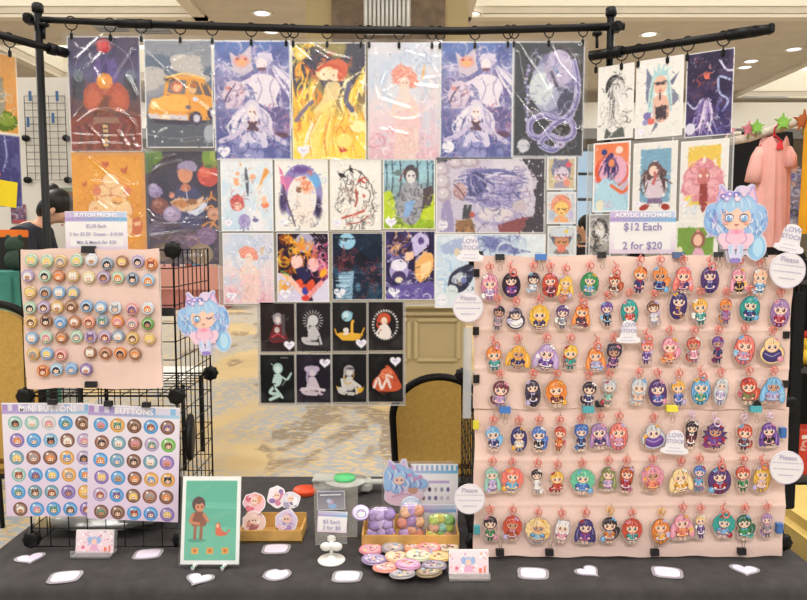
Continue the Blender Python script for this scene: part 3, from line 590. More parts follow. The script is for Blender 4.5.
def art_cook():
    c = Canvas(72, 98, K); c.grad((226, 158, 50), (232, 162, 54), (228, 156, 52), (224, 150, 54)); c.cloud((216, 140, 44), 20, 5, .4, .7, .5)
    for x, y, r in ((33, 12, 4), (51, 18, 3.4), (12, 32, 2.4)): heart(c, x, y, r, (196, 92, 52))
    for x, y in ((24, 22), (64, 30), (22, 44)): c.stroke([(x-2, y), (x+2, y)], .7, (246, 220, 170)); c.stroke([(x, y-2), (x, y+2)], .7, (246, 220, 170))
    LIN = (206, 122, 84)
    for x, y, a, b in ((38, 34, 10, 9), (30, 40, 7, 8), (46, 40, 8, 9), (38, 28, 8, 7), (24, 56, 9, 8), (36, 60, 14, 12), (50, 58, 8, 12), (22, 66, 8, 10), (46, 72, 14, 12), (28, 76, 12, 12)): c.ell(x, y, a+.6, b+.6, LIN); c.ell(x, y, a, b, (242, 204, 152))
    c.ell(24, 38, 4, 5, (220, 130, 92)); c.ell(54, 38, 4, 5, (220, 130, 92)); c.poly([(26, 44), (52, 44), (54, 52), (24, 52)], (246, 212, 166)); c.stroke([(26, 44), (38, 42), (54, 46)], .9, LIN); c.ell(30, 48, 5, 3.5, (240, 192, 140)); c.ell(44, 48, 6, 4, (244, 186, 110)); c.stroke([(40, 49), (44, 51), (48, 49)], .8, (140, 80, 60))
    for q in range(10): c.ell(20+q*4, 62+(q % 3)*6, 1.3, 1.6, (226, 170, 116))
    c.poly(spline([(58, 66), (66, 64), (68, 74), (64, 82), (57, 80)], 3), (206, 110, 66)); c.poly([(59, 69), (66, 68), (66, 72), (60, 73)], (238, 190, 150)); c.stroke([(66, 64), (70, 61)], 1, (240, 200, 160))
    return c
place_print(art_cook(), 73, 153, 146, 251, 'orange print with a cream teddy bear cook and hearts, behind the price card', PG['left'], creases=[([(18, 6), (40, 26), (56, 44)], 1.8, 4), ([(20, 5), (36, 17), (58, 30)], 1.5, 3), ([(50, 82), (64, 84), (72, 80)], 2, 3)], seed=3, pad=3)
def art_cafe():
    c = Canvas(72, 112, K); c.grad((60, 52, 64), (66, 56, 74), (62, 54, 76), (70, 58, 84), (86, 70, 90), (84, 66, 80)); c.cloud((46, 38, 62), 16, 8, .4, .6, .7)
    c.ell(6, 4, 12, 10, (96, 128, 52)); c.ell(66, 6, 9, 12, (120, 150, 58)); c.ell(70, 4, 5, 6, (160, 176, 70)); c.ell(2, 14, 6, 8, (84, 112, 56))
    c.ell(63, 24, 11, 11, (196, 74, 62)); c.ell(60, 21, 6, 5, (218, 106, 84)); c.ell(64, 15, 5, 2, (90, 110, 50))
    c.ell(40, 22, 7.5, 9.5, (214, 146, 112)); c.poly(spline([(32, 18), (34, 12), (44, 9), (52, 13), (50, 20), (40, 17)], 3), (158, 144, 176)); c.poly(spline([(30, 40), (34, 34), (48, 34), (56, 46), (58, 62), (50, 76), (34, 74), (28, 58)], 4), (66, 66, 108)); c.ell(40, 36, 5, 4, (196, 120, 92)); c.stroke([(40, 36), (42, 48)], 1, (210, 206, 220))
    c.poly(spline([(24, 50), (34, 46), (50, 48), (58, 44), (54, 54), (40, 60), (28, 56)], 4), (222, 184, 150)); c.ell(34, 52, 8, 4, (196, 132, 84)); c.ell(46, 50, 6, 3, (150, 96, 60)); c.poly(spline([(40, 60), (52, 56), (62, 44), (60, 56), (50, 64)], 3), (214, 220, 236)); c.ell(26, 43, 3, 3.4, (226, 150, 130))
    for p in ([(58, 50), (66, 46), (70, 48)], [(60, 56), (66, 54), (68, 58)], [(56, 74), (64, 70), (72, 76)], [(62, 78), (66, 72), (70, 66)], [(64, 48), (66, 40)]): c.stroke(p, 1.8, (222, 146, 74))
    for x, y, r, k in ((10, 40, 7, (150, 132, 176)), (8, 36, 5, (176, 158, 200)), (14, 54, 9, (128, 74, 66)), (12, 52, 5, (160, 100, 84)), (26, 62, 9, (160, 142, 176)), (24, 60, 5, (190, 172, 204)), (68, 62, 7, (206, 148, 120)), (10, 78, 9, (96, 84, 112)), (60, 84, 10, (124, 96, 136)), (30, 92, 12, (92, 72, 96)), (46, 88, 8, (120, 90, 120)), (16, 100, 10, (112, 90, 74)), (54, 102, 12, (150, 128, 104))):
        c.ell(x, y, r, r*.9, k); c.stroke([(x-r*.6, y), (x, y-r*.5), (x+r*.6, y)], 1, mix(k, WHITE, .35)); c.stroke([(x-r*.3, y+r*.2), (x+r*.3, y+r*.2)], .8, mix(k, DARK, .4))
    rnd = random.Random(3); swirls(c, rnd, 26, 0, 76, 72, 112, [(110, 90, 130), (70, 52, 70), (140, 110, 90)], 1.2)
    return c
place_print(art_cafe(), 146, 152, 218, 264, 'dark purple print of a waiter carrying a tray past a tomato', PG['left'], creases=[([(2, 28), (14, 16), (36, 10)], 2, 3.5), ([(2, 58), (10, 66), (30, 68), (60, 66)], 2, 4), ([(0, 62), (12, 72), (50, 70)], 2, 4), ([(4, 84), (40, 80), (70, 83)], 2.2, 4), ([(0, 86), (30, 85), (70, 87)], 1.5, 3)], seed=4, pad=3)
# --- five large prints of the top row
def art_dragon(seed):
    rnd = random.Random(5); c = Canvas(77, 116, K); c.grad((86, 118, 186), (96, 112, 172), (124, 120, 166), (112, 108, 160), (92, 92, 150), (80, 84, 148), (84, 90, 156)); c.cloud((72, 76, 140), 16, 2, .4, .65, .6); c.cloud((150, 152, 196), 13, 9, .5, .7, .7)
    LV = [(206, 198, 222), (176, 164, 204), (140, 128, 178), (232, 224, 236), (104, 92, 148)]
    swirls(c, rnd, 60, 0, 0, 77, 116, LV, 2.0, 14, .7)
    for y in (16, 26, 38): swirls(c, rnd, 10, 4, y, 30, y+22, LV, 2.4, 12)
    c.poly([(20, 30), (16, 10), (24, 16), (30, 12), (38, 4), (38, 20), (40, 28), (30, 34)], (206, 192, 206)); c.ell(28, 20, 8, 6, (224, 168, 158)); c.ell(28, 21, 5, 3, (238, 176, 120)); c.ell(24, 18, 1.6, 1.2, (180, 70, 80)); c.ell(32, 18, 1.6, 1.2, (180, 70, 80))
    hairflow(c, rnd, 56, 24, 26, 46, 16, LV, 2.2, .5, 8); c.ell(50, 18, 9, 7, (196, 186, 212)); c.ell(48, 23, 5.4, 6, (238, 224, 228)); c.poly([(43, 26), (53, 26), (51, 29), (45, 29)], (120, 70, 90)); c.poly([(40, 18), (44, 12), (58, 12), (60, 20), (52, 17)], (214, 206, 226)); c.poly(spline([(38, 34), (44, 32), (58, 34), (66, 44), (62, 58), (66, 68), (44, 60), (40, 48), (32, 40)], 4), (232, 222, 232)); c.stroke([(44, 36), (48, 46), (44, 58)], 1.2, (168, 152, 190)); c.stroke([(60, 36), (56, 46), (60, 62)], 1.2, (168, 152, 190)); c.stroke([(36, 38), (26, 44), (34, 52)], 4, (226, 214, 228))
    c.poly(spline([(8, 52), (14, 40), (26, 40), (32, 50), (26, 64), (12, 66)], 4), (216, 196, 212)); c.ell(14, 46, 3, 2, (226, 150, 140)); c.ell(26, 50, 4, 3, (226, 168, 150)); swirls(c, rnd, 24, 4, 40, 34, 68, [(150, 124, 168), (236, 226, 238), (104, 80, 130)], 1.4, 8); c.stroke([(10, 60), (14, 52), (20, 44)], 1.4, (70, 50, 90))
    c.ell(64, 78, 13, 14, (96, 84, 140)); swirls(c, rnd, 26, 54, 66, 74, 92, [(206, 190, 216), (150, 130, 176), (196, 132, 160)], 1.6, 8); c.ell(66, 92, 8, 3, (96, 52, 80))
    hairflow(c, rnd, 38, 62, 34, 40, 17, [(236, 228, 236), (206, 196, 220), (168, 158, 200), (226, 216, 230)], 2.4, 0, 5); c.ell(38, 66, 7.5, 9, (222, 212, 228)); c.ell(38, 69, 4.6, 6, (244, 226, 222)); c.poly([(33, 66), (38, 60), (43, 66), (38, 64)], (232, 224, 234)); c.ell(36, 69, 1, .8, (120, 70, 90)); c.ell(40, 69, 1, .8, (120, 70, 90))
    c.poly([(33, 78), (43, 78), (44, 90), (32, 90)], (92, 54, 72)); c.ell(38, 77, 3, 2.5, (240, 220, 220)); c.poly(spline([(28, 92), (36, 88), (42, 88), (50, 92), (52, 104), (24, 104)], 3), (216, 208, 230)); c.poly(spline([(30, 100), (46, 100), (48, 116), (28, 116)], 3), (150, 150, 200)); c.stroke([(32, 82), (20, 92), (6, 98)], 5, (206, 194, 220)); c.stroke([(44, 82), (58, 92), (72, 100)], 5, (206, 194, 220))
    swirls(c, rnd, 30, 0, 96, 77, 116, [(108, 112, 178), (150, 148, 200), (64, 68, 130)], 2, 12); dots(c, rnd, 16, 0, 60, 77, 116, [(220, 150, 170), (236, 226, 240)], .8)
    tagmark(c, 9, 108, 6) if seed == 1 else (c.ell(9, 104, 6.5, 6, (240, 238, 244)), c.stroke([(6, 103), (12, 103)], 1, (206, 198, 220)))
    c.frame(1.3); return c
place_print(art_dragon(1), 214, 42, 291, 159, 'blue and lilac print of pale women and dragons, beside the orange car print', PG['top'], creases=[([(6, 20), (2, 60)], 2, 2)], seed=5, pad=2, amp=.6)
def art_fire():
    rnd = random.Random(8); c = Canvas(74, 115, K); c.grad((44, 42, 60), (50, 46, 66), (64, 56, 74), (150, 122, 70), (236, 200, 70), (244, 212, 62), (246, 214, 66)); dots(c, rnd, 120, 0, 0, 74, 60, [(150, 150, 180), (210, 206, 226), (96, 96, 130)], .5)
    Yl = [(248, 216, 66), (242, 184, 50), (250, 232, 130), (228, 140, 50), (252, 240, 190)]
    c.cloud((240, 206, 60), 16, 4, .52, .6, .0); c.cloud((248, 220, 80), 22, 14, .5, .62, .5)
    for i in range(70):
        x = rnd.uniform(0, 74); y = rnd.uniform(50, 112); l = rnd.uniform(10, 30); c.stroke([(x, y), (x+rnd.uniform(-5, 5), y-l*.5), (x+rnd.uniform(-8, 12), y-l)], rnd.uniform(1.4, 4), Yl[rnd.randrange(5)], taper=.9)
    for x, y in ((58, 60), (64, 48), (70, 38), (10, 56), (20, 48), (52, 56), (14, 66)):
        for k in range(6): c.stroke([(x+rnd.uniform(-4, 4), y+14), (x+rnd.uniform(-3, 3), y), (x+rnd.uniform(0, 10), y-14)], rnd.uniform(1.5, 3.4), Yl[k % 5], taper=.9)
    swirls(c, rnd, 14, 2, 2, 20, 20, Yl, 2.6, 8); c.ell(9, 11, 6, 6, (250, 204, 90)); c.ell(9, 12, 3, 3, (252, 226, 170)); hairflow(c, rnd, 10, 18, 10, 24, 5, [(232, 140, 50), (246, 190, 60), (200, 90, 50)], 2, .1, 3)
    swirls(c, rnd, 26, 26, 16, 56, 36, [(206, 84, 50), (228, 120, 66), (240, 160, 96), (170, 60, 44)], 2.6, 9); c.ell(44, 25, 12, 9, (212, 98, 58)); c.ell(33, 29, 9, 8, (244, 206, 150)); c.ell(34, 31, 6, 6, (250, 224, 190)); c.ell(43, 32, 6, 6, (248, 216, 184)); c.stroke([(26, 27), (34, 22), (46, 24), (54, 30)], 3, (200, 78, 48)); c.ell(32, 31, 1, .7, (150, 80, 50)); c.ell(42, 32, 1, .7, (150, 80, 50)); c.ell(50, 30, 4, 8, (214, 90, 56), .3)
    c.poly(spline([(36, 38), (48, 40), (46, 54), (38, 62), (24, 76), (22, 66), (30, 56), (32, 46)], 4), (250, 224, 160), .85); c.poly(spline([(30, 60), (44, 58), (40, 80), (34, 108), (14, 112), (20, 86)], 4), (250, 226, 130), .75); [c.stroke([(x, 112), (x+rnd.uniform(-4, 6), 92), (x+rnd.uniform(2, 14), 66)], rnd.uniform(1, 2.4), Yl[i % 5], taper=.9) for i, x in enumerate(range(10, 66, 3))]; c.stroke([(20, 80), (14, 94), (10, 112)], 3, (252, 244, 214)); c.stroke([(44, 56), (40, 80), (36, 110)], 1.4, (240, 200, 90))
    c.stroke([(20, 58), (10, 68), (4, 76)], 4, (132, 110, 130)); c.stroke([(58, 40), (54, 56), (60, 66)], 5, (96, 92, 124))
    c.ell(54, 90, 12, 12, (246, 196, 60)); c.ell(52, 96, 8, 7, (252, 226, 120)); c.stroke([(44, 88), (48, 82), (52, 88), (56, 82), (60, 88)], 1.6, (236, 150, 50)); c.poly([(46, 102), (52, 106), (50, 102), (56, 106), (48, 108)], (206, 60, 44)); c.ell(66, 82, 8, 6, (252, 238, 170)); tagmark(c, 11, 106, 6); c.frame(.9); return c
place_print(art_fire(), 292, 44, 366, 159, 'yellow flame print with a red-haired figure, third large print from right of the car', PG['top'], creases=[([(28, 32), (38, 52), (48, 70)], 1.4, 4), ([(20, 2), (40, 12), (58, 16)], 1.6, 3.5), ([(24, 8), (36, 16)], 1.2, 3), ([(4, 4), (20, 18)], 1.2, 3)], seed=6, pad=3)
def art_pink(w, h, seed, k=K, tagpos=None, sc=1):
    rnd = random.Random(seed); c = Canvas(w, h, k); c.grad((214, 212, 220), (220, 216, 222), (226, 216, 218), (232, 212, 214), (232, 200, 206), (224, 180, 190)); c.cloud((196, 208, 226), 16*sc, seed, .5, .7, .8); f = w/74
    c.ell(w*.5, h*.33, w*.34, h*.24, (196, 206, 222), a=.8); c.ell(w*.52, h*.36, w*.26, h*.18, (222, 220, 226), a=.8)
    swirls(c, rnd, 40, w*.45, 2, w*.98, h*.4, [(156, 170, 206), (186, 196, 220), (226, 228, 236)], 1.3*f, 10*f); swirls(c, rnd, 60, 2, h*.72, w-2, h-2, [(226, 160, 178), (240, 208, 212), (214, 140, 160), (246, 230, 230)], 1.8*f, 10*f)
    for i in range(24): x = rnd.uniform(w*.55, w*.98); c.stroke([(x, h*.45+rnd.uniform(-8, 8)), (x+rnd.uniform(-3, 3), h*.95)], 1.2*f, (236, 216, 220) if i % 2 else (222, 190, 200), taper=.7, a=.7)
    sk = (240, 214, 198); c.poly(spline([(w*.45, h*.36), (w*.56, h*.36), (w*.6, h*.5), (w*.7, h*.66), (w*.66, h*.98), (w*.36, h*.98), (w*.42, h*.7), (w*.38, h*.52)], 4), sk, .7); swirls(c, rnd, 26, w*.3, h*.4, w*.75, h*.95, [(232, 190, 186), (246, 230, 226), (226, 176, 180)], 1.3*f, 9*f)
    c.poly(spline([(w*.4, h*.58), (w*.66, h*.6), (w*.74, h*.74), (w*.56, h*.70), (w*.34, h*.74)], 4), (238, 200, 200)); c.stroke([(w*.4, h*.5), (w*.34, h*.6), (w*.44, h*.64)], 5*f, (240, 210, 198)); c.stroke([(w*.6, h*.48), (w*.68, h*.58), (w*.58, h*.64)], 5*f, (238, 208, 198))
    for q in range(8): c.stroke([(w*.45+q*w*.02, h*.68), (w*(.36+q*.045), h*.96)], 1*f, (230, 186, 180), taper=.8)
    for x, y in ((.4, .26), (.46, .23), (.55, .25), (.6, .29), (.42, .31), (.62, .34), (.5, .27)): c.ell(w*x, h*y, 6*f, 5*f, (228, 146, 128)); c.stroke([(w*x-4*f, h*y), (w*x, h*y-3*f), (w*x+4*f, h*y)], 1.3*f, (238, 180, 160))
    c.ell(w*.51, h*.34, 5*f, 6*f, sk); c.ell(w*.49, h*.34, 1*f, .7*f, (170, 100, 100)); c.ell(w*.54, h*.34, 1*f, .7*f, (170, 100, 100)); c.stroke([(w*.76, h*.3), (w*.78, h*.2)], 2.2*f, (232, 178, 96))
    if tagpos: tagmark(c, *tagpos)
    c.frame(.8, (226, 224, 226)); return c
place_print(art_pink(72, 115, 11), 368, 44, 440, 159, 'pale pink and white print of a crowned lady in swirling plastic, top row', PG['top'], creases=[([(8, 12), (6, 40), (12, 60)], 2.4, 4), ([(14, 62), (28, 74), (48, 74), (66, 60)], 1.8, 4), ([(16, 48), (30, 40), (46, 28), (60, 8)], 1.8, 3.5), ([(40, 10), (58, 16), (68, 30)], 1.8, 3.5), ([(18, 30), (14, 46), (26, 54)], 1.6, 3.5), ([(66, 6), (70, 50)], 1.6, 3), ([(22, 84), (38, 96)], 1.6, 3), ([(50, 4), (44, 20)], 1.5, 3)], seed=7, pad=3)
place_print(art_dragon(2), 440, 43, 513, 158, 'second blue and lilac dragon women print, beside the black serpent print', PG['top'], creases=[([(60, 6), (68, 14)], 2, 3)], seed=8, pad=2, amp=.6)
def art_serpent():
    rnd = random.Random(6); c = Canvas(71, 113, K); c.grad((52, 54, 62), (48, 48, 56), (44, 44, 52), (46, 46, 54)); PL = [(150, 144, 188), (196, 190, 218), (112, 108, 160), (224, 218, 234)]
    c.ell(40, 42, 20, 32, (120, 116, 156)); c.ell(34, 44, 17, 24, (170, 172, 196)); c.ell(28, 46, 12, 16, (206, 212, 216)); c.ell(46, 26, 14, 18, (176, 164, 192)); c.ell(48, 24, 8, 9, (120, 140, 180)); c.poly(spline([(36, 12), (46, 8), (58, 18), (60, 34), (50, 40), (44, 26), (36, 22)], 4), (190, 178, 206)); c.poly(spline([(48, 44), (58, 50), (58, 66), (48, 72), (44, 60)], 4), (62, 60, 90)); c.stroke([(38, 30), (44, 44), (50, 52)], 3, (70, 66, 96))
    def body(p, wd):
        c.stroke(p, wd+1.6, (206, 198, 224)); c.stroke(p, wd, (150, 142, 190)); c.stroke([(x+.8, y+.8) for x, y in p], wd*.5, (112, 104, 164)); c.stroke([(x-1, y-1) for x, y in p], wd*.2, (206, 200, 226))
    body([(60, 20), (64, 40), (62, 62), (50, 76), (30, 72), (18, 78), (18, 90), (28, 94), (38, 84), (50, 76), (60, 80), (60, 92), (48, 96), (36, 92), (28, 100), (40, 106), (50, 100)], 5)
    for k in range(14): c.ell(14+rnd.uniform(-2, 2), 24+k*4, 1.8, 1.8, PL[k % 4])
    swirls(c, rnd, 60, 10, 10, 62, 70, PL, 1.1, 9, .8); swirls(c, rnd, 16, 0, 0, 71, 113, [(110, 110, 120), (150, 150, 160)], .8, 12, .7)
    c.ell(48, 101, 5, 4, (190, 180, 214)); c.ell(48, 101, 1, 1, (60, 50, 80)); c.ell(11, 102, 6.5, 6.5, (206, 206, 212)); c.stroke([(8, 102), (14, 102)], 1, (180, 176, 192)); c.frame(1.2, (206, 206, 210)); return c
place_print(art_serpent(), 513, 43, 584, 156, 'black print of a coiled lilac serpent, right end of the top row', PG['top'], creases=[([(4, 2), (30, 40), (50, 80), (60, 108)], 1.6, 4), ([(20, 66), (40, 84), (56, 110)], 1.6, 4), ([(36, 2), (46, 22), (66, 44)], 1.8, 4), ([(46, 4), (60, 16), (68, 28)], 1.8, 4), ([(0, 50), (20, 74), (44, 104)], 1.5, 3.5), ([(64, 14), (70, 44), (66, 62)], 2, 3.5), ([(4, 10), (10, 40)], 1.6, 3)], seed=9, pad=3)
# --- clear pocket sheets that hold the small prints
def pocket(x0, y0, x1, y1, label, Y, cols, rows):
    s = S((y0+y1)/2, Y); p = P((x0+x1)/2, (y0+y1)/2, Y); W, H = (x1-x0)*s, (y1-y0)*s
    t = thing('pocket_sheet', label, 'plastic sheet', (p.x, Y, p.z-H/2), 'clear pocket sheets')
    MB().box((0, 0, H/2), (W, .0012, H)).build('film', POCKET, t)
    m = MB()
    for i in range(cols+1): m.box((-W/2+W*i/cols, -.001, H/2), (.003, .0016, H))
    for j in range(rows+1): m.box((0, -.001, H*j/rows), (W, .0016, .003))
    m.build('welded_seam', clear('pocket_seam', milk=.6, rough=.3, milkc=(222, 222, 224)), t)
pocket(218, 157.5, 436, 305.5, 'clear plastic pocket sheet holding eight small prints under the top row', RY+.004, 4, 2)
pocket(258, 301, 405, 406, 'clear plastic sheet holding the eight black mini prints', RY+.004, 4, 2)
pocket(546, 155, 577, 257, 'narrow clear plastic strip holding three small cartoon portraits', RY+.004, 1, 3)
# --- second row
def art_float():
    rnd = random.Random(2); c = Canvas(52, 71, 1.8); c.grad((222, 226, 230), (200, 218, 232), (206, 220, 232), (190, 212, 230)); c.cloud((226, 228, 230), 14, 4, .4, .65, .9)
    c.stroke([(25, 8), (26, 20), (27, 36)], 3.4, (92, 92, 104), taper=.7); swirls(c, rnd, 8, 22, 10, 29, 34, [(60, 60, 72), (150, 150, 160)], .8, 4)
    c.poly([(44, 8), (49, 12), (36, 30), (30, 40), (38, 26)], (236, 176, 110)); c.poly([(45, 8), (49, 12), (41, 20)], (220, 150, 84))
    for x, y, a, b in ((17, 14, 2, 2), (32, 17, 3, 2.6), (16, 22, 3, 4), (30, 9, 2, 1.2), (20, 5, 1.2, 1.6)): c.ell(x, y, a, b, (234, 172, 132))
    c.ell(16, 43, 7, 8, (208, 108, 104)); c.ell(16, 46, 4, 4, (236, 196, 180)); swirls(c, rnd, 16, 10, 36, 22, 48, [(180, 70, 80), (230, 150, 140), (140, 60, 70)], 1, 5)
    c.ell(44, 45, 4, 3, (232, 140, 104)); c.ell(43, 40, 2.6, 4, (240, 190, 160)); c.ell(23, 61, 6, 7, (162, 150, 196)); swirls(c, rnd, 12, 18, 55, 28, 68, [(110, 100, 160), (200, 190, 220)], 1, 5)
    c.poly(spline([(30, 52), (38, 50), (42, 62), (38, 70), (30, 68)], 3), (232, 230, 234)); c.ell(34, 60, 3, 2, (120, 110, 160)); c.stroke([(36, 52), (38, 34), (42, 24)], 1.4, (230, 214, 200)); tagmark(c, 7, 63, 4); c.frame(1); return c
def art_warrior():
    rnd = random.Random(3); c = Canvas(53, 71, 1.8, (234, 230, 222)); c.ell(26.5, 33, 21, 28, (150, 140, 190)); c.ell(14, 24, 8, 10, (206, 120, 170), soft=3); c.ell(38, 22, 9, 10, (110, 170, 220), soft=3); c.ell(26, 10, 12, 5, (110, 84, 150), soft=2); c.ell(8, 42, 5, 14, (70, 60, 100), soft=2); c.ell(43, 48, 5, 14, (64, 54, 84), soft=2); swirls(c, rnd, 24, 6, 6, 46, 58, [(190, 150, 200), (130, 150, 210), (90, 70, 130)], 1, 6, .6)
    c.ell(27, 38, 14.5, 22, (232, 226, 222)); c.poly([(14, 56), (38, 54), (42, 71), (10, 71)], (234, 230, 222)); c.ell(31, 27, 6, 7, (236, 190, 160)); swirls(c, rnd, 16, 26, 16, 37, 28, [(214, 110, 80), (190, 80, 60), (236, 160, 130)], 2, 5); c.ell(24, 30, 3, 3, (150, 110, 90)); c.poly(spline([(24, 40), (34, 38), (38, 54), (34, 66), (24, 66), (20, 52)], 3), (238, 226, 216)); swirls(c, rnd, 20, 18, 40, 38, 66, [(190, 170, 160), (160, 130, 130), (220, 190, 170)], .8, 6)
    c.stroke([(6, 10), (10, 34), (20, 66)], 1.4, (96, 70, 84)); c.poly([(4, 6), (8, 12), (12, 30), (6, 22)], (220, 130, 170)); swirls(c, rnd, 10, 12, 58, 42, 66, [(90, 96, 120)], 1, 5); tagmark(c, 7, 62, 4); c.frame(.6); return c
def art_ink():
    rnd = random.Random(4); c = Canvas(51, 70, 1.9, (234, 230, 222)); IN = [(60, 56, 56), (110, 104, 102), (150, 144, 140)]
    for k in range(26): a = rnd.uniform(0, 6.3); x, y = 26+18*math.cos(a), 38+26*math.sin(a); c.stroke([(x, y), (x+rnd.uniform(-4, 4), y+5), (x+rnd.uniform(-3, 3), y+11)], .7, IN[k % 3])
    c.poly([(7, 11), (10, 17), (17, 18), (14, 14), (9, 13)], (50, 46, 48)); c.poly([(20, 4), (19, 11), (24, 14), (22, 8)], (50, 46, 48)); c.stroke([(10, 20), (18, 10), (30, 12), (40, 24)], .8, IN[0]); swirls(c, rnd, 34, 12, 24, 26, 40, [(70, 50, 54), (150, 110, 104), (96, 80, 80)], .9, 5)
    for p in ([(28, 22), (33, 18), (37, 20)], [(29, 20), (35, 23)]): c.stroke(p, 1.6, (190, 74, 60))
    c.stroke([(26, 30), (27, 40), (25, 46)], 1.8, (176, 76, 60)); c.ell(34, 36, 1.3, 1.6, (196, 84, 66)); c.stroke([(30, 26), (40, 32), (38, 46)], .8, IN[0]); swirls(c, rnd, 30, 10, 42, 42, 66, IN+[(190, 120, 104)], .7, 8); c.stroke([(12, 58), (22, 55), (34, 51)], 1.8, (186, 76, 64)); c.stroke([(16, 64), (30, 62), (38, 56)], 1.2, (170, 80, 66)); tagmark(c, 7, 63, 4); c.frame(.6, (228, 226, 222)); return c
def art_forest():
    rnd = random.Random(9); c = Canvas(52, 69, 1.8); c.grad((150, 190, 204), (158, 196, 206), (134, 160, 164), (120, 130, 120), (168, 180, 80))
    for x in (3, 9, 17, 34, 44, 49): c.stroke([(x, 0), (x+1, 20), (x-1, 38)], 1.4, (76, 92, 104)); c.stroke([(x, 8), (x+4, 2)], .8, (76, 92, 104))
    c.poly(spline([(0, 32), (10, 34), (12, 69), (0, 69)], 3), (186, 206, 60)); c.poly(spline([(40, 48), (52, 34), (52, 69), (34, 69)], 3), (190, 208, 56)); c.poly([(0, 58), (52, 60), (52, 69), (0, 69)], (150, 180, 50)); c.poly(spline([(38, 30), (50, 26), (48, 44), (38, 50)], 3), (92, 78, 84)); swirls(c, rnd, 20, 0, 36, 52, 69, [(216, 228, 110), (130, 150, 40), (230, 236, 150)], 1.2, 6)
    c.ell(28, 14, 7.5, 9, (84, 78, 84)); c.poly(spline([(18, 28), (24, 22), (34, 22), (40, 32), (36, 60), (22, 64), (14, 48)], 4), (158, 158, 164)); c.ell(28, 17, 5, 6.4, (220, 214, 212)); c.ell(26, 16, 1, .8, (50, 50, 60)); c.ell(30, 16, 1, .8, (50, 50, 60)); swirls(c, rnd, 60, 12, 24, 44, 64, [(60, 58, 66), (200, 198, 204), (110, 108, 118)], .9, 7); c.poly([(22, 42), (32, 40), (28, 56), (20, 58)], (140, 172, 214)); c.ell(15, 13, 4, 3, (110, 126, 126)); c.stroke([(16, 22), (22, 10)], 1, (150, 60, 50)); tagmark(c, 8, 62, 5.5); c.frame(.8); return c
place_print(art_float(), 221, 160, 273, 231, 'small pale blue print of floating orange figures, first of the upper pocket row', PG['mid'])
place_print(art_warrior(), 275, 160, 328, 231, 'small white print with a spear figure in a purple oval', PG['mid'])
place_print(art_ink(), 330, 160, 381, 230, 'small cream print of a fine ink drawing with red touches', PG['mid'])
place_print(art_forest(), 383, 160, 435, 229, 'small print of a grey figure on lime grass in a blue forest', PG['mid'])
place_print(art_pink(51, 71, 23, 1.9, (8, 63, 5)), 223, 233, 274, 304, 'small pale pink copy of the crowned lady print, lower pocket row', PG['mid'])
def art_moon_pair():
    rnd = random.Random(13); c = Canvas(52, 69, 1.9, (40, 26, 44)); c.ell(28, 10, 9.5, 10, (176, 168, 196)); c.ell(26, 8, 4, 3, (140, 130, 168)); c.ell(31, 13, 4, 3, (196, 190, 212)); dots(c, rnd, 26, 36, 0, 52, 20, [(220, 210, 230)], .5)
    swirls(c, rnd, 46, 0, 4, 22, 44, [(240, 170, 40), (250, 204, 80), (206, 110, 36), (150, 70, 40)], 2.8, 9); swirls(c, rnd, 40, 36, 16, 52, 42, [(226, 120, 160), (240, 170, 190), (180, 70, 120), (210, 90, 130)], 2.4, 8); swirls(c, rnd, 20, 20, 14, 34, 24, [(246, 176, 60), (232, 140, 50)], 2.6, 7)
    c.ell(20, 29, 6, 7, (246, 200, 190)); c.ell(36, 32, 6, 7, (240, 186, 186)); c.poly(spline([(18, 36), (26, 34), (34, 38), (30, 48), (22, 48)], 3), (44, 40, 80)); c.poly(spline([(0, 40), (12, 42), (20, 52), (28, 68), (0, 69)], 3), (214, 206, 232)); c.poly([(34, 60), (52, 44), (52, 69), (36, 69)], (220, 214, 234)); c.poly(spline([(18, 48), (24, 46), (28, 52), (34, 46), (38, 50), (34, 60), (28, 64), (22, 58)], 3), (224, 84, 56))
    c.stroke([(10, 44), (20, 54), (29, 66)], 5, (246, 196, 186)); c.stroke([(44, 50), (36, 58), (28, 67)], 5, (236, 150, 150)); c.ell(28, 58, 3, 4, (60, 70, 160)); c.ell(28, 65, 4, 3, (222, 70, 60)); c.ell(46, 40, 3, 5, (244, 170, 50), .5); c.stroke([(4, 38), (12, 42)], 1.4, (100, 160, 70)); swirls(c, rnd, 14, 0, 48, 12, 60, [(240, 180, 60), (226, 140, 50)], 2, 6); tagmark(c, 8, 61, 5.5); c.frame(.8); return c
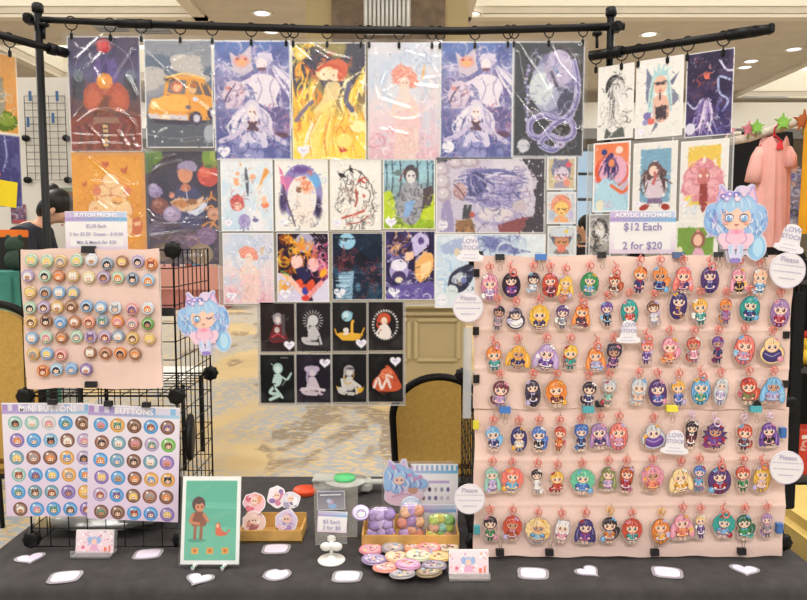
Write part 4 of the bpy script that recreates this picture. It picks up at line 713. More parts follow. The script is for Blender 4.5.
def art_night():
    rnd = random.Random(14); c = Canvas(51, 67, 1.9); c.grad((30, 44, 62), (26, 40, 60), (20, 26, 42), (34, 56, 78), (22, 34, 52)); c.cloud((54, 84, 112), 12, 3, .45, .65, .8, 2); c.ell(15, 8.5, 8.5, 8, (150, 200, 224)); c.ell(13, 7, 4, 3, (190, 226, 240)); c.stroke([(2, 5), (18, 6), (28, 5)], 1.4, (30, 40, 58)); c.cloud((16, 22, 36), 14, 6, .5, .6, .6)
    swirls(c, rnd, 50, 4, 20, 26, 36, [(110, 50, 60), (70, 32, 44), (150, 80, 84), (40, 22, 32)], 1.5, 6); swirls(c, rnd, 30, 30, 26, 48, 50, [(120, 56, 64), (60, 30, 42), (160, 90, 96)], 1.2, 6); c.ell(29, 26, 6, 7, (24, 26, 40)); c.poly([(6, 40), (22, 38), (20, 67), (10, 67)], (140, 176, 200)); c.poly([(22, 40), (34, 42), (36, 67), (20, 67)], (28, 42, 60)); c.ell(26, 54, 4, 6, (90, 130, 156), soft=2)
    for k in range(18): y = rnd.uniform(40, 66); c.stroke([(4, y), (10, y+.6), (18, y)], .9, (190, 220, 236) if k % 2 else (70, 110, 140))
    swirls(c, rnd, 16, 34, 48, 50, 66, [(110, 150, 170), (130, 60, 66)], .9, 6); heart(c, 7.5, 60, 6, (232, 234, 240)); c.stroke([(4, 59), (10, 59)], 1, (190, 190, 214)); c.frame(.8, (190, 192, 196)); return c
def art_armor():
    rnd = random.Random(15); c = Canvas(50, 69, 1.9, (70, 60, 110)); c.cloud((40, 34, 66), 12, 3, .4, .6, .9); LV = [(214, 206, 234), (160, 146, 200), (110, 94, 160), (240, 236, 246)]
    swirls(c, rnd, 50, 2, 2, 48, 66, LV, 1.8, 9); swirls(c, rnd, 20, 6, 6, 24, 22, [(220, 150, 90), (60, 34, 40), (240, 190, 130), (40, 26, 34)], 2, 7)
    c.poly(spline([(26, 8), (34, 2), (44, 8), (40, 24), (30, 28)], 3), (200, 190, 226)); c.ell(36, 10, 3, 4, (90, 70, 130)); c.poly(spline([(30, 30), (40, 22), (48, 24), (47, 40), (36, 52), (30, 44)], 3), (238, 180, 110)); c.poly(spline([(36, 34), (46, 30), (44, 42), (36, 48)], 3), (250, 214, 160)); c.stroke([(28, 28), (34, 24), (44, 16)], 2, (50, 30, 44)); c.ell(14, 40, 9.5, 11, (176, 164, 208)); c.ell(14, 34, 8, 6, (232, 226, 240)); c.ell(14, 46, 7, 6, (70, 58, 100)); c.ell(14, 49, 4, 3, (226, 214, 190)); c.poly(spline([(20, 22), (28, 20), (28, 28), (20, 30)], 3), (246, 200, 170)); c.poly([(4, 56), (48, 50), (50, 69), (0, 69)], (100, 86, 156)); swirls(c, rnd, 16, 2, 54, 48, 68, LV, 1.6, 10); heart(c, 9, 61, 6, (240, 240, 244)); c.stroke([(6, 60), (12, 60)], 1, (200, 196, 214)); c.frame(.8, (214, 212, 216)); return c
place_print(art_moon_pair(), 277, 233, 329, 302, 'small print of a gold-haired and a pink-haired figure under a moon', PG['mid'])
place_print(art_night(), 332, 233, 383, 300, 'small dark blue night print with a full moon over water', PG['mid'])
place_print(art_armor(), 385, 231, 435, 300, 'small purple and gold print of an armoured figure, end of the lower pocket row', PG['mid'])
def art_sleep():
    rnd = random.Random(16); c = Canvas(109, 74, 1.9, (206, 198, 214)); c.poly(spline([(84, 0), (109, 0), (109, 74), (86, 74), (98, 56), (100, 40), (106, 30), (96, 14)], 4), (52, 42, 52)); c.poly([(78, 0), (109, 0), (109, 74), (98, 74), (100, 40), (88, 8)], (52, 42, 52)); dots(c, rnd, 46, 82, 0, 109, 74, [(240, 236, 244)], .8); c.poly([(0, 0), (20, 0), (8, 5), (0, 8)], (60, 50, 60))
    c.poly(spline([(86, 14), (96, 14), (101, 24), (96, 34), (88, 38)], 4), (206, 194, 210)); c.poly(spline([(56, 0), (82, 0), (96, 20), (94, 46), (84, 60), (60, 40)], 4), (220, 212, 222))
    for x, y, a, b in ((6, 12, 8, 8), (7, 24, 8, 9), (8, 36, 8, 8), (20, 6, 8, 5), (34, 5, 10, 5)): c.ell(x, y, a, b, (184, 168, 182)); c.ell(x-1, y-1, a*.7, b*.65, (214, 202, 208)); c.ell(x-2, y-2, 1.4, 1.2, (244, 240, 244))
    PB = [(104, 102, 164), (140, 132, 186), (178, 168, 206), (76, 76, 134), (216, 208, 228), (160, 146, 190)]
    for i in range(46):
        y = rnd.uniform(10, 48); c.stroke([(22+rnd.uniform(-3, 6), y*.8+4), (44, y+rnd.uniform(-5, 3)), (66, y+rnd.uniform(-8, 10)), (90+rnd.uniform(-6, 4), y+rnd.uniform(-6, 14))], rnd.uniform(1.4, 3.4), PB[i % 6], taper=.9)
    swirls(c, rnd, 44, 44, 26, 86, 54, PB, 1.8, 10); swirls(c, rnd, 14, 74, 12, 94, 40, [(176, 160, 190), (140, 128, 176), (214, 196, 206)], 2, 9); c.poly(spline([(30, 20), (40, 14), (52, 22), (46, 34), (34, 38)], 3), (60, 60, 108)); hairflow(c, rnd, 36, 16, 12, 24, 10, PB[:4], 1.8, .8, 5)
    c.ell(24, 33, 7, 8, (206, 170, 170)); c.stroke([(18, 26), (24, 32), (28, 38)], 1.4, (110, 70, 84)); swirls(c, rnd, 10, 18, 26, 30, 40, [(150, 96, 104), (120, 80, 110)], 1.2, 5)
    c.ell(62, 58, 22, 9, (176, 164, 200)); c.ell(60, 56, 18, 7, (226, 214, 216)); c.ell(84, 48, 8, 6, (206, 188, 196)); swirls(c, rnd, 16, 42, 48, 84, 68, PB, 1.6, 12); c.poly([(28, 46), (36, 46), (34, 60), (26, 60)], (54, 56, 62)); c.poly([(20, 62), (36, 60), (40, 74), (20, 74)], (150, 104, 60)); dots(c, rnd, 14, 20, 62, 38, 74, [(196, 150, 90), (90, 60, 40)], 1); c.ell(36, 56, 2.6, 3, (190, 80, 60)); c.poly(spline([(6, 46), (14, 42), (18, 74), (4, 74)], 3), (160, 148, 188)); c.poly(spline([(62, 66), (82, 60), (96, 58), (90, 66), (84, 74), (64, 74)], 3), (140, 66, 70)); c.ell(96, 64, 6, 5, (48, 36, 44)); c.ell(7, 66, 5, 5.4, (238, 234, 240)); c.stroke([(4.5, 66), (9.5, 66)], 1, (190, 184, 206)); c.frame(1); return c
place_print(art_sleep(), 436, 158, 545, 233, 'wide lilac print of a sleeping figure with flowing hair', 'wide prints right of the pockets', creases=[([(10, 3), (60, 2)], 1.4, 2)], seed=11, pad=1, amp=.3)
def art_sky():
    rnd = random.Random(17); c = Canvas(110, 74, 1.7); c.grad((184, 202, 220), (206, 220, 232), (196, 216, 234), (214, 226, 236)); c.cloud((226, 232, 236), 16, 3, .4, .6, .9, 1.6)
    c.poly(spline([(46, 2), (60, 4), (80, 14), (96, 18), (82, 20), (66, 18), (52, 14)], 4), (120, 128, 176)); c.poly(spline([(5, 12), (20, 5), (36, 6), (30, 14), (18, 20), (8, 20)], 4), (170, 184, 214)); swirls(c, rnd, 26, 44, 2, 92, 20, [(90, 98, 150), (160, 166, 204), (206, 214, 230)], 1.4, 14); swirls(c, rnd, 18, 2, 26, 30, 60, [(130, 180, 220), (170, 200, 226), (230, 236, 240)], 2, 12); swirls(c, rnd, 16, 60, 4, 108, 40, [(226, 232, 238), (180, 196, 220)], 2, 12); c.ell(22, 18, 3, 4, (222, 206, 176))
    c.poly(spline([(12, 54), (16, 40), (28, 32), (40, 30), (38, 44), (30, 56), (20, 60)], 4), (56, 56, 78)); c.ell(24, 44, 8, 5, (206, 210, 214), -.5); c.ell(29, 46, 3, 3, (120, 130, 180)); c.ell(25, 50, 2, 2, (150, 120, 90)); swirls(c, rnd, 14, 16, 34, 38, 56, [(190, 196, 206), (40, 40, 60), (110, 120, 160)], 1.2, 5); c.ell(7, 66, 5.5, 6, (238, 238, 242)); c.stroke([(4, 66), (10, 66)], 1, (190, 190, 210)); c.ell(17, 58, 6.5, 7, (216, 226, 226)); c.stroke([(14, 57), (20, 57)], 1, (170, 186, 196)); c.frame(1.2); return c
place_print(art_sky(), 435, 234, 545, 308, 'wide pale blue sky print behind the left top corner of the charm banner', 'wide prints right of the pockets')
def art_face(bgc, hair, skin, extra, seed):
    rnd = random.Random(seed); c = Canvas(35, 33, 2, (224, 220, 216)); c.poly([(2, 2), (33, 2), (33, 31), (2, 31)], bgc); swirls(c, rnd, 14, 2, 2, 33, 31, [mix(bgc, WHITE, .5), mix(bgc, (90, 90, 120), .3)], 1, 7); c.ell(17, 13, 12, 10, hair); swirls(c, rnd, 12, 7, 4, 27, 14, [mix(hair, WHITE, .35), mix(hair, DARK, .3)], 1.2, 7); c.ell(17.5, 17, 9, 7.4, mix(skin, DARK, .25)); c.ell(17.5, 17, 8.6, 7, skin)
    for q in (-1, 1): c.stroke([(17.5+q*3-2, 17), (17.5+q*3.5, 18.4), (17.5+q*4+2, 17)], .9, (70, 44, 50)); c.ell(17.5+q*5.4, 20, 1.6, 1, (236, 140, 120))
    c.stroke([(16, 21.4), (17.5, 22), (19, 21.4)], .8, (150, 80, 70)); c.poly([(10, 26), (17, 24), (25, 26), (27, 31), (8, 31)], mix(hair, skin, .4)); extra(c); c.frame(1.4, (222, 224, 228)); return c
place_print(art_face((202, 186, 150), (126, 126, 150), (214, 200, 214), lambda c: (c.poly([(7, 6), (9, 0.5), (14, 5)], (126, 126, 150)), c.poly([(20, 5), (24, 0.5), (27, 7)], (126, 126, 150)), c.ell(26, 8, 4, 2.6, (214, 100, 110)), c.ell(24, 26, 4, 4, (226, 150, 130))), 1), 547, 157, 576, 190, 'small cartoon portrait with grey cat ears and a pink bow', PG['chibi'])
place_print(art_face((206, 208, 214), (232, 150, 120), (240, 200, 120), lambda c: (c.ell(6, 24, 4, 5, (180, 190, 206)), c.ell(29, 24, 3, 5, (190, 180, 214))), 2), 547, 192, 576, 224, 'small cartoon portrait with coral hair and a golden face', PG['chibi'])
place_print(art_face((200, 206, 208), (96, 110, 130), (206, 150, 110), lambda c: (c.ell(17, 8, 13, 6, (206, 212, 218)), c.stroke([(5, 12), (17, 13), (29, 12)], 1.2, (170, 90, 80)), c.ell(23, 6, 2.4, 2, (236, 206, 90)), c.ell(17, 25, 5, 4, (230, 130, 110))), 3), 547.5, 226, 576, 256, 'small cartoon portrait with a pale cap, lowest of its strip', PG['chibi'])
# --- eight black prints
def art_black(fig, bgc, tg):
    c = Canvas(35, 49, 2, bgc); c.cloud(mix(bgc, WHITE, .10), 14, 3, .5, .7, 1)
    fig(c)
    if tg: tagmark(c, tg[0], tg[1], 5)
    c.frame(.7, (176, 172, 168)); return c
def sit(c, x, y, sk, hair, flip=1, glow=None):
    f = flip
    if glow:
        for k in range(20): a = 6.283*k/20; c.stroke([(x+7*math.cos(a), y+7*math.sin(a)), (x+10*math.cos(a), y+10*math.sin(a))], .9, glow)
    c.poly(spline([(x-3*f, y+6), (x+3*f, y+6), (x+5*f, y+13), (x+4*f, y+19), (x-6*f, y+20), (x-5*f, y+12)], 3), sk); c.stroke([(x-4*f, y+19), (x-10*f, y+18), (x-7*f, y+22), (x+4*f, y+23)], 3.4, sk); c.stroke([(x+3*f, y+8), (x+6*f, y+15), (x+8*f, y+23)], 2.2, sk); c.stroke([(x-2*f, y+19), (x+6*f, y+22)], .7, mix(sk, DARK, .5)); c.ell(x, y, 5.4, 5.6, hair); c.ell(x+.6*f, y+1.6, 3, 3.4, mix(sk, WHITE, .2)); c.stroke([(x-4*f, y), (x-5*f, y+7), (x-4*f, y+11)], 2, hair)
def f1(c): c.poly(spline([(8, 37), (13, 24), (18, 18), (23, 25), (28, 36), (24, 39), (12, 40)], 3), (110, 40, 48)); c.stroke([(5, 38), (14, 36), (30, 37)], 1.4, (70, 60, 66)); c.ell(18, 16, 5, 6, (160, 150, 156)); c.ell(18, 17, 2.6, 3.4, (220, 208, 204)); c.poly([(21, 12), (25, 11), (25, 32), (22, 34)], (90, 78, 84)); c.ell(17, 27, 2.6, 3, (206, 190, 190)); c.stroke([(12, 34), (18, 31), (24, 35)], 1.4, (190, 80, 84))
def f2(c): sit(c, 17, 18, (196, 192, 194), (206, 202, 206), 1, (188, 184, 188))
def f3(c): c.ell(15, 14, 5.4, 5.4, (150, 196, 210)); c.ell(14, 13, 3, 3, (200, 226, 230)); c.stroke([(3, 27), (6, 33), (17, 36), (28, 33), (32, 26)], 1.6, (220, 160, 50)); c.poly(spline([(4, 32), (10, 30), (26, 31), (31, 33), (24, 38), (10, 38)], 3), (232, 176, 60)); c.stroke([(20, 34), (20, 22), (21, 19)], 2.8, (236, 180, 66)); c.ell(14, 28, 3, 2.6, (230, 220, 210)); c.stroke([(12, 32), (16, 31)], 2, (232, 224, 214))
def f4(c):
    for k in range(30): a = 6.283*k/30; c.ell(17+12*math.cos(a), 23+14*math.sin(a), 1.3, .9, (222, 218, 216), a)
    c.ell(16, 17, 6.4, 6, (198, 84, 54)); c.ell(16, 19, 3, 3.6, (240, 214, 196)); c.poly(spline([(11, 24), (18, 22), (23, 30), (20, 37), (11, 35)], 3), (238, 226, 218)); c.stroke([(11, 14), (9, 22), (12, 28)], 2.2, (190, 76, 50)); c.stroke([(12, 26), (9, 32), (14, 36)], 2, (240, 228, 220))
def f5(c): sk = (188, 212, 206); c.ell(18, 14, 5, 5.4, (170, 200, 196)); c.ell(18, 15, 3, 3.4, (206, 224, 218)); c.poly(spline([(14, 20), (20, 19), (22, 26), (18, 32), (12, 28)], 3), sk); c.stroke([(16, 30), (10, 38), (20, 40), (10, 45)], 3.2, sk); c.stroke([(14, 32), (20, 40), (22, 43)], 2.6, sk); c.stroke([(21, 22), (27, 25), (31, 19)], 2, sk); c.stroke([(22, 31), (31, 18)], .8, (150, 176, 170)); c.stroke([(21, 3.5), (28, 3.5)], .7, (180, 180, 180))
def f6(c): sit(c, 16, 17, (206, 190, 200), (176, 160, 184)); c.ell(12, 15, 3.6, 3, (190, 176, 200)); c.ell(20, 15, 3.6, 3, (190, 176, 200)); c.stroke([(6, 36), (14, 34), (28, 36)], 3, (214, 200, 208)); c.stroke([(8, 39), (18, 38), (26, 40)], 2, (200, 186, 196))
def f7(c): c.stroke([(5, 33), (8, 38), (18, 40), (28, 38), (31, 34)], 1.8, (222, 164, 54)); c.ell(27, 36, 4, 2.6, (232, 176, 60)); sit(c, 17, 17, (206, 202, 196), (170, 166, 168)); c.stroke([(12, 22), (14, 30), (20, 28), (22, 20)], 1, (222, 170, 70)); c.stroke([(10, 26), (12, 38)], 3, (214, 210, 204)); c.stroke([(21, 28), (28, 33)], 3, (214, 210, 204)); c.ell(18, 15, 4, 1.2, (90, 84, 90))
def f8(c): c.poly(spline([(4, 33), (6, 26), (14, 20), (18, 12), (24, 16), (30, 26), (33, 34), (26, 38), (10, 38)], 3), (206, 92, 60)); c.ell(18, 21, 6, 6, (222, 120, 84)); rnd = random.Random(1); swirls(c, rnd, 16, 6, 16, 30, 36, [(236, 150, 110), (176, 70, 46)], 1.2, 6); c.stroke([(6, 34), (10, 25), (13, 35)], 2.4, (240, 222, 212)); c.stroke([(14, 35), (19, 26), (22, 34)], 2.4, (240, 222, 212)); c.stroke([(21, 32), (18, 22), (24, 24)], 2, (240, 216, 204))
BK = (30, 26, 28)
XS = (259.5, 295.5, 331.5, 367.5, 404)
BL = [[(f1, (36, 27, 28), (29, 42), 'crimson seated figure'), (f2, (34, 30, 32), None, 'white-haired glowing figure'), (f3, (28, 26, 26), (29, 41), 'golden boat under a blue moon'), (f4, (30, 25, 25), None, 'red-haired figure in a ring of white leaves')],
      [(f5, (20, 21, 22), None, 'pale mint dancing figure with a staff'), (f6, (32, 26, 38), (29, 9), 'lilac kneeling figure'), (f7, (24, 22, 24), None, 'white figure with golden ribbons'), (f8, (22, 20, 20), (27, 8), 'large coral cloak')]]
for j, row in enumerate(BL):
    for i, (fg, bgc, tg, what) in enumerate(row): place_print(art_black(fg, bgc, tg), XS[i]+.4, (302.5, 354)[j]-i*.4, XS[i+1]-.4, (352.5, 404)[j]-i*.4, f'black mini print of a {what}', PG['black'], tex=.25)
# --- prints on the right arm, which comes forward
def wing_art_portrait(w, h, fn):
    c = Canvas(w, h, 1.8, (226, 222, 216)); fn(c); return c
wdir = Vector((RW1.x-RW0.x, RW1.y-RW0.y, 0)).normalized(); wrz = math.atan2(wdir.y, wdir.x)
def on_wing(px, py):       # point of the arm's vertical plane seen at a pixel
    cp, sp_ = math.cos(PITCH), math.sin(PITCH); a = (px-403.5)/F; b = (300-py)/F; dr = Vector((a, cp+b*sp_, -sp_+b*cp)); n = Vector((wdir.y, -wdir.x, 0)); o = Vector((0, 0, CAMZ))
    return o+dr*((RW0-o).dot(n)/dr.dot(n))
def wing_print(fn, x0, y0, x1, y1, label, group=PG['wing'], off=.0, mk=None):
    tl, br = on_wing(x0, (y0+y1)/2), on_wing(x1, (y0+y1)/2); W = (br-tl).length; pm = (tl+br)/2; t_, b_ = on_wing((x0+x1)/2, y0), on_wing((x0+x1)/2, y1); H = t_.z-b_.z
    c = Canvas((x1-x0), (y1-y0), 1.8, (230, 226, 220)); fn(c, x1-x0, y1-y0); paint(c, int(x0+y0), int((x1-x0)*(y1-y0)/16)); soften(c)
    t = thing('art_print', label, 'art print', (pm.x, pm.y, b_.z), group, wrz); link('printed_sheet', c.mesh('printed_sheet', W, H), PRINT, t); return t, W, H
def w_ink(c, w, h):
    rnd = random.Random(3); c.ell(w*.48, h*.30, w*.27, h*.17, (60, 58, 60)); c.ell(w*.54, h*.34, w*.2, h*.15, (214, 210, 206)); swirls(c, rnd, 60, w*.12, h*.2, w*.85, h*.85, [(70, 66, 68), (140, 136, 134), (190, 186, 182), (228, 224, 218)], 1, 8); hairflow(c, rnd, w*.4, h*.3, 16, h*.55, w*.22, [(120, 116, 116), (206, 202, 198), (236, 232, 226)], 1.4, 0, 4); c.poly(spline([(w*.2, h*.98), (w*.26, h*.84), (w*.4, h*.92), (w*.7, h*.84), (w*.78, h*.98)], 3), (96, 100, 94)); c.frame(.6)
def w_crown(c, w, h):
    c.poly([(w*.22, h*.1), (w*.4, h*.3), (w*.3, h*.62), (w*.22, h*.5)], (120, 124, 150)); c.poly([(w*.9, h*.2), (w*.7, h*.32), (w*.78, h*.36)], (110, 112, 136)); c.poly([(w*.68, h*.34), (w*.94, h*.52), (w*.8, h*.62)], (130, 132, 150)); c.poly([(w*.44, h*.8), (w*.34, h*.96), (w*.5, h*.84)], (120, 122, 140))
    for q in (-1, 1): c.stroke([(w*(.52+q*.12), h*.24), (w*(.52+q*.18), h*.42), (w*(.52+q*.2), h*.66)], w*.12, (190, 214, 214)); c.stroke([(w*(.52+q*.15), h*.3), (w*(.52+q*.22), h*.6)], w*.03, (140, 176, 180))
    c.poly([(w*.38, h*.24), (w*.36, h*.1), (w*.44, h*.18), (w*.46, h*.06), (w*.53, h*.16), (w*.6, h*.06), (w*.61, h*.18), (w*.69, h*.12), (w*.66, h*.24)], (170, 206, 210)); c.poly(spline([(w*.38, h*.5), (w*.52, h*.46), (w*.68, h*.52), (w*.72, h*.74), (w*.54, h*.82), (w*.38, h*.74)], 3), (226, 180, 160)); c.poly([(w*.42, h*.62), (w*.66, h*.6), (w*.66, h*.78), (w*.44, h*.78)], (74, 62, 70)); c.ell(w*.52, h*.34, w*.14, h*.12, (230, 184, 160)); c.stroke([(w*.4, h*.31), (w*.5, h*.33), (w*.64, h*.30)], 1, (60, 50, 56)); c.ell(w*.47, h*.32, 2.6, 1.8, (80, 70, 76)); c.ell(w*.58, h*.32, 2.6, 1.8, (80, 70, 76)); c.stroke([(w*.49, h*.41), (w*.55, h*.41)], 1, (180, 80, 80)); c.stroke([(w*.52, h*.44), (w*.52, h*.52)], 1.6, (60, 50, 60))
    c.ell(w*.26, h*.72, 4, 4, (128, 118, 176)); c.ell(w*.34, h*.79, 4, 3.4, (224, 110, 96)); c.ell(w*.22, h*.8, 3, 2.6, (150, 150, 196)); tagmark(c, w*.14, h*.92, 3.6); c.frame(.6)
def w_dark(c, w, h):
    rnd = random.Random(7); c.grad((40, 34, 60), (48, 38, 68), (46, 38, 78), (80, 72, 130)); c.cloud((78, 62, 96), 12, 3, .45, .65, .8); dots(c, rnd, 20, 2, 2, w-2, h*.4, [(160, 170, 200)], .6); swirls(c, rnd, 20, w*.15, h*.1, w*.6, h*.6, [(170, 84, 70), (110, 60, 80), (210, 150, 140), (60, 40, 70)], 1.6, 6); c.ell(w*.44, h*.28, 3, 4, (220, 110, 90))
    for k in range(16): c.stroke([(w*(.42+rnd.uniform(-.05, .1)), h*.55), (w*(.4+rnd.uniform(-.2, .2)), h*.75), (w*(.42+rnd.uniform(-.4, .35)), h*.98)], 2, [(220, 206, 226), (160, 140, 190), (110, 90, 150)][k % 3], taper=.7)
    c.stroke([(w*.7, h*.12), (w*.84, h*.24), (w*.98, h*.26)], 2, (206, 206, 230)); c.stroke([(w*.92, h*.36), (w*.7, h*.32), (w*.72, h*.5), (w*.9, h*.6), (w*.8, h*.72)], 2.2, (170, 180, 220)); c.stroke([(w*.05, h*.58), (w*.2, h*.66), (w*.35, h*.56)], 2, (190, 190, 220)); swirls(c, rnd, 20, w*.6, h*.5, w*.98, h*.98, [(110, 110, 180), (60, 50, 110), (190, 190, 226)], 1.4, 8); c.ell(w*.12, h*.9, 5, 6, (214, 210, 226)); c.frame(.9)
def w_sunset(c, w, h):
    rnd = random.Random(9); c.grad((226, 122, 76), (230, 134, 96), (220, 160, 170), (170, 200, 220), (150, 196, 214)); c.ell(w*.5, h*.42, w*.46, h*.24, (222, 96, 66)); c.ell(w*.54, h*.4, w*.38, h*.22, (226, 170, 190)); c.ell(w*.3, h*.14, 3, 3, (60, 70, 130)); c.ell(w*.7, h*.12, 3.6, 3.6, (240, 214, 200)); c.poly(spline([(w*.1, h*.6), (w*.4, h*.5), (w*.7, h*.64), (w*.9, h*.98), (w*.05, h*.98)], 3), (176, 212, 226)); hairflow(c, rnd, w*.48, h*.16, 16, h*.4, w*.14, [(90, 70, 120), (130, 100, 150), (60, 50, 90)], 2, -.1, 4); c.ell(w*.5, h*.3, 3, 4, (230, 140, 100)); swirls(c, rnd, 18, 2, h*.5, w-2, h-2, [(220, 230, 236), (130, 170, 200), (214, 170, 196)], 1.4, 9); c.stroke([(w*.5, h*.62), (w*.8, h*.72), (w*.98, h*.64)], 3, (226, 110, 70)); c.ell(w*.2, h*.9, 4, 6, (226, 222, 200)); c.frame(1.6)
def w_girl(c, w, h, bgc=(126, 166, 190), hair=(112, 84, 84)):
    c.poly([(w*.17, h*.1), (w*.86, h*.1), (w*.86, h*.86), (w*.17, h*.86)], bgc); rnd = random.Random(2)
    c.poly(spline([(w*.3, h*.78), (w*.24, h*.6), (w*.32, h*.44), (w*.5, h*.26), (w*.7, h*.44), (w*.78, h*.62), (w*.74, h*.78)], 4), (236, 232, 228)); hairflow(c, rnd, w*.5, h*.34, 22, h*.42, w*.24, [hair, mix(hair, DARK, .35), mix(hair, WHITE, .25)], 2.6, 0, 5); c.ell(w*.5, h*.38, w*.16, h*.10, hair); c.ell(w*.47, h*.41, w*.1, h*.075, (236, 204, 186)); c.poly(spline([(w*.38, h*.54), (w*.5, h*.5), (w*.64, h*.54), (w*.7, h*.72), (w*.62, h*.8), (w*.36, h*.8), (w*.3, h*.7)], 4), (214, 196, 206)); c.stroke([(w*.46, h*.6), (w*.52, h*.5), (w*.5, h*.44)], 3, (190, 110, 104)); c.poly([(w*.36, h*.8), (w*.66, h*.8), (w*.7, h*.88), (w*.34, h*.88)], (130, 110, 140)); c.ell(w*.28, h*.93, w*.12, h*.04, (160, 66, 58), -.4); c.ell(w*.76, h*.93, w*.1, h*.045, (160, 66, 58), .3); tagmark(c, w*.12, h*.88, 3.6); c.frame(.7)
def w_unicorn(c, w, h):
    c.poly([(w*.16, h*.07), (w*.84, h*.07), (w*.84, h*.8), (w*.16, h*.8)], (228, 194, 90)); rnd = random.Random(5)
    for x, y, r in ((.5, .36, 11), (.3, .46, 11), (.68, .46, 11), (.25, .58, 10), (.74, .58, 9), (.34, .64, 9), (.66, .68, 8)): c.ell(w*x, h*y, r, r*1.05, (214, 140, 150)); c.ell(w*x-2, h*y-2, r*.6, r*.6, (228, 170, 176))
    swirls(c, rnd, 40, w*.1, h*.28, w*.85, h*.74, [(196, 116, 132), (240, 190, 196), (220, 150, 160)], 1.6, 9); c.poly([(w*.5, h*.18), (w*.56, h*.28), (w*.46, h*.28)], (240, 230, 220)); c.poly([(w*.68, h*.26), (w*.74, h*.22), (w*.76, h*.34)], (240, 222, 214)); c.ell(w*.5, h*.45, w*.13, h*.1, (200, 120, 116)); c.ell(w*.43, h*.44, 1.6, 1.6, (240, 220, 210)); c.ell(w*.58, h*.44, 1.6, 1.6, (240, 220, 210)); c.poly([(w*.42, h*.54), (w*.58, h*.54), (w*.6, h*.82), (w*.5, h*.9), (w*.42, h*.8)], (150, 70, 66)); c.poly([(w*.12, h*.7), (w*.26, h*.66), (w*.24, h*.84), (w*.12, h*.82)], (240, 214, 100)); swirls(c, rnd, 12, w*.05, h*.74, w*.4, h*.96, [(220, 220, 232), (190, 206, 220)], 1.6, 6); tagmark(c, w*.1, h*.78, 3.6); c.frame(.7)
def w_mono(c, w, h):
    rnd = random.Random(4); c.grad((150, 146, 144), (206, 202, 198), (120, 116, 114)); c.ell(w*.5, h*.35, w*.35, h*.25, (70, 68, 70)); c.ell(w*.5, h*.4, w*.22, h*.2, (216, 212, 208)); swirls(c, rnd, 50, 1, 1, w-1, h-1, [(50, 48, 50), (230, 228, 224), (120, 116, 116), (160, 140, 120)], 1.4, 7); c.frame(.8)
def w_green(c, w, h):
    c.poly([(w*.08, h*.18), (w*.9, h*.18), (w*.9, h*.92), (w*.08, h*.92)], (122, 156, 74)); c.ell(w*.56, h*.5, w*.16, h*.24, (150, 100, 84)); c.ell(w*.55, h*.52, w*.1, h*.16, (234, 190, 166)); c.poly([(w*.42, h*.92), (w*.5, h*.72), (w*.64, h*.72), (w*.72, h*.92)], (224, 170, 190)); c.poly([(w*.5, h*.3), (w*.54, h*.16), (w*.6, h*.3)], (220, 150, 150)); c.ell(w*.14, h*.8, 3, 4, (226, 220, 190)); c.frame(.7)
for fn, x0, y0, x1, y1, lb in ((w_ink, 598, 65, 633.5, 139, 'white print of a long-haired ink portrait on the right arm'), (w_crown, 636, 58, 683, 137, 'white print of a teal-crowned bust with grey shards'), (w_dark, 686, 51, 733, 136, 'dark purple print with pale curling ribbons on the right arm'), (w_sunset, 593, 142, 630, 212, 'orange and blue print of a dark-haired figure by a red ring'), (w_girl, 633, 142, 677, 212, 'print of a brown-haired girl on a plain blue panel'), (w_unicorn, 680, 140, 728, 221, 'print of a pink-haired horned girl on a plain yellow panel'), (w_mono, 589, 214, 611, 256, 'small black and white print left of the price sign'), (w_green, 674, 221, 718, 258, 'small print of a brown-haired girl on a plain green panel')):
    wing_print(fn, x0, y0, x1, y1, lb)
tl, tr_ = on_wing(588, 150), on_wing(733, 150); zt_, zb_ = on_wing(660, 138).z, on_wing(660, 258).z; pm = (tl+tr_)/2-Vector((wdir.y, -wdir.x, 0))*.004
t = thing('pocket_sheet', 'clear plastic pocket sheet hanging from the right arm', 'plastic sheet', (pm.x, pm.y, zb_), 'clear pocket sheets', wrz)
MB().box((0, 0, (zt_-zb_)/2), ((tr_-tl).length, .0012, zt_-zb_)).build('film', POCKET, t)
mb = MB()
for f in (-.5, -.21, .11, .5): mb.box((f*(tr_-tl).length, -.001, (zt_-zb_)/2), (.004, .0016, zt_-zb_))
mb.build('welded_seam', clear('pocket_seam'), t)
# --- posters on the left arm, coming forward out of the picture
ldir = Vector((LW1.x-LW0.x, LW1.y-LW0.y, 0)).normalized()
def left_wing(xc, y0, y1, hw, label, art):
    f = .74; b0 = LW0+(LW1-LW0)*f
    s = S((y0+y1)/2, b0.y); H = (y1-y0)*s; z0 = P(xc, y1, b0.y).z
    t = thing('art_print', label, 'art print', (b0.x-.06, b0.y, z0), 'prints on the left arm', math.atan2(-ldir.y, -ldir.x)); W = hw
    c = Canvas(W/s, y1-y0, 1.5); art(c, W/s, y1-y0); paint(c, 7, 300); link('printed_sheet', c.mesh('printed_sheet', W, H), PRINT, t); return t, W, H
def lw1(c, w, h):
    c.grad((226, 170, 104), (220, 160, 92), (214, 150, 84), (206, 150, 70)); rnd = random.Random(2); c.ell(w*.78, h*.84, w*.2, h*.13, (92, 116, 42)); c.ell(w*.82, h*.82, w*.12, h*.08, (130, 150, 60)); c.poly(spline([(w*.7, h*.2), (w*.8, h*.4), (w*.8, h*.7), (w*.6, h*.8), (w*.5, h*.4)], 3), (150, 146, 130)); swirls(c, rnd, 26, w*.4, h*.2, w*.95, h*.9, [(240, 200, 140), (190, 186, 170), (110, 120, 60)], 1.4, 9); c.frame(1.4, (230, 216, 196))
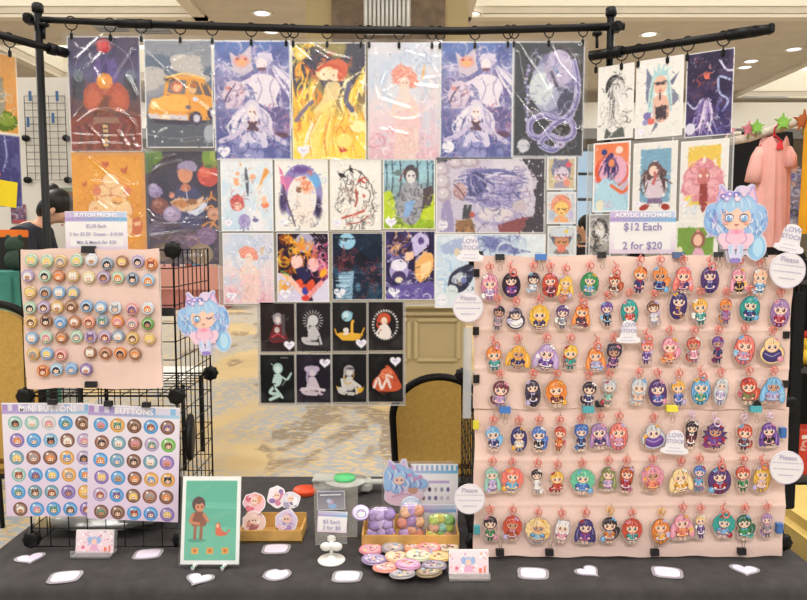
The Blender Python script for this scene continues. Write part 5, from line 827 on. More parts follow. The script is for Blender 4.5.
def lw2(c, w, h): c.grad((74, 72, 122), (66, 66, 116), (70, 68, 120)); c.cloud((104, 104, 150), 10, 2, .55, .7, .6, .4); c.stroke([(w*.78, 2), (w*.8, h*.3), (w*.74, h*.5)], 1.6, (150, 156, 200)); c.frame(.9, (150, 150, 176))
t, W, H = left_wing(4, 50, 131, .24, 'orange print with green leaves, cut off by the left edge, on the left arm', lw1)
t, W, H = left_wing(4, 133, 206, .24, 'navy print with orange letters and a yellow card, below the orange leaf print', lw2)
ORG = mat('orange_print_ink', (232, 104, 44), .5); text_mesh('RE', .085, t, ORG, (.0, -.0012, H*.53), align='CENTER', bold=.03)
MB().box((.02, -.002, H*.2), (.16, .001, H*.36), Matrix.Rotation(.1, 3, 'Y')).build('yellow_card', mat('yellow_card', (232, 206, 36), .6), t)
# ---------------------------------------------------------------- the table
TZ = .75
yf = Q(403, 586, TZ).y; yb_ = Q(300, 475, TZ).y; tx0, tx1 = -.935, .895
CLOTH = mat('black_table_cloth', (66, 63, 63), .95, spec=.15, noise=.10, nscale=30, bump=.25, bscale=500)
t = thing('folding_table', 'folding table hidden under the black tablecloth', 'table', ((tx0+tx1)/2, (yf+yb_)/2, 0))
tw, td = tx1-tx0, yb_-yf
MB().bbox((0, 0, TZ-.026), (tw-.02, td-.02, .04), .008).build('tabletop', mat('grey_plastic_top', (170, 168, 164), .5), t)
for sx in (-1, 1):
    MB().tube([(sx*(tw/2-.2), -td/2+.08, TZ-.05), (sx*(tw/2-.2), -td/2+.08, .02), (sx*(tw/2-.2), td/2-.08, .02), (sx*(tw/2-.2), td/2-.08, TZ-.05)], .013, 8).build('leg', mat('grey_steel', (120, 120, 122), .4, 1), t)
def tablecloth():
    bm = bmesh.new(); nx, ny = 92, 40; r = .018
    def drop(d): return d
    rows = []
    prof = [(-td/2-.012, .04, 1), (-td/2-.010, .25, .8), (-td/2-.006, .5, .5), (-td/2-.003, .70, .15)]+[(-td/2+r*(1-math.cos(a))-.002, TZ-r*(1-math.sin(a)), 0) for a in (0, .5, 1, 1.5)]
    prof += [(-td/2+.03+(td-.06)*i/24, TZ, 0) for i in range(25)]+[(td/2-r*(1-math.cos(a))+.002, TZ-r*(1-math.sin(a)), 0) for a in (1.5, 1, .5, 0)]+[(td/2+.003, .70, .15), (td/2+.006, .5, .5), (td/2+.012, .04, 1)]
    xs = [-tw/2-.003]+[-tw/2+tw*i/nx for i in range(nx+1)]+[tw/2+.003]
    for y, z, k in prof:
        row = []
        for i, x in enumerate(xs):
            f = math.sin(x*17)+.6*math.sin(x*41+1); yy = y+(1 if y > 0 else -1)*k*.016*(1+f) if abs(y) > td/2-.01 else y
            zz = z+(.0004*math.sin(x*23+y*31)+.0003*math.sin(x*57-y*11) if k == 0 and abs(y) < td/2-.02 else 0)
            row.append(bm.verts.new((x, yy, zz)))
        rows.append(row)
    for a, b in zip(rows, rows[1:]):
        for i in range(len(xs)-1): bm.faces.new((a[i], a[i+1], b[i+1], b[i]))
    # end drops
    top = [r for r, p in zip(rows, prof) if p[2] == 0]
    for e, sg in ((0, -1), (-1, 1)):
        prev = [r[e] for r in top]
        for z, o in ((.69, .006), (.5, .012), (.25, .02), (.04, .03)):
            cur = [bm.verts.new((v.co.x*0+sg*(tw/2+o+.01*math.sin(v.co.y*25)*(.7-z)), v.co.y, z)) for v in prev]
            for i in range(len(cur)-1): bm.faces.new((prev[i], prev[i+1], cur[i+1], cur[i]) if sg < 0 else (prev[i+1], prev[i], cur[i], cur[i+1]))
            prev = cur
    bmesh.ops.recalc_face_normals(bm, faces=bm.faces); me = bpy.data.meshes.new('tablecloth'); bm.to_mesh(me); bm.free()
    for p in me.polygons: p.use_smooth = True
    return me
o = link('tablecloth', tablecloth(), CLOTH, None, ((tx0+tx1)/2, (yf+yb_)/2, 0)); tag(o, 'black tablecloth draped over the long table to the floor', 'tablecloth')
TT = TZ+.001
# ---------------------------------------------------------------- wire cube frames
def wire_panel(w, h, n=8):
    m = MB(); r = .0013
    m.tube([(-w/2, 0, 0), (w/2, 0, 0), (w/2, 0, h), (-w/2, 0, h)], .0023, 6, True)
    for i in range(1, n): m.tube([(-w/2+w*i/n, 0, 0), (-w/2+w*i/n, 0, h)], r, 5, caps=False); m.tube([(-w/2, 0, h*i/n), (w/2, 0, h*i/n)], r, 5, caps=False)
    return m
def connector(parent, loc, rot=(0, 0, 0)):
    m = MB().lathe([(.006, -.010), (.0165, -.010), (.018, -.007), (.018, .007), (.0165, .010), (.006, .010)], n=20, axis='Y')
    for a in range(8): th = a*math.pi/4; m.box((.0175*math.cos(th), 0, .0175*math.sin(th)), (.005, .012, .005), Matrix.Rotation(-th, 3, 'Y'))
    return m.build('connector', BLACKP, parent, loc, rot)
LY = Q(100, 552, TZ).y; sL = S(470, LY); lx0, lx1 = P(29, 470, LY).x, P(179, 470, LY).x; cubeW = lx1-lx0; DEP = .275
zm, zt2 = P(100, 396, LY).z, P(100, 250, LY).z; zlo = TT+.012
t = thing('wire_grid_tower', 'black wire cube tower on the left carrying the pink board and button posters', 'display rack', ((lx0+lx1)/2, LY, TT))
hw = cubeW/2
for (za, zb2) in ((zlo, zm), (zm, zt2)):
    wire_panel(cubeW, zb2-za).build('wire_panel', BLACKM, t, (0, 0, za-TT)); wire_panel(DEP, zb2-za).build('wire_panel', BLACKM, t, (hw, DEP/2, za-TT), (0, 0, math.pi/2))
wire_panel(DEP, zm-zlo).build('wire_panel', BLACKM, t, (-hw, DEP/2, zlo-TT), (0, 0, math.pi/2)); wire_panel(cubeW, zm-zlo).build('wire_panel', BLACKM, t, (0, DEP, zlo-TT))
wire_panel(cubeW, DEP).build('wire_panel', BLACKM, t, (0, 0, zm-TT), (-math.pi/2, 0, 0))
for x in (-hw, hw):
    for y in (0, DEP):
        for z in (zlo+.006, zm, zt2):
            if z == zt2 and (x < 0): continue
            if z == zt2 and y > 0: continue
            connector(t, (x, y, z-TT+(.012 if z < zm-.1 else 0)))
MB().lathe([(.004, -.006), (.052, -.006), (.055, 0), (.052, .006), (.004, .006)], n=28, axis='Y').build('side_disc', BLACKP, t, (hw+.012, .05, P(186, 443, LY).z-TT), (0, 0, 1.76))
BY = Q(520, 557, TT+.004).y+.022; bxl, bxr = P(474, 470, BY).x, P(786, 470, BY).x
zbm, zbt = P(520, 404, BY).z, P(520, 258, BY).z; bw = (bxr-bxl)/2
t = thing('wire_grid_wall', 'black wire cube wall behind the pink charm banner, with bags inside', 'display rack', ((bxl+bxr)/2, BY, TT))
for k in (-1, 1):
    for za, zb2 in ((zlo, zbm), (zbm, zbt)): wire_panel(bw, zb2-za).build('wire_panel', BLACKM, t, (k*bw/2, 0, za-TT))
    wire_panel(.34, zbm-zlo).build('wire_panel', BLACKM, t, (k*bw, .17, zlo-TT), (0, 0, math.pi/2))
for x in (-bw, 0, bw):
    for y in (0, .34):
        for z in (zlo+.018, zbm) + ((zbt,) if y == 0 else ()): connector(t, (x, y, z-TT))
# dark bag of spare stock inside the wire wall
o = thing('storage_bag', 'dark crinkled plastic bag inside the wire wall left of the charm banner', 'bag', (bxl+.075, BY+.18, TT))
def pillow(w, d, h, seed, n=18, m=14, wob=.12):
    r = np.random.RandomState(seed); mb = MB(); vs = []; ph = r.uniform(0, 6, 6)
    for i in range(m+1):
        u = math.pi*i/m
        for k in range(n):
            a = 2*math.pi*k/n; q = 1+wob*math.sin(3*a+ph[0]+2*u)+wob*.7*math.sin(5*a+ph[1]-3*u); ex = lambda v, p=.55: math.copysign(abs(v)**p, v)
            vs.append((w/2*ex(math.cos(a))*ex(math.sin(u), .5)*q, d/2*ex(math.sin(a))*ex(math.sin(u), .6)*q, h/2+h/2*ex(math.cos(math.pi-u), .7)))
    fs = [(i*n+k, i*n+(k+1) % n, (i+1)*n+(k+1) % n, (i+1)*n+k) for i in range(m) for k in range(n)]; mb.add(vs, fs, True); return mb
pillow(.11, .26, .30, 3, 26, 20, .05).build('bag_body', mat('dark_bag_plastic', (44, 40, 40), .35, spec=.6, bump=.8, bscale=60), o)
# ---------------------------------------------------------------- pink canvas banner
PINK = mat('pink_canvas', (234, 205, 194), .9, spec=.15, noise=.035, nscale=10, bump=.35, bscale=350)
CY = BY-.022
def cloth_sheet(w, h, seed, amp=.0022, nx=70, ny=40, folds=()):
    r = np.random.RandomState(seed); mb = MB(); vs = []; ph = r.uniform(0, 6.28, 8)
    for j in range(ny+1):
        for i in range(nx+1):
            x, z = (i/nx-.5)*w, j/ny*h; e = 1
            y = amp*(math.sin(z*55+ph[0]+.8*math.sin(x*7+ph[1]))*.55+math.sin(x*9+ph[2])*.5+math.sin(x*23+z*30+ph[3])*.3+math.sin(z*120+x*6+ph[4])*.22)-sum(.0014*math.exp(-((z-z0-.0015*math.sin(x*19+z0*40))/.004)**2) for z0 in folds)
            vs.append((x+.0012*math.sin(z*40+ph[5])*(abs(i-nx/2) > nx/2-1), y, z+(.0016*math.sin(x*31+ph[6])+.001*math.sin(x*77+ph[7]))*(j in (0, ny))))
    n0 = len(vs); vs += [(x, y+.0015, z) for x, y, z in vs]; W_ = nx+1
    fs = [(j*W_+i, j*W_+i+1, (j+1)*W_+i+1, (j+1)*W_+i) for j in range(ny) for i in range(nx)]; fs += [tuple(q+n0 for q in f[::-1]) for f in fs]
    mb.add(vs, fs, True); return mb
def banner(x0, y0, x1, y1, Y, label, seed):
    a, b = P(x0, (y0+y1)/2, Y), P(x1, (y0+y1)/2, Y); zt_, zb_ = P(600, y0, Y).z, P(600, y1, Y).z
    o = cloth_sheet(b.x-a.x, zt_-zb_, seed, .0022, 70, 110, [P(600, q, Y).z-zb_ for q in (330, 368, 460, 505) if y0 < q < y1]).build('canvas_banner', PINK, None, ((a.x+b.x)/2, Y, zb_)); return tag(o, label, 'banner', 'pink canvas banners')
banner(474, 256, 790, 409, CY-.004, 'pink canvas banner holding the upper four rows of charms', 5)
banner(474, 407.5, 786, 556.5, CY, 'lower pink canvas banner holding the bottom three rows of charms', 6)
o = MB().bbox((0, 0, 0), (.03, .012, .5), .003).build('backing_strip', mat('black_felt', (24, 22, 22), .95), None, (P(787, 400, BY+.03).x+.012, BY+.03, P(787, 405, BY).z)); tag(o, 'black fabric strip showing past the right edge of the charm banner', 'fabric strip')
# ---------------------------------------------------------------- charms
PAL = dict(pink=(228, 150, 172), lilac=(190, 160, 210), black=(52, 42, 54), red=(206, 84, 66), yellow=(240, 192, 76), green=(62, 150, 92), auburn=(186, 86, 54), orange=(234, 138, 66), coral=(238, 128, 116), purple=(92, 64, 122), violet=(112, 74, 160), blonde=(240, 208, 150), brown=(128, 84, 62), indigo=(68, 58, 118), teal=(60, 166, 158), golden=(238, 176, 70), charcoal=(72, 66, 84), maroon=(116, 60, 72), silver=(204, 208, 214), sky=(120, 182, 226), navy=(62, 62, 118), blue=(82, 120, 198), mauve=(166, 130, 184), mint=(110, 196, 160), white=(236, 232, 234), gray=(150, 146, 156), peach=(244, 196, 164), olive=(132, 138, 84), crimson=(176, 44, 62), seafoam=(140, 196, 180), lavender=(196, 180, 224), darkgreen=(52, 104, 84))
CH = [
 (286, 'top', [(489.5, 287, 18, 27, 'pink', 'lilac', 'long'), (511, 285, 19, 25, 'black', 'violet', 'long'), (533, 283, 14, 22, 'black', 'white', 'short'), (550, 285, 17, 25, 'red', 'maroon', 'long'), (565, 287, 16, 24, 'yellow', 'golden', 'twin'), (589, 284, 19, 24, 'green', 'sky', 'long'), (614, 284, 18, 22, 'auburn', 'brown', 'tail'), (639, 280, 17, 28, 'orange', 'navy', 'short'), (659, 280, 20, 28, 'orange', 'indigo', 'tail'), (682.5, 280, 19, 28, 'coral', 'indigo', 'twin'), (709, 280, 19, 27, 'purple', 'indigo', 'long'), (738, 281, 17, 27, 'pink', 'black', 'twin'), (759, 282, 18, 27, 'peach', 'sky', 'ears')]),
 (315, 'second', [(498, 318, 14, 26, 'black', 'gray', 'short'), (515.5, 318, 18, 22, 'charcoal', 'white', 'blob'), (539, 318, 20, 26, 'yellow', 'navy', 'big'), (562, 317, 15, 25, 'purple', 'gray', 'short'), (581, 316, 17, 25, 'orange', 'charcoal', 'twin'), (606.5, 314, 14, 26, 'violet', 'black', 'short'), (629, 312, 18, 26, 'teal', 'red', 'long'), (653, 313.5, 15, 27, 'brown', 'white', 'short'), (677.6, 305.6, 18, 28, 'indigo', 'purple', 'long'), (699.5, 311.5, 18, 28, 'golden', 'teal', 'short'), (725, 311.5, 15, 27, 'orange', 'mauve', 'short'), (749, 308.5, 21, 26, 'teal', 'navy', 'long'), (779, 313, 20, 29, 'mauve', 'crimson', 'long')]),
 (355, 'third', [(494, 358, 19, 26, 'orange', 'teal', 'short'), (518, 357, 24, 25, 'golden', 'navy', 'twin'), (546, 357, 25, 28, 'lilac', 'violet', 'twin'), (570, 357, 18, 26, 'yellow', 'teal', 'short'), (595, 359, 19, 26, 'orange', 'lavender', 'twin'), (613, 357, 17, 27, 'charcoal', 'purple', 'bun'), (646, 352, 14, 26, 'coral', 'violet', 'short'), (669, 350, 21, 28, 'pink', 'coral', 'tail'), (693, 350, 17, 28, 'red', 'pink', 'short'), (717, 350, 15, 29, 'violet', 'navy', 'short'), (743.5, 349.5, 22, 31, 'coral', 'pink', 'long'), (771, 350, 25, 28, 'blonde', 'indigo', 'blob')]),
 (392, 'fourth', [(500, 393.5, 19, 28, 'maroon', 'lilac', 'short'), (532.5, 393, 16, 28, 'charcoal', 'black', 'long'), (556, 393.5, 21, 28, 'orange', 'maroon', 'big'), (588.5, 393.5, 17, 26, 'black', 'navy', 'short'), (608, 393.5, 14, 28, 'silver', 'seafoam', 'bun'), (638, 391.5, 19, 28, 'silver', 'peach', 'ears'), (657, 392.5, 19, 28, 'purple', 'blue', 'long'), (677.6, 393, 16, 28, 'golden', 'blue', 'short'), (700, 390.5, 20, 29, 'sky', 'teal', 'long'), (720, 391.5, 15, 28, 'silver', 'lavender', 'long'), (747.5, 390.5, 22, 29, 'red', 'olive', 'tail'), (772, 390.5, 24, 29, 'sky', 'lavender', 'twin')]),
 (437, 'fifth', [(493, 438, 18, 26, 'sky', 'navy', 'tail'), (518.6, 438.7, 17, 26, 'navy', 'white', 'long'), (538.5, 438.7, 17, 27, 'blue', 'black', 'tail'), (559, 438.7, 14, 27, 'red', 'orange', 'short'), (580.7, 437.7, 15, 28, 'blue', 'navy', 'bun'), (599, 435.8, 19, 28, 'mauve', 'navy', 'twin'), (618, 436, 19, 29, 'coral', 'pink', 'long'), (653, 435.8, 25, 26, 'silver', 'violet', 'blob'), (690.5, 434.8, 15, 30, 'black', 'maroon', 'ears'), (714, 435.8, 27, 28, 'purple', 'violet', 'spiky'), (743.5, 436.8, 18, 28, 'red', 'maroon', 'short'), (768, 434.8, 19, 27, 'violet', 'black', 'twin')]),
 (480, 'sixth', [(492, 480, 15, 28, 'seafoam', 'lavender', 'twin'), (512, 480, 22, 26, 'coral', 'sky', 'big'), (536.7, 481.4, 13, 27, 'black', 'white', 'short'), (556.8, 481.4, 18, 23, 'yellow', 'red', 'short'), (582, 481.4, 24, 26, 'mint', 'blue', 'big'), (607.5, 478.4, 17, 26, 'olive', 'lavender', 'twin'), (625.6, 479.2, 17, 28, 'auburn', 'crimson', 'ears'), (652, 478.4, 22, 28, 'pink', 'coral', 'big'), (680, 480, 23, 27, 'blonde', 'golden', 'twin'), (698, 478.4, 15, 29, 'blue', 'sky', 'short'), (718.7, 480, 24, 28, 'purple', 'crimson', 'long'), (742, 478.4, 17, 28, 'red', 'green', 'short'), (761, 478.4, 18, 28, 'yellow', 'peach', 'long')]),
 (528, 'bottom', [(490, 528, 16, 27, 'black', 'green', 'short'), (512, 528, 19, 26, 'red', 'auburn', 'big'), (537.5, 530.3, 25, 26, 'blonde', 'sky', 'big'), (561.6, 530.8, 19, 25, 'white', 'pink', 'ears'), (584.8, 530.8, 20, 27, 'indigo', 'violet', 'twin'), (609, 529.4, 19, 28, 'black', 'orange', 'tail'), (631.5, 530.8, 20, 26, 'red', 'teal', 'big'), (660, 530.7, 19, 27, 'orange', 'golden', 'long'), (681.4, 526.4, 23, 28, 'pink', 'coral', 'twin'), (700, 526.4, 13, 26, 'blonde', 'violet', 'short'), (722.7, 525.5, 22, 25, 'teal', 'sky', 'big'), (743.5, 526.4, 21, 27, 'darkgreen', 'green', 'tail'), (766, 525, 14, 26, 'mauve', 'gray', 'short')])]
ORD = ['first', 'second', 'third', 'fourth', 'fifth', 'sixth', 'seventh', 'eighth', 'ninth', 'tenth', 'eleventh', 'twelfth', 'thirteenth']
ACR = clear('clear_acrylic', milk=.14, rough=.08, boost=1.2, milkc=(236, 222, 218))
CLASP = {'p': mat('rose_metal_clasp', (226, 128, 116), .3, .35), 'g': mat('gold_metal_clasp', (222, 170, 92), .3, .4), 's': mat('pale_star_clasp', (226, 200, 226), .3, .2)}
PIN = mat('steel_pin', (170, 165, 160), .3, .8)
CARDST = mat('white_card', (236, 234, 238), .6)
big_clasp = {('top', 1), ('top', 6), ('top', 10), ('second', 4), ('third', 0), ('third', 6), ('third', 4), ('fourth', 8), ('fifth', 9), ('sixth', 10), ('sixth', 12), ('bottom', 10)}
nm = lambda k: {'darkgreen': 'dark green', 'silver': 'silver', 'sky': 'sky blue'}.get(k, k)
for yr, row, lst in CH:
    Y0 = CY-.004-.0085 if row in ('top', 'second', 'third', 'fourth') else CY-.0085
    for i, (x, y, w_, h_, hair, top, st) in enumerate(lst):
        s = S(y, Y0); tp = P(x, y+h_/2, Y0)
        t = thing('acrylic_charm', f'charm with {nm(hair)}-haired figure in {nm(top)}, {ORD[i]} in the {row} charm row' , 'charm', (tp.x, Y0, tp.z), f'acrylic charms in the {row} row')
        L = Layers(s, x, y+h_/2, eps=.00003, start=.0019); cr = random.Random(int(x*7+y)); L.tilt = (cr.uniform(-.13, .13), x, y)
        accs = [PAL['pink'], PAL['sky'], PAL['crimson'], WHITE, PAL['golden'], PAL['lavender']]
        chibi(L, x-w_/2, y-h_/2, w_, h_, PAL[hair], PAL[top], accs[(i*5+len(row)) % 6], st, SKIN if cr.random() < .9 else (206, 156, 124), cr)
        ol = [((px-x)*s, (y+h_/2-py)*s) for px, py in L.outline(x, y, 1.1)]
        ol += []
        L.build('printed_figure', LAYER, MB().prism(ol, -.0012, .0012).build('acrylic_plate', ACR, t))
        zt_ = (h_+1.2)*s; ck = 'g' if (row == 'bottom' and i in (5, 7)) else ('s' if (row == 'fifth' and i in (8, 9, 10, 11)) else 'p')
        big = (row, i) in big_clasp; rr = .0075 if big else .0048; side = -1 if (i+len(row)) % 3 else 1; m = MB()
        m.tube([(.0045*math.cos(a), -.0005, zt_+.0035+.0045*math.sin(a)) for a in (2*math.pi*k/12 for k in range(12))], .0009, 5, True)
        cz = zt_+.012 if not big else zt_-.002; cx_ = (-side*.004 if not big else .004)
        m.tube([(cx_+rr*.95*math.cos(a)*(1-.25*max(0, math.sin(a))), -.004 if big else -.002, cz+rr*1.15*math.sin(a)) for a in (2*math.pi*k/16 for k in range(16))], .0017 if big else .0013, 6, True)
        m.tube([(0, -.001, zt_+.007), (side*.003, -.002, zt_+.013), (side*.001, -.001, zt_+.019), (side*-.003, -.001, zt_+.022)], .0013, 6)
        m.tube([(side*.005+.0032*math.cos(a), -.002, zt_+.013+.0040*math.sin(a)) for a in (2*math.pi*k/10 for k in range(10))], .0009, 5, True)
        cl = m.build('clasp', CLASP[ck], t)
        MB().tube([(-side*.002, .004, zt_+.026), (-side*.002, -.002, zt_+.0235), (-side*.003, -.0025, zt_+.020)], .0006, 5).build('hanging_pin', PIN, cl)
# ---------------------------------------------------------------- binder clips and coloured clips
CLIPC = {'black': mat('black_clip_steel', (28, 26, 28), .4), 'blue': mat('blue_clip_steel', (64, 112, 178), .4), 'slate': mat('slate_blue_clip', (78, 96, 132), .4), 'yellow': mat('yellow_clip_steel', (216, 204, 62), .4), 'teal': mat('teal_clip_steel', (78, 158, 168), .4)}
WIRE = mat('clip_wire', (176, 160, 140), .3, .7)
def clip(px, py, Y, w_px, h_px, c, label, handle=1, rot=0):
    s = S(py, Y); p = P(px, py, Y); t = thing('binder_clip', label, 'clip', (p.x, Y, p.z), 'binder clips'); t.rotation_euler = (0, rot, 0)
    w_, h_ = w_px*s, h_px*s
    cb = MB().add([(-w_/2, -.004, -h_/2), (w_/2, -.004, -h_/2), (w_/2, -.001, h_/2), (-w_/2, -.001, h_/2), (-w_/2, .008, -h_/2), (w_/2, .008, -h_/2), (w_/2, .008, h_/2), (-w_/2, .008, h_/2)], [(0, 1, 2, 3), (5, 4, 7, 6), (4, 5, 1, 0), (3, 2, 6, 7), (4, 0, 3, 7), (1, 5, 6, 2)]).build('clip_body', CLIPC[c], t)
    if handle:
        k = handle; z0 = -h_/2*k
        MB().tube([(-.004, -.0045, z0), (-.0022, -.006, z0-k*.012), (-.005, -.006, z0-k*.020), (0, -.006, z0-k*.0235), (.005, -.006, z0-k*.020), (.0022, -.006, z0-k*.012), (.004, -.0045, z0)], .0008, 5).build('wire_handle', WIRE, cb)
Yc, Yl = CY-.010, CY-.006
for a in ((500, 257, 9, 6, 'black', 'black binder clip at the left of the upper banner top edge', 1), (541, 257, 11, 6, 'blue', 'bright blue clip on the upper banner top edge', 1), (602, 255, 8, 6, 'black', 'black binder clip below the narrow portrait strip on the banner top', 1), (679, 255, 11, 6, 'slate', 'slate blue clip right of the price sign', 0), (719, 254.5, 8, 5, 'black', 'black binder clip under the blue-haired standee', 1), (763, 254.5, 9, 5, 'black', 'black binder clip near the right end of the banner top edge', 1)): clip(a[0], a[1], Yc, *a[2:])
for px, py, c, lb in ((476.5, 273, 'black', 'black clip on the left banner edge beside the pink-haired charm'), (476, 331, 'black', 'black clip on the left banner edge below the upper round sign'), (476.5, 379, 'black', 'black clip on the left banner edge beside the fourth charm row'), (476, 425, 'yellow', 'yellow clip on the left edge of the lower banner'), (477, 530, 'teal', 'pale teal clip on the left edge of the lower banner')): clip(px, py, Yc, 8, 6, c, lb, 0, math.pi/2)
for px, py, c, lb in ((786.5, 335, 'black', 'black clip on the right banner edge beside the third charm row'), (786, 384, 'black', 'black clip on the right banner edge beside the fourth charm row'), (783.5, 433, 'blue', 'blue clip on the right edge of the lower banner, beside the fifth row'), (780, 528.5, 'blue', 'lowest blue clip on the right edge of the lower banner')): clip(px, py, Yc, 10 if c == 'blue' else 7, 6, c, lb, 0, math.pi/2)
for px, py, c, lb, w_ in ((505, 410, 'blue', 'blue clip joining the two banners at the left', 11), (588.5, 409.5, 'teal', 'teal clip joining the two banners left of the middle', 11), (600, 404, 'black', 'black clip on the banner seam beside the left teal clip', 8), (672, 408.5, 'yellow', 'yellow-green clip joining the two banners above the lower tag', 11), (756, 409, 'teal', 'teal clip joining the two banners at the right', 11), (757, 403.5, 'black', 'black clip on the banner seam above the right teal clip', 7)): clip(px, py, Yc-.006 if c != 'black' else Yc, w_, 6, c, lb, 0 if c == 'black' else 1)
for px, py, lb in ((500, 552.5, 'black binder clip at the left of the banner bottom edge'), (549.5, 552.5, 'black binder clip on the banner bottom under the blonde charm'), (655, 552.5, 'black binder clip on the banner bottom under the orange charm'), (742, 551.5, 'black binder clip at the right of the banner bottom edge')): clip(px, py, Yl, 8, 6, 'black', lb, -1)
# ---------------------------------------------------------------- left pink board with pin buttons
PBY = LY-.03; sB = S(318, PBY)
a, b = P(24, 318, PBY), P(161, 318, PBY); zt_, zb_ = P(90, 249, PBY).z, P(90, 388, PBY).z
t = thing('button_board', 'pink fabric board covered in round pin buttons on the left wire tower', 'display board', ((a.x+b.x)/2, PBY, zb_))
MB().bbox((0, .008, (zt_-zb_)/2), (b.x-a.x-.004, .012, zt_-zb_-.004), .003).build('foam_core', mat('foam_board', (225, 220, 215), .8), t)
cloth_sheet(b.x-a.x, zt_-zb_, 9, .0008, 40, 40).build('fabric_cover', PINK, t, (0, -.003, 0))
for i in range(1): pass
BPAL = dict(mint=(170, 200, 176), green=(110, 160, 80), tan=(206, 172, 116), gold=(214, 172, 100), brown=(156, 108, 78), rust=(180, 112, 76), orange=(216, 132, 72), coral=(222, 150, 122), pink=(216, 150, 150), lilac=(176, 156, 192), purple=(130, 106, 164), blue=(130, 168, 208), white=(206, 212, 222), slate=(136, 152, 172), cream=(222, 206, 160), ltblue=(160, 194, 222))
BHAIR = dict(y=(238, 206, 110), k=(52, 46, 56), b=(110, 72, 52), g=(150, 150, 156), w=(232, 228, 224), r=(150, 70, 50), o=(226, 138, 70), p=(214, 140, 160), v=(112, 84, 140), u=(96, 150, 210), t=(90, 140, 120))
BW = [
 ('top', [(65, 85, 'mint', 'y'), (152, 88, 'mint', 'y'), (227, 90, 'tan', 'g'), (318, 85, 'mint', 'y'), (400, 82, 'white', 'w'), (487, 103, 'slate', 'k'), (570, 92, 'brown', 'y'), (657, 90, 'lilac', 'k'), (732, 105, 'orange', 'r')], 0),
 ('second', [(45, 170, 'lilac', 'w'), (140, 170, 'mint', 'k'), (217, 172, 'rust', 'o'), (297, 172, 'tan', 'w'), (385, 178, 'cream', 'w'), (467, 178, 'lilac', 'b'), (547, 180, 'mint', 'o'), (628, 187, 'slate', 'k'), (715, 195, 'ltblue', 'o')], 0),
 ('third', [(58, 263, 'tan', 'y'), (142, 263, 'slate', 'b'), (220, 263, 'blue', 'w'), (298, 262, 'slate', 'y')], 0),
 ('fourth', [(58, 348, 'mint', 'k'), (135, 345, 'lilac', 'b'), (210, 345, 'gold', 'w'), (287, 340, 'brown', 'b'), (372, 340, 'blue', 'k'), (452, 345, 'blue', 'w'), (532, 350, 'white', 'g'), (625, 355, 'pink', 'v'), (712, 352, 'white', 'o')], 0),
 ('fifth', [(62, 65, 'gold', 'b'), (147, 60, 'brown', 'k'), (227, 68, 'blue', 'u'), (305, 65, 'rust', 'w'), (385, 65, 'coral', 'r'), (460, 60, 'slate', 't'), (545, 62, 'orange', 'p'), (625, 75, 'pink', 'g'), (712, 75, 'green', 'k')], 1),
 ('sixth', [(68, 155, 'blue', 'w'), (148, 150, 'mint', 'p'), (233, 152, 'brown', 'o'), (317, 147, 'mint', 'g'), (395, 148, 'lilac', 'v'), (475, 148, 'lilac', 'r'), (548, 145, 'slate', 'w'), (628, 155, 'gold', 'b'), (722, 160, 'tan', 'y')], 1),
 ('seventh', [(75, 243, 'gold', 'g'), (152, 242, 'blue', 'y'), (230, 248, 'pink', 'r'), (392, 237, 'brown', 'w'), (477, 240, 'rust', 'b'), (560, 240, 'orange', 'k'), (642, 243, 'brown', 'o')], 1),
 ('bottom', [(130, 338, 'orange', 'r'), (205, 330, 'ltblue', 'k'), (288, 325, 'blue', 'u'), (370, 330, 'purple', 'w')], 1)]
TIN = mat('button_tin', (190, 188, 186), .3, .6)
def face(B, cx, cy, r, hair, bgc, seed):
    dk = mix(hair, DARK, .4); B.ell(cx, cy, r*.70, r*.70, mix(bgc, WHITE, .45)); B.ell(cx, cy+r*.18, r*.60, r*.52, dk); B.ell(cx, cy+r*.10, r*.56, r*.52, hair)
    if seed % 4 == 1:
        for q in (-1, 1): B.poly([(cx+q*r*.2, cy-r*.3), (cx+q*r*.48, cy-r*.68), (cx+q*r*.55, cy-r*.1)], hair)
    if seed % 4 == 2:
        for q in (-1, 1): B.ell(cx+q*r*.48, cy+r*.34, r*.16, r*.3, hair)
    sk = SKIN if seed % 5 else (206, 150, 116)
    B.ell(cx, cy+r*.22, r*.40, r*.36, sk); B.poly([(cx-r*.5, cy+r*.2), (cx-r*.46, cy-r*.2), (cx, cy-r*.46), (cx+r*.46, cy-r*.2), (cx+r*.5, cy+r*.2), (cx+r*.28, cy), (cx+r*.1, cy+r*.1), (cx-r*.06, cy-r*.08), (cx-r*.25, cy+r*.12)], hair)
    for q in (-1, 1): B.ell(cx+q*r*.18, cy+r*.26, r*.07, r*.09, (50, 36, 40))
    B.poly([(cx-r*.38, cy+r*.62), (cx-r*.14, cy+r*.54), (cx+r*.14, cy+r*.54), (cx+r*.38, cy+r*.62), (cx+r*.2, cy+r*.7), (cx-r*.2, cy+r*.7)], mix(bgc, DARK, .35)); B.stroke([(cx-r*.25, cy-r*.22), (cx+r*.15, cy-r*.28)], r*.1, mix(hair, WHITE, .5), taper=1)
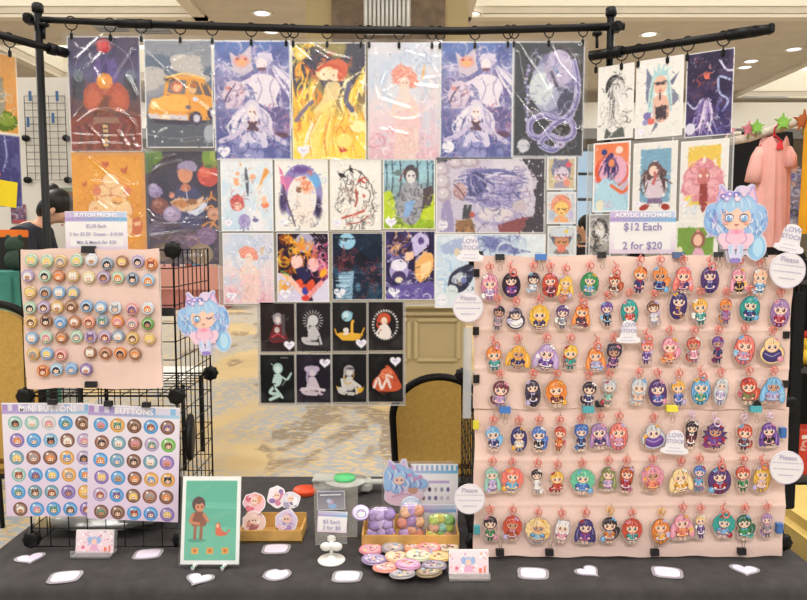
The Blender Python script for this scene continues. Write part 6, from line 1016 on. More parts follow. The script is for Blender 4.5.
def pin_button(loc, r, bgc, hair, label, group, seed, rot=(0, 0, 0), art=None, name='pin_button'):
    t = thing(name, label, 'button', loc, group); t.rotation_euler = rot
    m = MB().lathe([(r*.2, .001), (r*.97, .001), (r, .0000), (r*.97, -.0018), (r*.86, -.0030), (r*.6, -.0036), (r*.05, -.0038)], n=28, axis='Y')
    m.v = [(x, -y if 0 else y, z) for x, y, z in m.v]
    me = m.mesh('button_shell'); me.transform(Matrix.Scale(-1, 4, (0, 1, 0))); me.flip_normals()
    sh = link('button_shell', me, mat('button_rim_%d_%d_%d' % tuple(int(v) for v in bgc), mix(bgc, (120, 110, 110), .18), .2, spec=.6), t)
    L = Layers(1, 0, 0, .00005, .0040)
    if art: art(L, r)
    else: L.ell(0, 0, r*.9, r*.9, bgc); face(L, 0, 0, r, hair, bgc, seed)
    L.build('printed_face', GLOSSPRINT, sh); return t
cn = dict(ltblue='pale blue', tan='tan', slate='grey blue')
hn = dict(y='yellow', k='black', b='brown', g='grey', w='white', r='dark red', o='orange', p='pink', v='purple', u='blue', t='green')
k = 0
for rn, lst, part in BW:
    for i, (u, v, bgk, hk) in enumerate(lst):
        px, py = 20+u/5.566, (310 if part else 245)+v/5.566; p = P(px, py, PBY-.008); k += 1
        pin_button((p.x, PBY-.008, p.z), 6.4*sB, BPAL[bgk], BHAIR[hk], f'{cn.get(bgk, bgk)} pin button with {hn[hk]}-haired face, {ORD[i]} in the {rn} row of the board', 'pin buttons on the pink board', k)
clip(88, 249.5, PBY-.006, 13, 7, 'black', 'black binder clip on the top edge of the button board', 0); clip(91, 384.5, PBY-.006, 12, 6, 'black', 'black binder clip on the bottom edge of the button board', 0)
clip(168, 312, LY-.012, 13, 8, 'black', 'black clip on the wire tower right of the button board', 0)
# ---------------------------------------------------------------- two printed button posters
SH1 = ['mint mint white blue brown', 'purple blue ltblue brown lilac', 'slate rust brown gold lilac', 'mint blue blue gold blue', 'blue slate slate purple gold', 'brown blue blue blue purple']
SH2 = ['blue gold brown blue brown', 'rust slate brown lilac green', 'blue slate brown slate purple', 'purple blue brown gold gold', 'lilac blue brown rust brown', 'brown brown blue blue purple']
VIV = dict(mint=(150, 196, 190), white=(206, 212, 216), blue=(72, 152, 220), brown=(120, 78, 62), purple=(132, 110, 186), ltblue=(130, 180, 222), lilac=(176, 156, 200), slate=(104, 150, 172), rust=(140, 88, 70), gold=(222, 162, 78), green=(110, 180, 80))
def poster(rows, W, H, tilt, x0, y0, label, header):
    c = Canvas(W, H, 2.4); c.grad((232, 228, 236), (224, 214, 234), (220, 200, 226)); rnd = random.Random(W)
    c.poly([(0, 1.5), (W, 1.5), (W, 10), (0, 10)], (214, 210, 228))
    for i in range(9):
        tt = i/8; cc = mix((172, 142, 200), (140, 186, 226), tt)
        if i in (0, 2, 6, 8) or (i == 1): c.poly([(W*i/9+.5, 1.5), (W*i/9+W/18+1, 1.5), (W*i/9+W/18+1, 8), (W*i/9+.5, 8)], cc)
    for i in range(int(W/2.2)): c.ell(1+i*2.2, 9.6, 1.5, 1.7, mix((180, 156, 210), (160, 206, 232), i/(W/2.2)))
    for j, r in enumerate(rows):
        for i, n in enumerate(r.split()):
            cx, cy_ = W*(.14+.182*i)+(1.2 if j % 2 else 0), H*(.175+.152*j); rr = 7.2; bc = VIV[n]; hk = list(BHAIR.values())[(i*3+j*5+len(header)) % 11]
            c.ell(cx, cy_, rr, rr, mix(bc, DARK, .15)); c.ell(cx, cy_, rr*.9, rr*.9, bc); c.ell(cx, cy_, rr*.76, rr*.76, mix(bc, WHITE, .45)); c.ell(cx, cy_, rr*.70, rr*.70, bc); face(c, cx, cy_, rr*.92, hk, bc, i+j*3)
            c.ell(cx-rr*.4, cy_-rr*.55, rr*.2, rr*.12, (240, 240, 244), -.6)
    s = S(460, LY-.012); W_, H_ = W*s, H*s; p = P(x0+W/2, y0+H/2, LY-.012)
    t = thing('button_poster', label, 'poster', (p.x, LY-.012 if tilt == 0 else LY-.016, p.z), 'printed button posters'); t.rotation_euler = (0, tilt, 0)
    ps = link('printed_sheet', c.mesh('printed_sheet', W_, H_, .0008, 'centre'), PRINT, t)
    text_mesh(header, .019, ps, mat('pale_header_ink', (246, 244, 250), .5), (0, -.001, H_/2-6*s), bold=.02)
poster(SH1, 92, 116, 0, 4, 402, 'left lilac button poster clipped to the wire tower, partly covered by the other', 'MINI BUTTONS')
poster(SH2, 91, 117, R(2.6), 88.5, 404.5, 'right lilac button poster, slightly tilted and overlapping the other', 'BUTTONS')
for px, lb in ((52, 'small black clip holding the left button poster'), (108, 'small black clip at the top left of the right button poster'), (146, 'small black clip at the top right of the right button poster')): clip(px, 402+(px-52)*.03, LY-.022, 8, 5, 'black', lb, 0)
# ---------------------------------------------------------------- signs on the stands
LAVINK = mat('lavender_ink', (150, 138, 186), .5); GREYINK = mat('grey_lavender_ink', (180, 172, 202), .5); WHITEINK = mat('white_ink', (248, 247, 250), .5)
def sign_canvas(w, h, margin=True):
    c = Canvas(w, h, 2); c.grad((238, 236, 240), (236, 234, 238), (232, 224, 232), (222, 206, 224))
    if margin: c.poly([(w*.07, h*.1), (w*.93, h*.1), (w*.93, h*.90), (w*.07, h*.90)], (234, 232, 233))
    for i in range(int(w/1.1)): x = i*1.1; c.poly([(x, 0.6), (x+1.15, .6), (x+1.15, h*.2), (x, h*.2)], mix((198, 180, 218), (186, 204, 230), i/(w/1.1)))
    for i in range(int(w/3.2)+1): c.ell(1+i*3.2, h*.21, 2, h*.055, mix((180, 156, 206), (130, 184, 224), i/(w/3.2)))
    return c
def card_sign(name, label, x0, y0, x1, y1, Y, header, lines, size, tilt=0, ink=LAVINK):
    s = S((y0+y1)/2, Y); W, H = (x1-x0)*s, (y1-y0)*s; p = P((x0+x1)/2, y1, Y); t = thing(name, label, 'sign', (p.x, Y, p.z)); t.rotation_euler = (0, tilt, 0)
    pc = link('printed_card', sign_canvas(x1-x0, y1-y0).mesh('printed_card', W, H, .001), PRINT, t)
    text_mesh(header, H*.135, pc, WHITEINK, (0, -.001, H*.9), bold=.025)
    for i, ln in enumerate(lines): text_mesh(ln, size*s, pc, ink, (0, -.001, H*(.62-i*(.44 if len(lines) == 2 else .21))+(0 if len(lines) == 2 else .0)), bold=.012)
    return t, s, W, H
t, s, W, H = card_sign('price_sign', 'white price card for acrylic keychains reading $12 Each, 2 for $20', 609, 211, 675, 253.5, CY+.006, 'ACRYLIC KEYCHAINS', ['$12 Each', '2 for $20'], 10.5)
MB().box((-W*.3, .003, -.012), (.004, .002, .05)).box((W*.3, .003, -.012), (.004, .002, .05)).build('support_strip', clear('clear_acrylic', milk=.14), t)
t, s, W, H = card_sign('price_sign', 'small white price card with a lavender header standing above the pink button board', 66, 211.5, 128, 250, PBY+.003, 'BUTTON PRICING', ['$2.00 Each', '2 for $3.50  Dozen - $18.00', 'Mix & Match for $20'], 4.7, 0, GREYINK)
MB().box((-W*.25, .003, -.015), (.004, .002, .05)).box((W*.25, .003, -.015), (.004, .002, .05)).build('support_strip', clear('clear_acrylic', milk=.14), t)
def scribble_lines(L, cx, cy, w, rows, col, lw):   # unreadable fine print as thin broken strokes
    rnd = random.Random(int(cx*10+cy)); n = len(rows)
    for y, ww in rows:
        x = -ww/2
        while x < ww/2-.6:
            l = min(rnd.uniform(1.2, 3.2), ww/2-x); k = max(2, int(l/.6)); L.stroke([(cx+x+l*i/k, cy+y+(.42 if i % 2 else -.42)) for i in range(k+1)], lw, col); x += l+.7
def round_sign(px, py, r, label, Y, tilt=0):
    s = S(py, Y); p = P(px, py, Y); t = thing('round_sign', label, 'sign', (p.x, Y, p.z), 'round white notice signs'); t.rotation_euler = (0, tilt, 0)
    MB().lathe([(.001, .0012), (r*s, .0012), (r*s, -.0012), (.001, -.0012)], n=40, axis='Y').build('round_plate', CARDST, t)
    L = Layers(s, 0, 0, .00004, .0014); L.ell(0, 0, r, r, (214, 204, 224)); L.ell(0, 0, r*.94, r*.94, (234, 230, 234)); scribble_lines(L, 0, 0, r, ((-r*.28, r*1.7), (r*.08, r*1.6)), (188, 182, 206), .55); scribble_lines(L, 0, 0, r, ((r*.45, r*.9),), (184, 176, 204), .6); L.build('printed_notice', LAYER, t)
    text_mesh('Please', r*.42*s, t, GREYINK, (0, -.003, r*.6*s)); return t
SY = CY-.022
t = round_sign(468, 307, 15.3, 'round white notice on a clear post beside the upper left banner edge', SY)
s = S(340, SY); MB().bbox((0, .006, -.045-.1), (.018, .004, .2), .001).build('clear_post', clear('frosted_post', milk=.45, rough=.2, milkc=(214, 218, 224)), t)
round_sign(469.5, 499, 15.5, 'round white notice near the lower left corner of the charm banner', SY)
round_sign(787.5, 270.5, 18, 'round white notice at the upper right corner of the charm banner', SY, .12); round_sign(786.5, 467.5, 17, 'round white notice on the right edge of the lower banner', SY, .06)
def stock_tag(px, py, w, h, label, Y, tilt=0):
    s = S(py, Y); p = P(px, py, Y); t = thing('stock_tag', label, 'tag', (p.x, Y, p.z), 'white hat-shaped tags'); t.rotation_euler = (0, tilt, 0)
    out = spline([(-.5, -.42), (-.48, -.28), (-.34, -.2), (-.30, .22), (-.20, .42), (0, .48), (.20, .42), (.30, .22), (.34, -.2), (.48, -.28), (.5, -.42), (.3, -.49), (-.3, -.49)], 3)
    t = MB().prism([(x*w*s, z*h*s) for x, z in out[::-1]], -.0008, .0008).build('tag_card', CARDST, t)
    L = Layers(s, 0, 0, .00004, .001); L.poly([(x*w*.95, -z*h*.94) for x, z in out], (238, 236, 242)); scribble_lines(L, 0, 0, 1, ((h*.24, w*.42), (h*.37, w*.6)), (196, 188, 214), .5); L.build('printed_face', LAYER, t)
    text_mesh('LOW', h*.26*s, t, GREYINK, (0, -.002, h*.28*s), bold=.012); text_mesh('STOCK', h*.22*s, t, GREYINK, (0, -.002, h*.03*s), bold=.012)
stock_tag(470, 248.5, 27, 26, 'white hat-shaped stock tag on the left top corner of the charm banner', SY); stock_tag(628.5, 331.5, 24, 24, 'white hat-shaped stock tag between the second and third charm rows', CY-.02); stock_tag(675, 442, 28, 25, 'white hat-shaped stock tag in the fifth charm row', CY-.02, .06); stock_tag(791, 238, 30, 29, 'white hat-shaped stock tag above the right end of the banner', SY, .2)
# ---------------------------------------------------------------- pastel character standees
BLU, LIL, PNK = (158, 196, 236), (190, 172, 226), (236, 196, 216)
def standee(L, x0, y0, w, h, flip=1, wink=False):
    cx = x0+w/2; f = flip; X = lambda u: cx+f*u*w; Yy = lambda v: y0+v*h
    L.ell(X(.34), Yy(.80), .14*w, .16*h, (148, 200, 236)); L.ell(X(.36), Yy(.80), .08*w, .12*h, (182, 220, 244))
    for u, v, a, b in ((-.30, .46, .2, .19), (.30, .46, .2, .19), (-.36, .36, .12, .12), (.36, .38, .12, .12), (-.2, .58, .12, .1), (.2, .58, .12, .1)): L.ell(X(u), Yy(v), a*w, b*h, (140, 180, 228)); L.ell(X(u), Yy(v)-.01*h, a*w*.86, b*h*.86, BLU)
    for u, v in ((-.34, .44), (.34, .46), (-.24, .54), (.26, .56), (-.4, .36), (.4, .38)): L.stroke([(X(u-.06), Yy(v-.05)), (X(u), Yy(v+.02)), (X(u-.02), Yy(v+.08))], .025*w, (206, 226, 246), taper=1); L.stroke([(X(u+.04), Yy(v-.06)), (X(u+.07), Yy(v+.02)), (X(u+.03), Yy(v+.07))], .02*w, (120, 150, 212), taper=1)
    for q in (-1, 1): L.poly([(X(q*.1), Yy(.16)), (X(q*.25), Yy(.0)), (X(q*.33), Yy(.24))], LIL); L.poly([(X(q*.16), Yy(.16)), (X(q*.245), Yy(.05)), (X(q*.29), Yy(.2))], PNK)
    L.ell(cx, Yy(.33), .33*w, .24*h, BLU); L.ell(cx, Yy(.42), .235*w, .17*h, (242, 206, 186))
    L.poly([(X(-.3), Yy(.42)), (X(-.3), Yy(.26)), (X(-.15), Yy(.14)), (X(.15), Yy(.14)), (X(.3), Yy(.26)), (X(.3), Yy(.42)), (X(.2), Yy(.31)), (X(.1), Yy(.36)), (X(.02), Yy(.29)), (X(-.1), Yy(.36)), (X(-.2), Yy(.31))], (170, 206, 240))
    for u in (-.18, -.05, .08, .2): L.stroke([(X(u*.7), Yy(.16)), (X(u), Yy(.24)), (X(u*1.1), Yy(.31))], .02*w, (206, 228, 248), taper=1)
    hr_ = random.Random(int(x0))
    for k in range(34):
        u, v = hr_.choice((-1, 1))*hr_.uniform(.2, .44), hr_.uniform(.28, .60); L.stroke([(X(u), Yy(v)), (X(u+hr_.uniform(-.04, .05)), Yy(v+.04)), (X(u+hr_.uniform(-.06, .04)), Yy(v+.08))], hr_.uniform(.012, .026)*w, [(216, 228, 246), (130, 164, 222), (190, 176, 230), (232, 222, 242)][k % 4], taper=1)
    for u, v, c in ((-.22, .15, (150, 130, 206)), (-.12, .12, (176, 156, 222)), (-.02, .13, (140, 124, 200)), (.1, .12, (216, 190, 226)), (-.16, .18, (196, 180, 232)), (.0, .18, (232, 206, 226))): L.ell(X(u), Yy(v), .05*w, .035*h, c); L.ell(X(u), Yy(v), .02*w, .014*h, (244, 236, 246))
    L.ell(cx+f*.1*w, Yy(.07), .09*w, .05*h, (224, 206, 232))
    for q in (-1, 1):
        if wink and q > 0: L.stroke([(X(q*.12-.05), Yy(.41)), (X(q*.12), Yy(.43)), (X(q*.12+.06), Yy(.405))], .02*w, (96, 80, 130)); continue
        L.ell(X(q*.115), Yy(.42), .068*w, .052*h, (74, 76, 110)); L.ell(X(q*.115), Yy(.425), .06*w, .042*h, (236, 240, 248)); L.ell(X(q*.115), Yy(.43), .042*w, .036*h, (120, 170, 222)); L.ell(X(q*.10), Yy(.415), .014*w, .012*h, (255, 255, 255)); L.ell(X(q*.16), Yy(.49), .035*w, .016*h, (240, 170, 160))
    L.stroke([(X(-.03), Yy(.505)), (cx, Yy(.512)), (X(.03), Yy(.505))], .016*w, (180, 100, 100))
    L.poly([(X(-.11), Yy(.57)), (X(.11), Yy(.57)), (X(.22), Yy(.74)), (X(.2), Yy(.82)), (X(-.2), Yy(.82)), (X(-.22), Yy(.74))], PNK)
    for q in (-1, 1): L.ell(X(q*.19), Yy(.70), .085*w, .09*h, (238, 204, 222), q*.4); L.stroke([(X(q*.12), Yy(.60)), (X(q*.16), Yy(.70)), (X(q*.08), Yy(.76))], .03*w, (214, 170, 204))
    L.ell(cx, Yy(.60), .06*w, .03*h, (240, 150, 176)); L.ell(X(-.06), Yy(.6), .04*w, .025*h, (236, 170, 196)); L.ell(X(.06), Yy(.6), .04*w, .025*h, (236, 170, 196))
    for q in (-1, 1): L.stroke([(X(q*.07), Yy(.76)), (X(q*.06), Yy(.88)), (X(q*.03), Yy(.95))], .1*w, (214, 214, 240)); L.stroke([(X(q*.09), Yy(.78)), (X(q*.08), Yy(.88))], .03*w, (176, 206, 238)); L.ell(X(q*.03), Yy(.965), .05*w, .032*h, (150, 130, 206))
def build_standee(px0, py0, w, h, Y, label, flip, wink, tilt):
    s = S(py0+h/2, Y); p = P(px0+w/2, py0+h, Y); t = thing('character_standee', label, 'cutout', (p.x, Y, p.z), 'pastel character cutouts'); t.rotation_euler = (0, tilt, 0)
    L = Layers(s, px0+w/2, py0+h, .00004, .0012); standee(L, px0, py0, w, h, flip, wink); L.build('printed_figure', LAYER, t)
    ol = L.outline(px0+w/2, py0+h*.5, .5, 72, .07); MB().prism([((x-px0-w/2)*s, (py0+h-y)*s) for x, y in ol], -.001, .001).build('cut_card', mat('white_cut_card', (214, 210, 228), .5), t); return t
build_standee(702, 185, 64, 78, CY-.016, 'blue-haired figure cutout sitting on top of the charm banner', 1, False, 0)
build_standee(181, 291, 52, 64, LY-.02, 'winking blue-haired figure cutout clipped to the left wire tower', 1, True, -.08)
# ---------------------------------------------------------------- things lying and standing on the table
HOLO = mat('white_glitter_sticker', (220, 208, 226), .4, noise=.04, nscale=60); HEDGE = mat('clear_sticker_edge', (150, 146, 152), .25)
def table_sticker(px, py, w, kind, label, rz):
    p = Q(px, py, TT); s = S(py, p.y); t = thing('table_sticker', label, 'sticker', (p.x, p.y, TT), 'white stickers on the tablecloth', rz)
    if kind == 'heart': out = [(.5*math.sin(a)**3, .5*(13*math.cos(a)-5*math.cos(2*a)-2*math.cos(3*a)-math.cos(4*a))/16) for a in (2*math.pi*i/32 for i in range(32))][::-1]
    elif kind == 'card': out = spline([(-.5, -.3), (-.46, .3), (-.1, .42), (.46, .34), (.5, -.1), (.36, -.4), (-.3, -.44), (-.5, -.3)], 4)[:-1][::-1]
    else: out = spline([(-.5, -.1), (-.4, .3), (-.1, .46), (.12, .34), (.36, .38), (.5, .05), (.34, -.3), (0, -.46), (-.3, -.36), (-.5, -.1)], 4)[:-1][::-1]
    W = w*s
    MB().slab([(x*W*1.06, y*W*1.02) for x, y in out], .0, .0012).build('clear_border', HEDGE, t); MB().slab([(x*W*.84, y*W*.8) for x, y in out], .0012, .0020).build('sticker_face', HOLO, t)
for a in ((30, 558.5, 27, 'heart', 'pale bluish heart sticker at the left end of the table below the poster', .5), (65, 577, 29, 'card', 'white sticker nearest the front left of the table', .2), (148, 554, 26, 'card', 'white sticker right of the left business card holder', .15), (199, 579, 28, 'heart', 'white heart sticker below the green framed print', -.2), (276, 549, 26, 'card', 'white oblong sticker in front of the small sticker tray', .05), (277, 575, 27, 'blob', 'white cloud-shaped sticker at the front left of centre', .1), (347, 576.5, 28, 'card', 'white sticker in front of the round clip stand base', .0), (533, 573.5, 29, 'card', 'white sticker right of the right business card holder', -.1), (588, 571.5, 26, 'heart', 'white heart sticker in front of the banner middle', .6), (667, 572.5, 28, 'card', 'white sticker in front of the right half of the banner', -.2), (745, 570, 27, 'heart', 'white heart sticker nearest the right end of the table', -.3)): table_sticker(*a)
# green framed print on a clear easel
p = Q(210, 568, TT); s = S(520, p.y+.02)
t = thing('framed_print', 'small teal green print in a clear wrapped white frame on a clear easel', 'art print', (p.x, p.y, TT))
W, H = 58*s, 85*s; c = Canvas(58, 85, 2.2); c.grad((236, 238, 236), (232, 234, 232)); c.poly([(3.5, 4), (54.5, 4), (54.5, 81), (3.5, 81)], (92, 176, 152)); c.poly([(3.5, 44), (54.5, 50), (54.5, 81), (3.5, 81)], (104, 184, 158)); c.poly([(4, 24), (54, 26), (54, 32), (4, 30)], (104, 186, 164))
c.ell(15.5, 62, 9, 2, (74, 150, 130)); c.stroke([(14, 44), (13.5, 60)], 3.2, (150, 96, 74)); c.stroke([(20, 44), (19.5, 60)], 3.2, (150, 96, 74)); c.poly(spline([(11, 36), (17, 33), (23, 37), (24, 48), (10, 48)], 3), (132, 76, 56)); c.stroke([(11, 37), (9, 44), (17, 46)], 3, (196, 124, 88)); c.stroke([(22, 37), (26, 43)], 3, (196, 124, 88)); c.ell(16.5, 27, 6.6, 7.4, (84, 58, 56)); c.ell(17.5, 29.5, 4.4, 5, (206, 136, 100)); c.poly([(11, 26), (16, 21), (22, 25), (17, 27)], (84, 58, 56)); c.ell(15.8, 29.6, .8, .9, (50, 36, 36)); c.ell(19.8, 29.6, .8, .9, (50, 36, 36))
c.poly(spline([(34, 46), (38, 45), (40, 52), (46, 56), (38, 58), (34, 56)], 3), (214, 96, 66)); c.stroke([(44, 56), (48, 52)], 1.4, (214, 96, 66)); c.ell(36, 48, 1.4, 2, (240, 190, 150))
for x in (14, 29, 44): c.poly([(x-3.4, 69), (x+3.4, 69), (x+3.4, 75), (x-3.4, 75)], (226, 160, 72)); c.ell(x, 72, 1.8, 1.8, (190, 110, 50))
tr_ = MB().bbox((0, 0, 0), (.001, .001, .001), .0002)
fr = bpy.data.objects.new('frame', c.mesh('frame', W, H, .004)); COL.objects.link(fr); fr.data.materials.append(PRINT); fr.parent = t; fr.location = (0, -.004, .010); fr.rotation_euler = (-.20, R(0), 0)
wv = sleeve(58, 85, s, [([(2, 22), (14, 16), (26, 10)], 1.6, 3), ([(8, 50), (26, 42), (52, 32)], 1.6, 3), ([(10, 66), (30, 56), (50, 48)], 1.5, 3), ([(4, 30), (30, 28), (54, 31)], 1.2, 2)], 31, 1.5, .5); o = link('plastic_sleeve', wv, FILM, t, (0, -.0045, .010), (-.20, 0, 0))
EASEL = clear('easel_acrylic', milk=.4, rough=.12, boost=1.4, milkc=(224, 226, 228)); m = MB()
for x in (-.032, .032): m.tube([(x, -.022, .012), (x, -.020, .004), (x*1.05, .0, .004), (x*.9, .02, .02), (x*.5, .055, .12), (x*.3, .07, .003)], .0035, 8); m.tube([(x, -.022, .0035), (x, .0, .009), (x*1.1, .03, .0035)], .0035, 8)
m.tube([(-.016, .058, .11), (.016, .058, .11)], .003, 8); m.build('easel', EASEL, t)
# wooden trays
WOOD = mat('bamboo_tray_wood', (206, 162, 92), .5, noise=.14, nscale=18)
def tray(px0, px1, pyb, depth, hf, div, label):
    a, b = Q(px0, pyb, TT), Q(px1, pyb, TT); y0 = a.y; w = b.x-a.x; t = thing('wooden_tray', label, 'tray', ((a.x+b.x)/2, y0+depth/2, TT)); th = .005; m = MB()
    m.bbox((0, 0, .003), (w, depth, .005), .001); m.bbox((0, -depth/2+th/2, hf/2), (w, th, hf), .0012); m.bbox((0, depth/2-th/2, hf/2+.006), (w, th, hf+.012), .0012)
    for x in (-w/2+th/2, w/2-th/2): m.bbox((x, 0, hf/2), (th, depth-.001, hf), .0012)
    m.build('tray_body', WOOD, t)
    d = MB()
    for x in div: d.bbox((x*w, 0, hf*.5+.002), (.004, depth-2*th, hf-.006), .001)
    if div: d.build('divider', WOOD, t)
    return t, w, y0
t, tw1, ty = tray(238.5, 302, 543, .085, .030, [0.05], 'small bamboo tray of die-cut stickers left of the clip stand')
def sticker(px0, py0, px1, py1, Y, zlift, cols, label, seed, lean=-.25):
    s = S(py1, Y); w, h = px1-px0, py1-py0; p = P((px0+px1)/2, py1, Y); t = thing('die_cut_sticker', label, 'sticker', (p.x, Y, max(p.z, TT+zlift)), 'die-cut stickers in the small tray')
    rnd = random.Random(seed); L = Layers(s, w/2, h, .00005, .0008); pts = []
    for i in range(16): a = 6.283*i/16; r = rnd.uniform(.84, 1.0); pts.append((w/2+w/2*r*math.cos(a), h/2+h/2*r*math.sin(a)))
    out = spline(pts+[pts[0]], 3)[:-1]; L.poly([(w/2+(x-w/2)*.93, h/2+(y-h/2)*.93) for x, y in out], cols[0])
    for k in range(5): L.ell(w*rnd.uniform(.25, .75), h*rnd.uniform(.2, .8), w*rnd.uniform(.1, .2), h*rnd.uniform(.08, .16), cols[1+k % (len(cols)-1)], rnd.uniform(0, 3))
    for k in range(8): x, y = w*rnd.uniform(.25, .75), h*rnd.uniform(.2, .8); L.stroke([(x-w*.1, y), (x, y-h*.06), (x+w*.1, y+h*.03)], h*.05, cols[1+k % (len(cols)-1)], taper=.8)
    L.ell(w*.5, h*.42, w*.16, h*.16, (244, 208, 190)); L.ell(w*.45, h*.42, w*.03, h*.03, DARK); L.ell(w*.56, h*.42, w*.03, h*.03, DARK)
    L.build('printed_face', LAYER, t, rot=(lean, 0, 0))
    link('sticker_paper', MB().prism([((x-w/2)*s, (h-y)*s) for x, y in out], -.0005, .0005).mesh('sticker_paper'), mat('sticker_paper', (240, 238, 240), .4), t, rot=(lean, 0, 0))
PK = [(236, 190, 196), (222, 120, 136), (246, 226, 226), (196, 110, 130), (230, 160, 120)]; GY = [(220, 214, 222), (170, 160, 186), (240, 236, 240), (130, 120, 150)]
for a in ((266, 486, 287, 509, ty+.062, .028, [(238, 226, 232), (206, 130, 156), (150, 120, 176), (226, 190, 160)], 'round pink and white sticker standing at the back middle of the small tray', 3), (280, 491, 301, 510, ty+.060, .028, GY, 'grey and white jagged sticker at the back right of the small tray', 4), (242, 492, 266, 514, ty+.050, .024, PK, 'pink crown-shaped sticker at the back left of the small tray', 5), (241, 511, 266, 534, ty+.016, .006, [(240, 206, 196), (222, 150, 130), (170, 110, 110), (248, 232, 226)], 'peach round sticker at the front left of the small tray', 6), (273, 509, 299, 534, ty+.014, .006, [(222, 206, 232), (176, 150, 206), (236, 190, 210), (246, 240, 246)], 'lilac drop-shaped sticker at the front right of the small tray', 7)): sticker(*a)
# clip sign stand
p = Q(331.5, 561, TT); t = thing('clip_sign_stand', 'white round-based clip stand holding a clear sign pouch', 'sign holder', (p.x, p.y, TT)); s = S(560, p.y)
WP = mat('white_plastic', (228, 226, 220), .35); MB().lathe([(.001, 0), (.030, 0), (.031, .003), (.028, .006), (.008, .009), (.006, .014), (.001, .015)], n=32).build('base', WP, t)
MB().cyl((0, 0, .012), (0, .002, .045), .0045, 12).ball((-.012, -.002, .034), (.013, .007, .010)).ball((.012, -.002, .034), (.013, .007, .010)).bbox((0, .004, .05), (.018, .008, .016), .003).build('clip_head', WP, t)
PCH = clear('sign_pouch_plastic', milk=.12, rough=.12, boost=1.3, milkc=(216, 218, 222)); hz = TT+.035-TT
k = 1/505
o = MB().bbox((0, .006, hz+.5*66*k), (36*k, .002, 66*k), .0008).build('clear_pouch', PCH, t, (.0, 0, 0), (-.06, -.03, 0))
o = MB().bbox((0, .012, hz+.5*62*k), (44*k, .0015, 62*k), .0006).build('back_pouch', PCH, t, (.012, .004, .014), (-.06, .02, 0))
cc = Canvas(31, 21, 2.4); cc.grad((120, 120, 136), (136, 134, 146), (150, 148, 156)); cc.ell(15, 13, 3, 3.5, (196, 160, 180)); cc.ell(17, 17, 5, 3, (140, 170, 210)); cc.ell(13, 11, 2.4, 2.2, (170, 190, 220)); cc.frame(.5, (210, 210, 214)); link('upper_card', cc.mesh('upper_card', 31*k, 21*k, .0008), PRINT, t, (0, .0035, hz+41*k), (-.06, -.03, 0))
text_mesh('Pins $8 each', .0065, t, WHITEINK, (0, .0012, hz+57*k), rot=(math.pi/2-.06, 0, 0)) if 0 else None
L = Layers(k, 0, 0, .00004, .001); scribble_lines(L, 0, 0, 1, ((0, 24),), (232, 230, 240), .9); L.build('card_heading', LAYER, t, (0, .0025, hz+58.5*k), (-.06, -.03, 0))
link('price_card', sign_canvas(33, 24).mesh('price_card', 33*k, 24*k, .0008), PRINT, t, (.001, .0025, hz+15*k), (-.06, .05, 0)); text_mesh('$5 Each', 6.2*k, t, LAVINK, (.001, .0002, hz+27.5*k), rot=(math.pi/2-.06, .05, 0)); text_mesh('2 for $8', 6.2*k, t, LAVINK, (.001, .0006, hz+20.5*k), rot=(math.pi/2-.06, .05, 0))
# lids and clear tub behind
p = Q(305, 493, TT); t = thing('round_lid', 'flat orange-red round plastic container lying behind the small tray', 'container', (p.x, p.y, TT))  # a loose lid, with no container modelled under it
m = MB().lathe([(.001, 0), (.031, 0), (.033, .002), (.033, .011), (.031, .014), (.001, .0145)], n=32)
m.build('lid', mat('orange_red_plastic', (222, 78, 40), .4), t); g = MB(); [g.box((.0332*math.cos(a), .0332*math.sin(a), .006), (.0012, .0026, .010), Matrix.Rotation(a, 3, 'Z')) for a in (6.283*i/30 for i in range(30))]; g.build('grip_rib', mat('orange_red_plastic', (222, 78, 40)), t)
p = Q(345, 497, TT); t = thing('storage_tub', 'translucent white plastic tub with a handle and a green lid at the table back', 'tub', (p.x, p.y+.04, TT))
TUB = clear('frosted_tub_plastic', milk=.72, rough=.3, milkc=(206, 208, 200)); MB().lathe([(.001, 0), (.046, 0), (.056, .030), (.060, .034), (.060, .036), (.001, .036)], n=28).build('tub_body', TUB, t); MB().bbox((.085, .0, .030), (.07, .03, .008), .003).bbox((.03, .005, .02), (.09, .06, .026), .006).build('handle', TUB, t); MB().lathe([(.001, .036), (.030, .036), (.031, .040), (.030, .046), (.001, .047)], (-.004, 0, 0), n=28).build('lid', mat('green_plastic_lid', (92, 196, 122), .4), t)
p = Q(332, 492, TT); t = thing('plastic_box', 'flat frosted plastic box behind the clip sign stand', 'box', (p.x-.01, p.y+.01, TT)); MB().bbox((0, 0, .018), (.085, .05, .034), .006).build('box_body', TUB, t); MB().bbox((0, 0, .037), (.09, .055, .006), .002).build('lid', TUB, t)
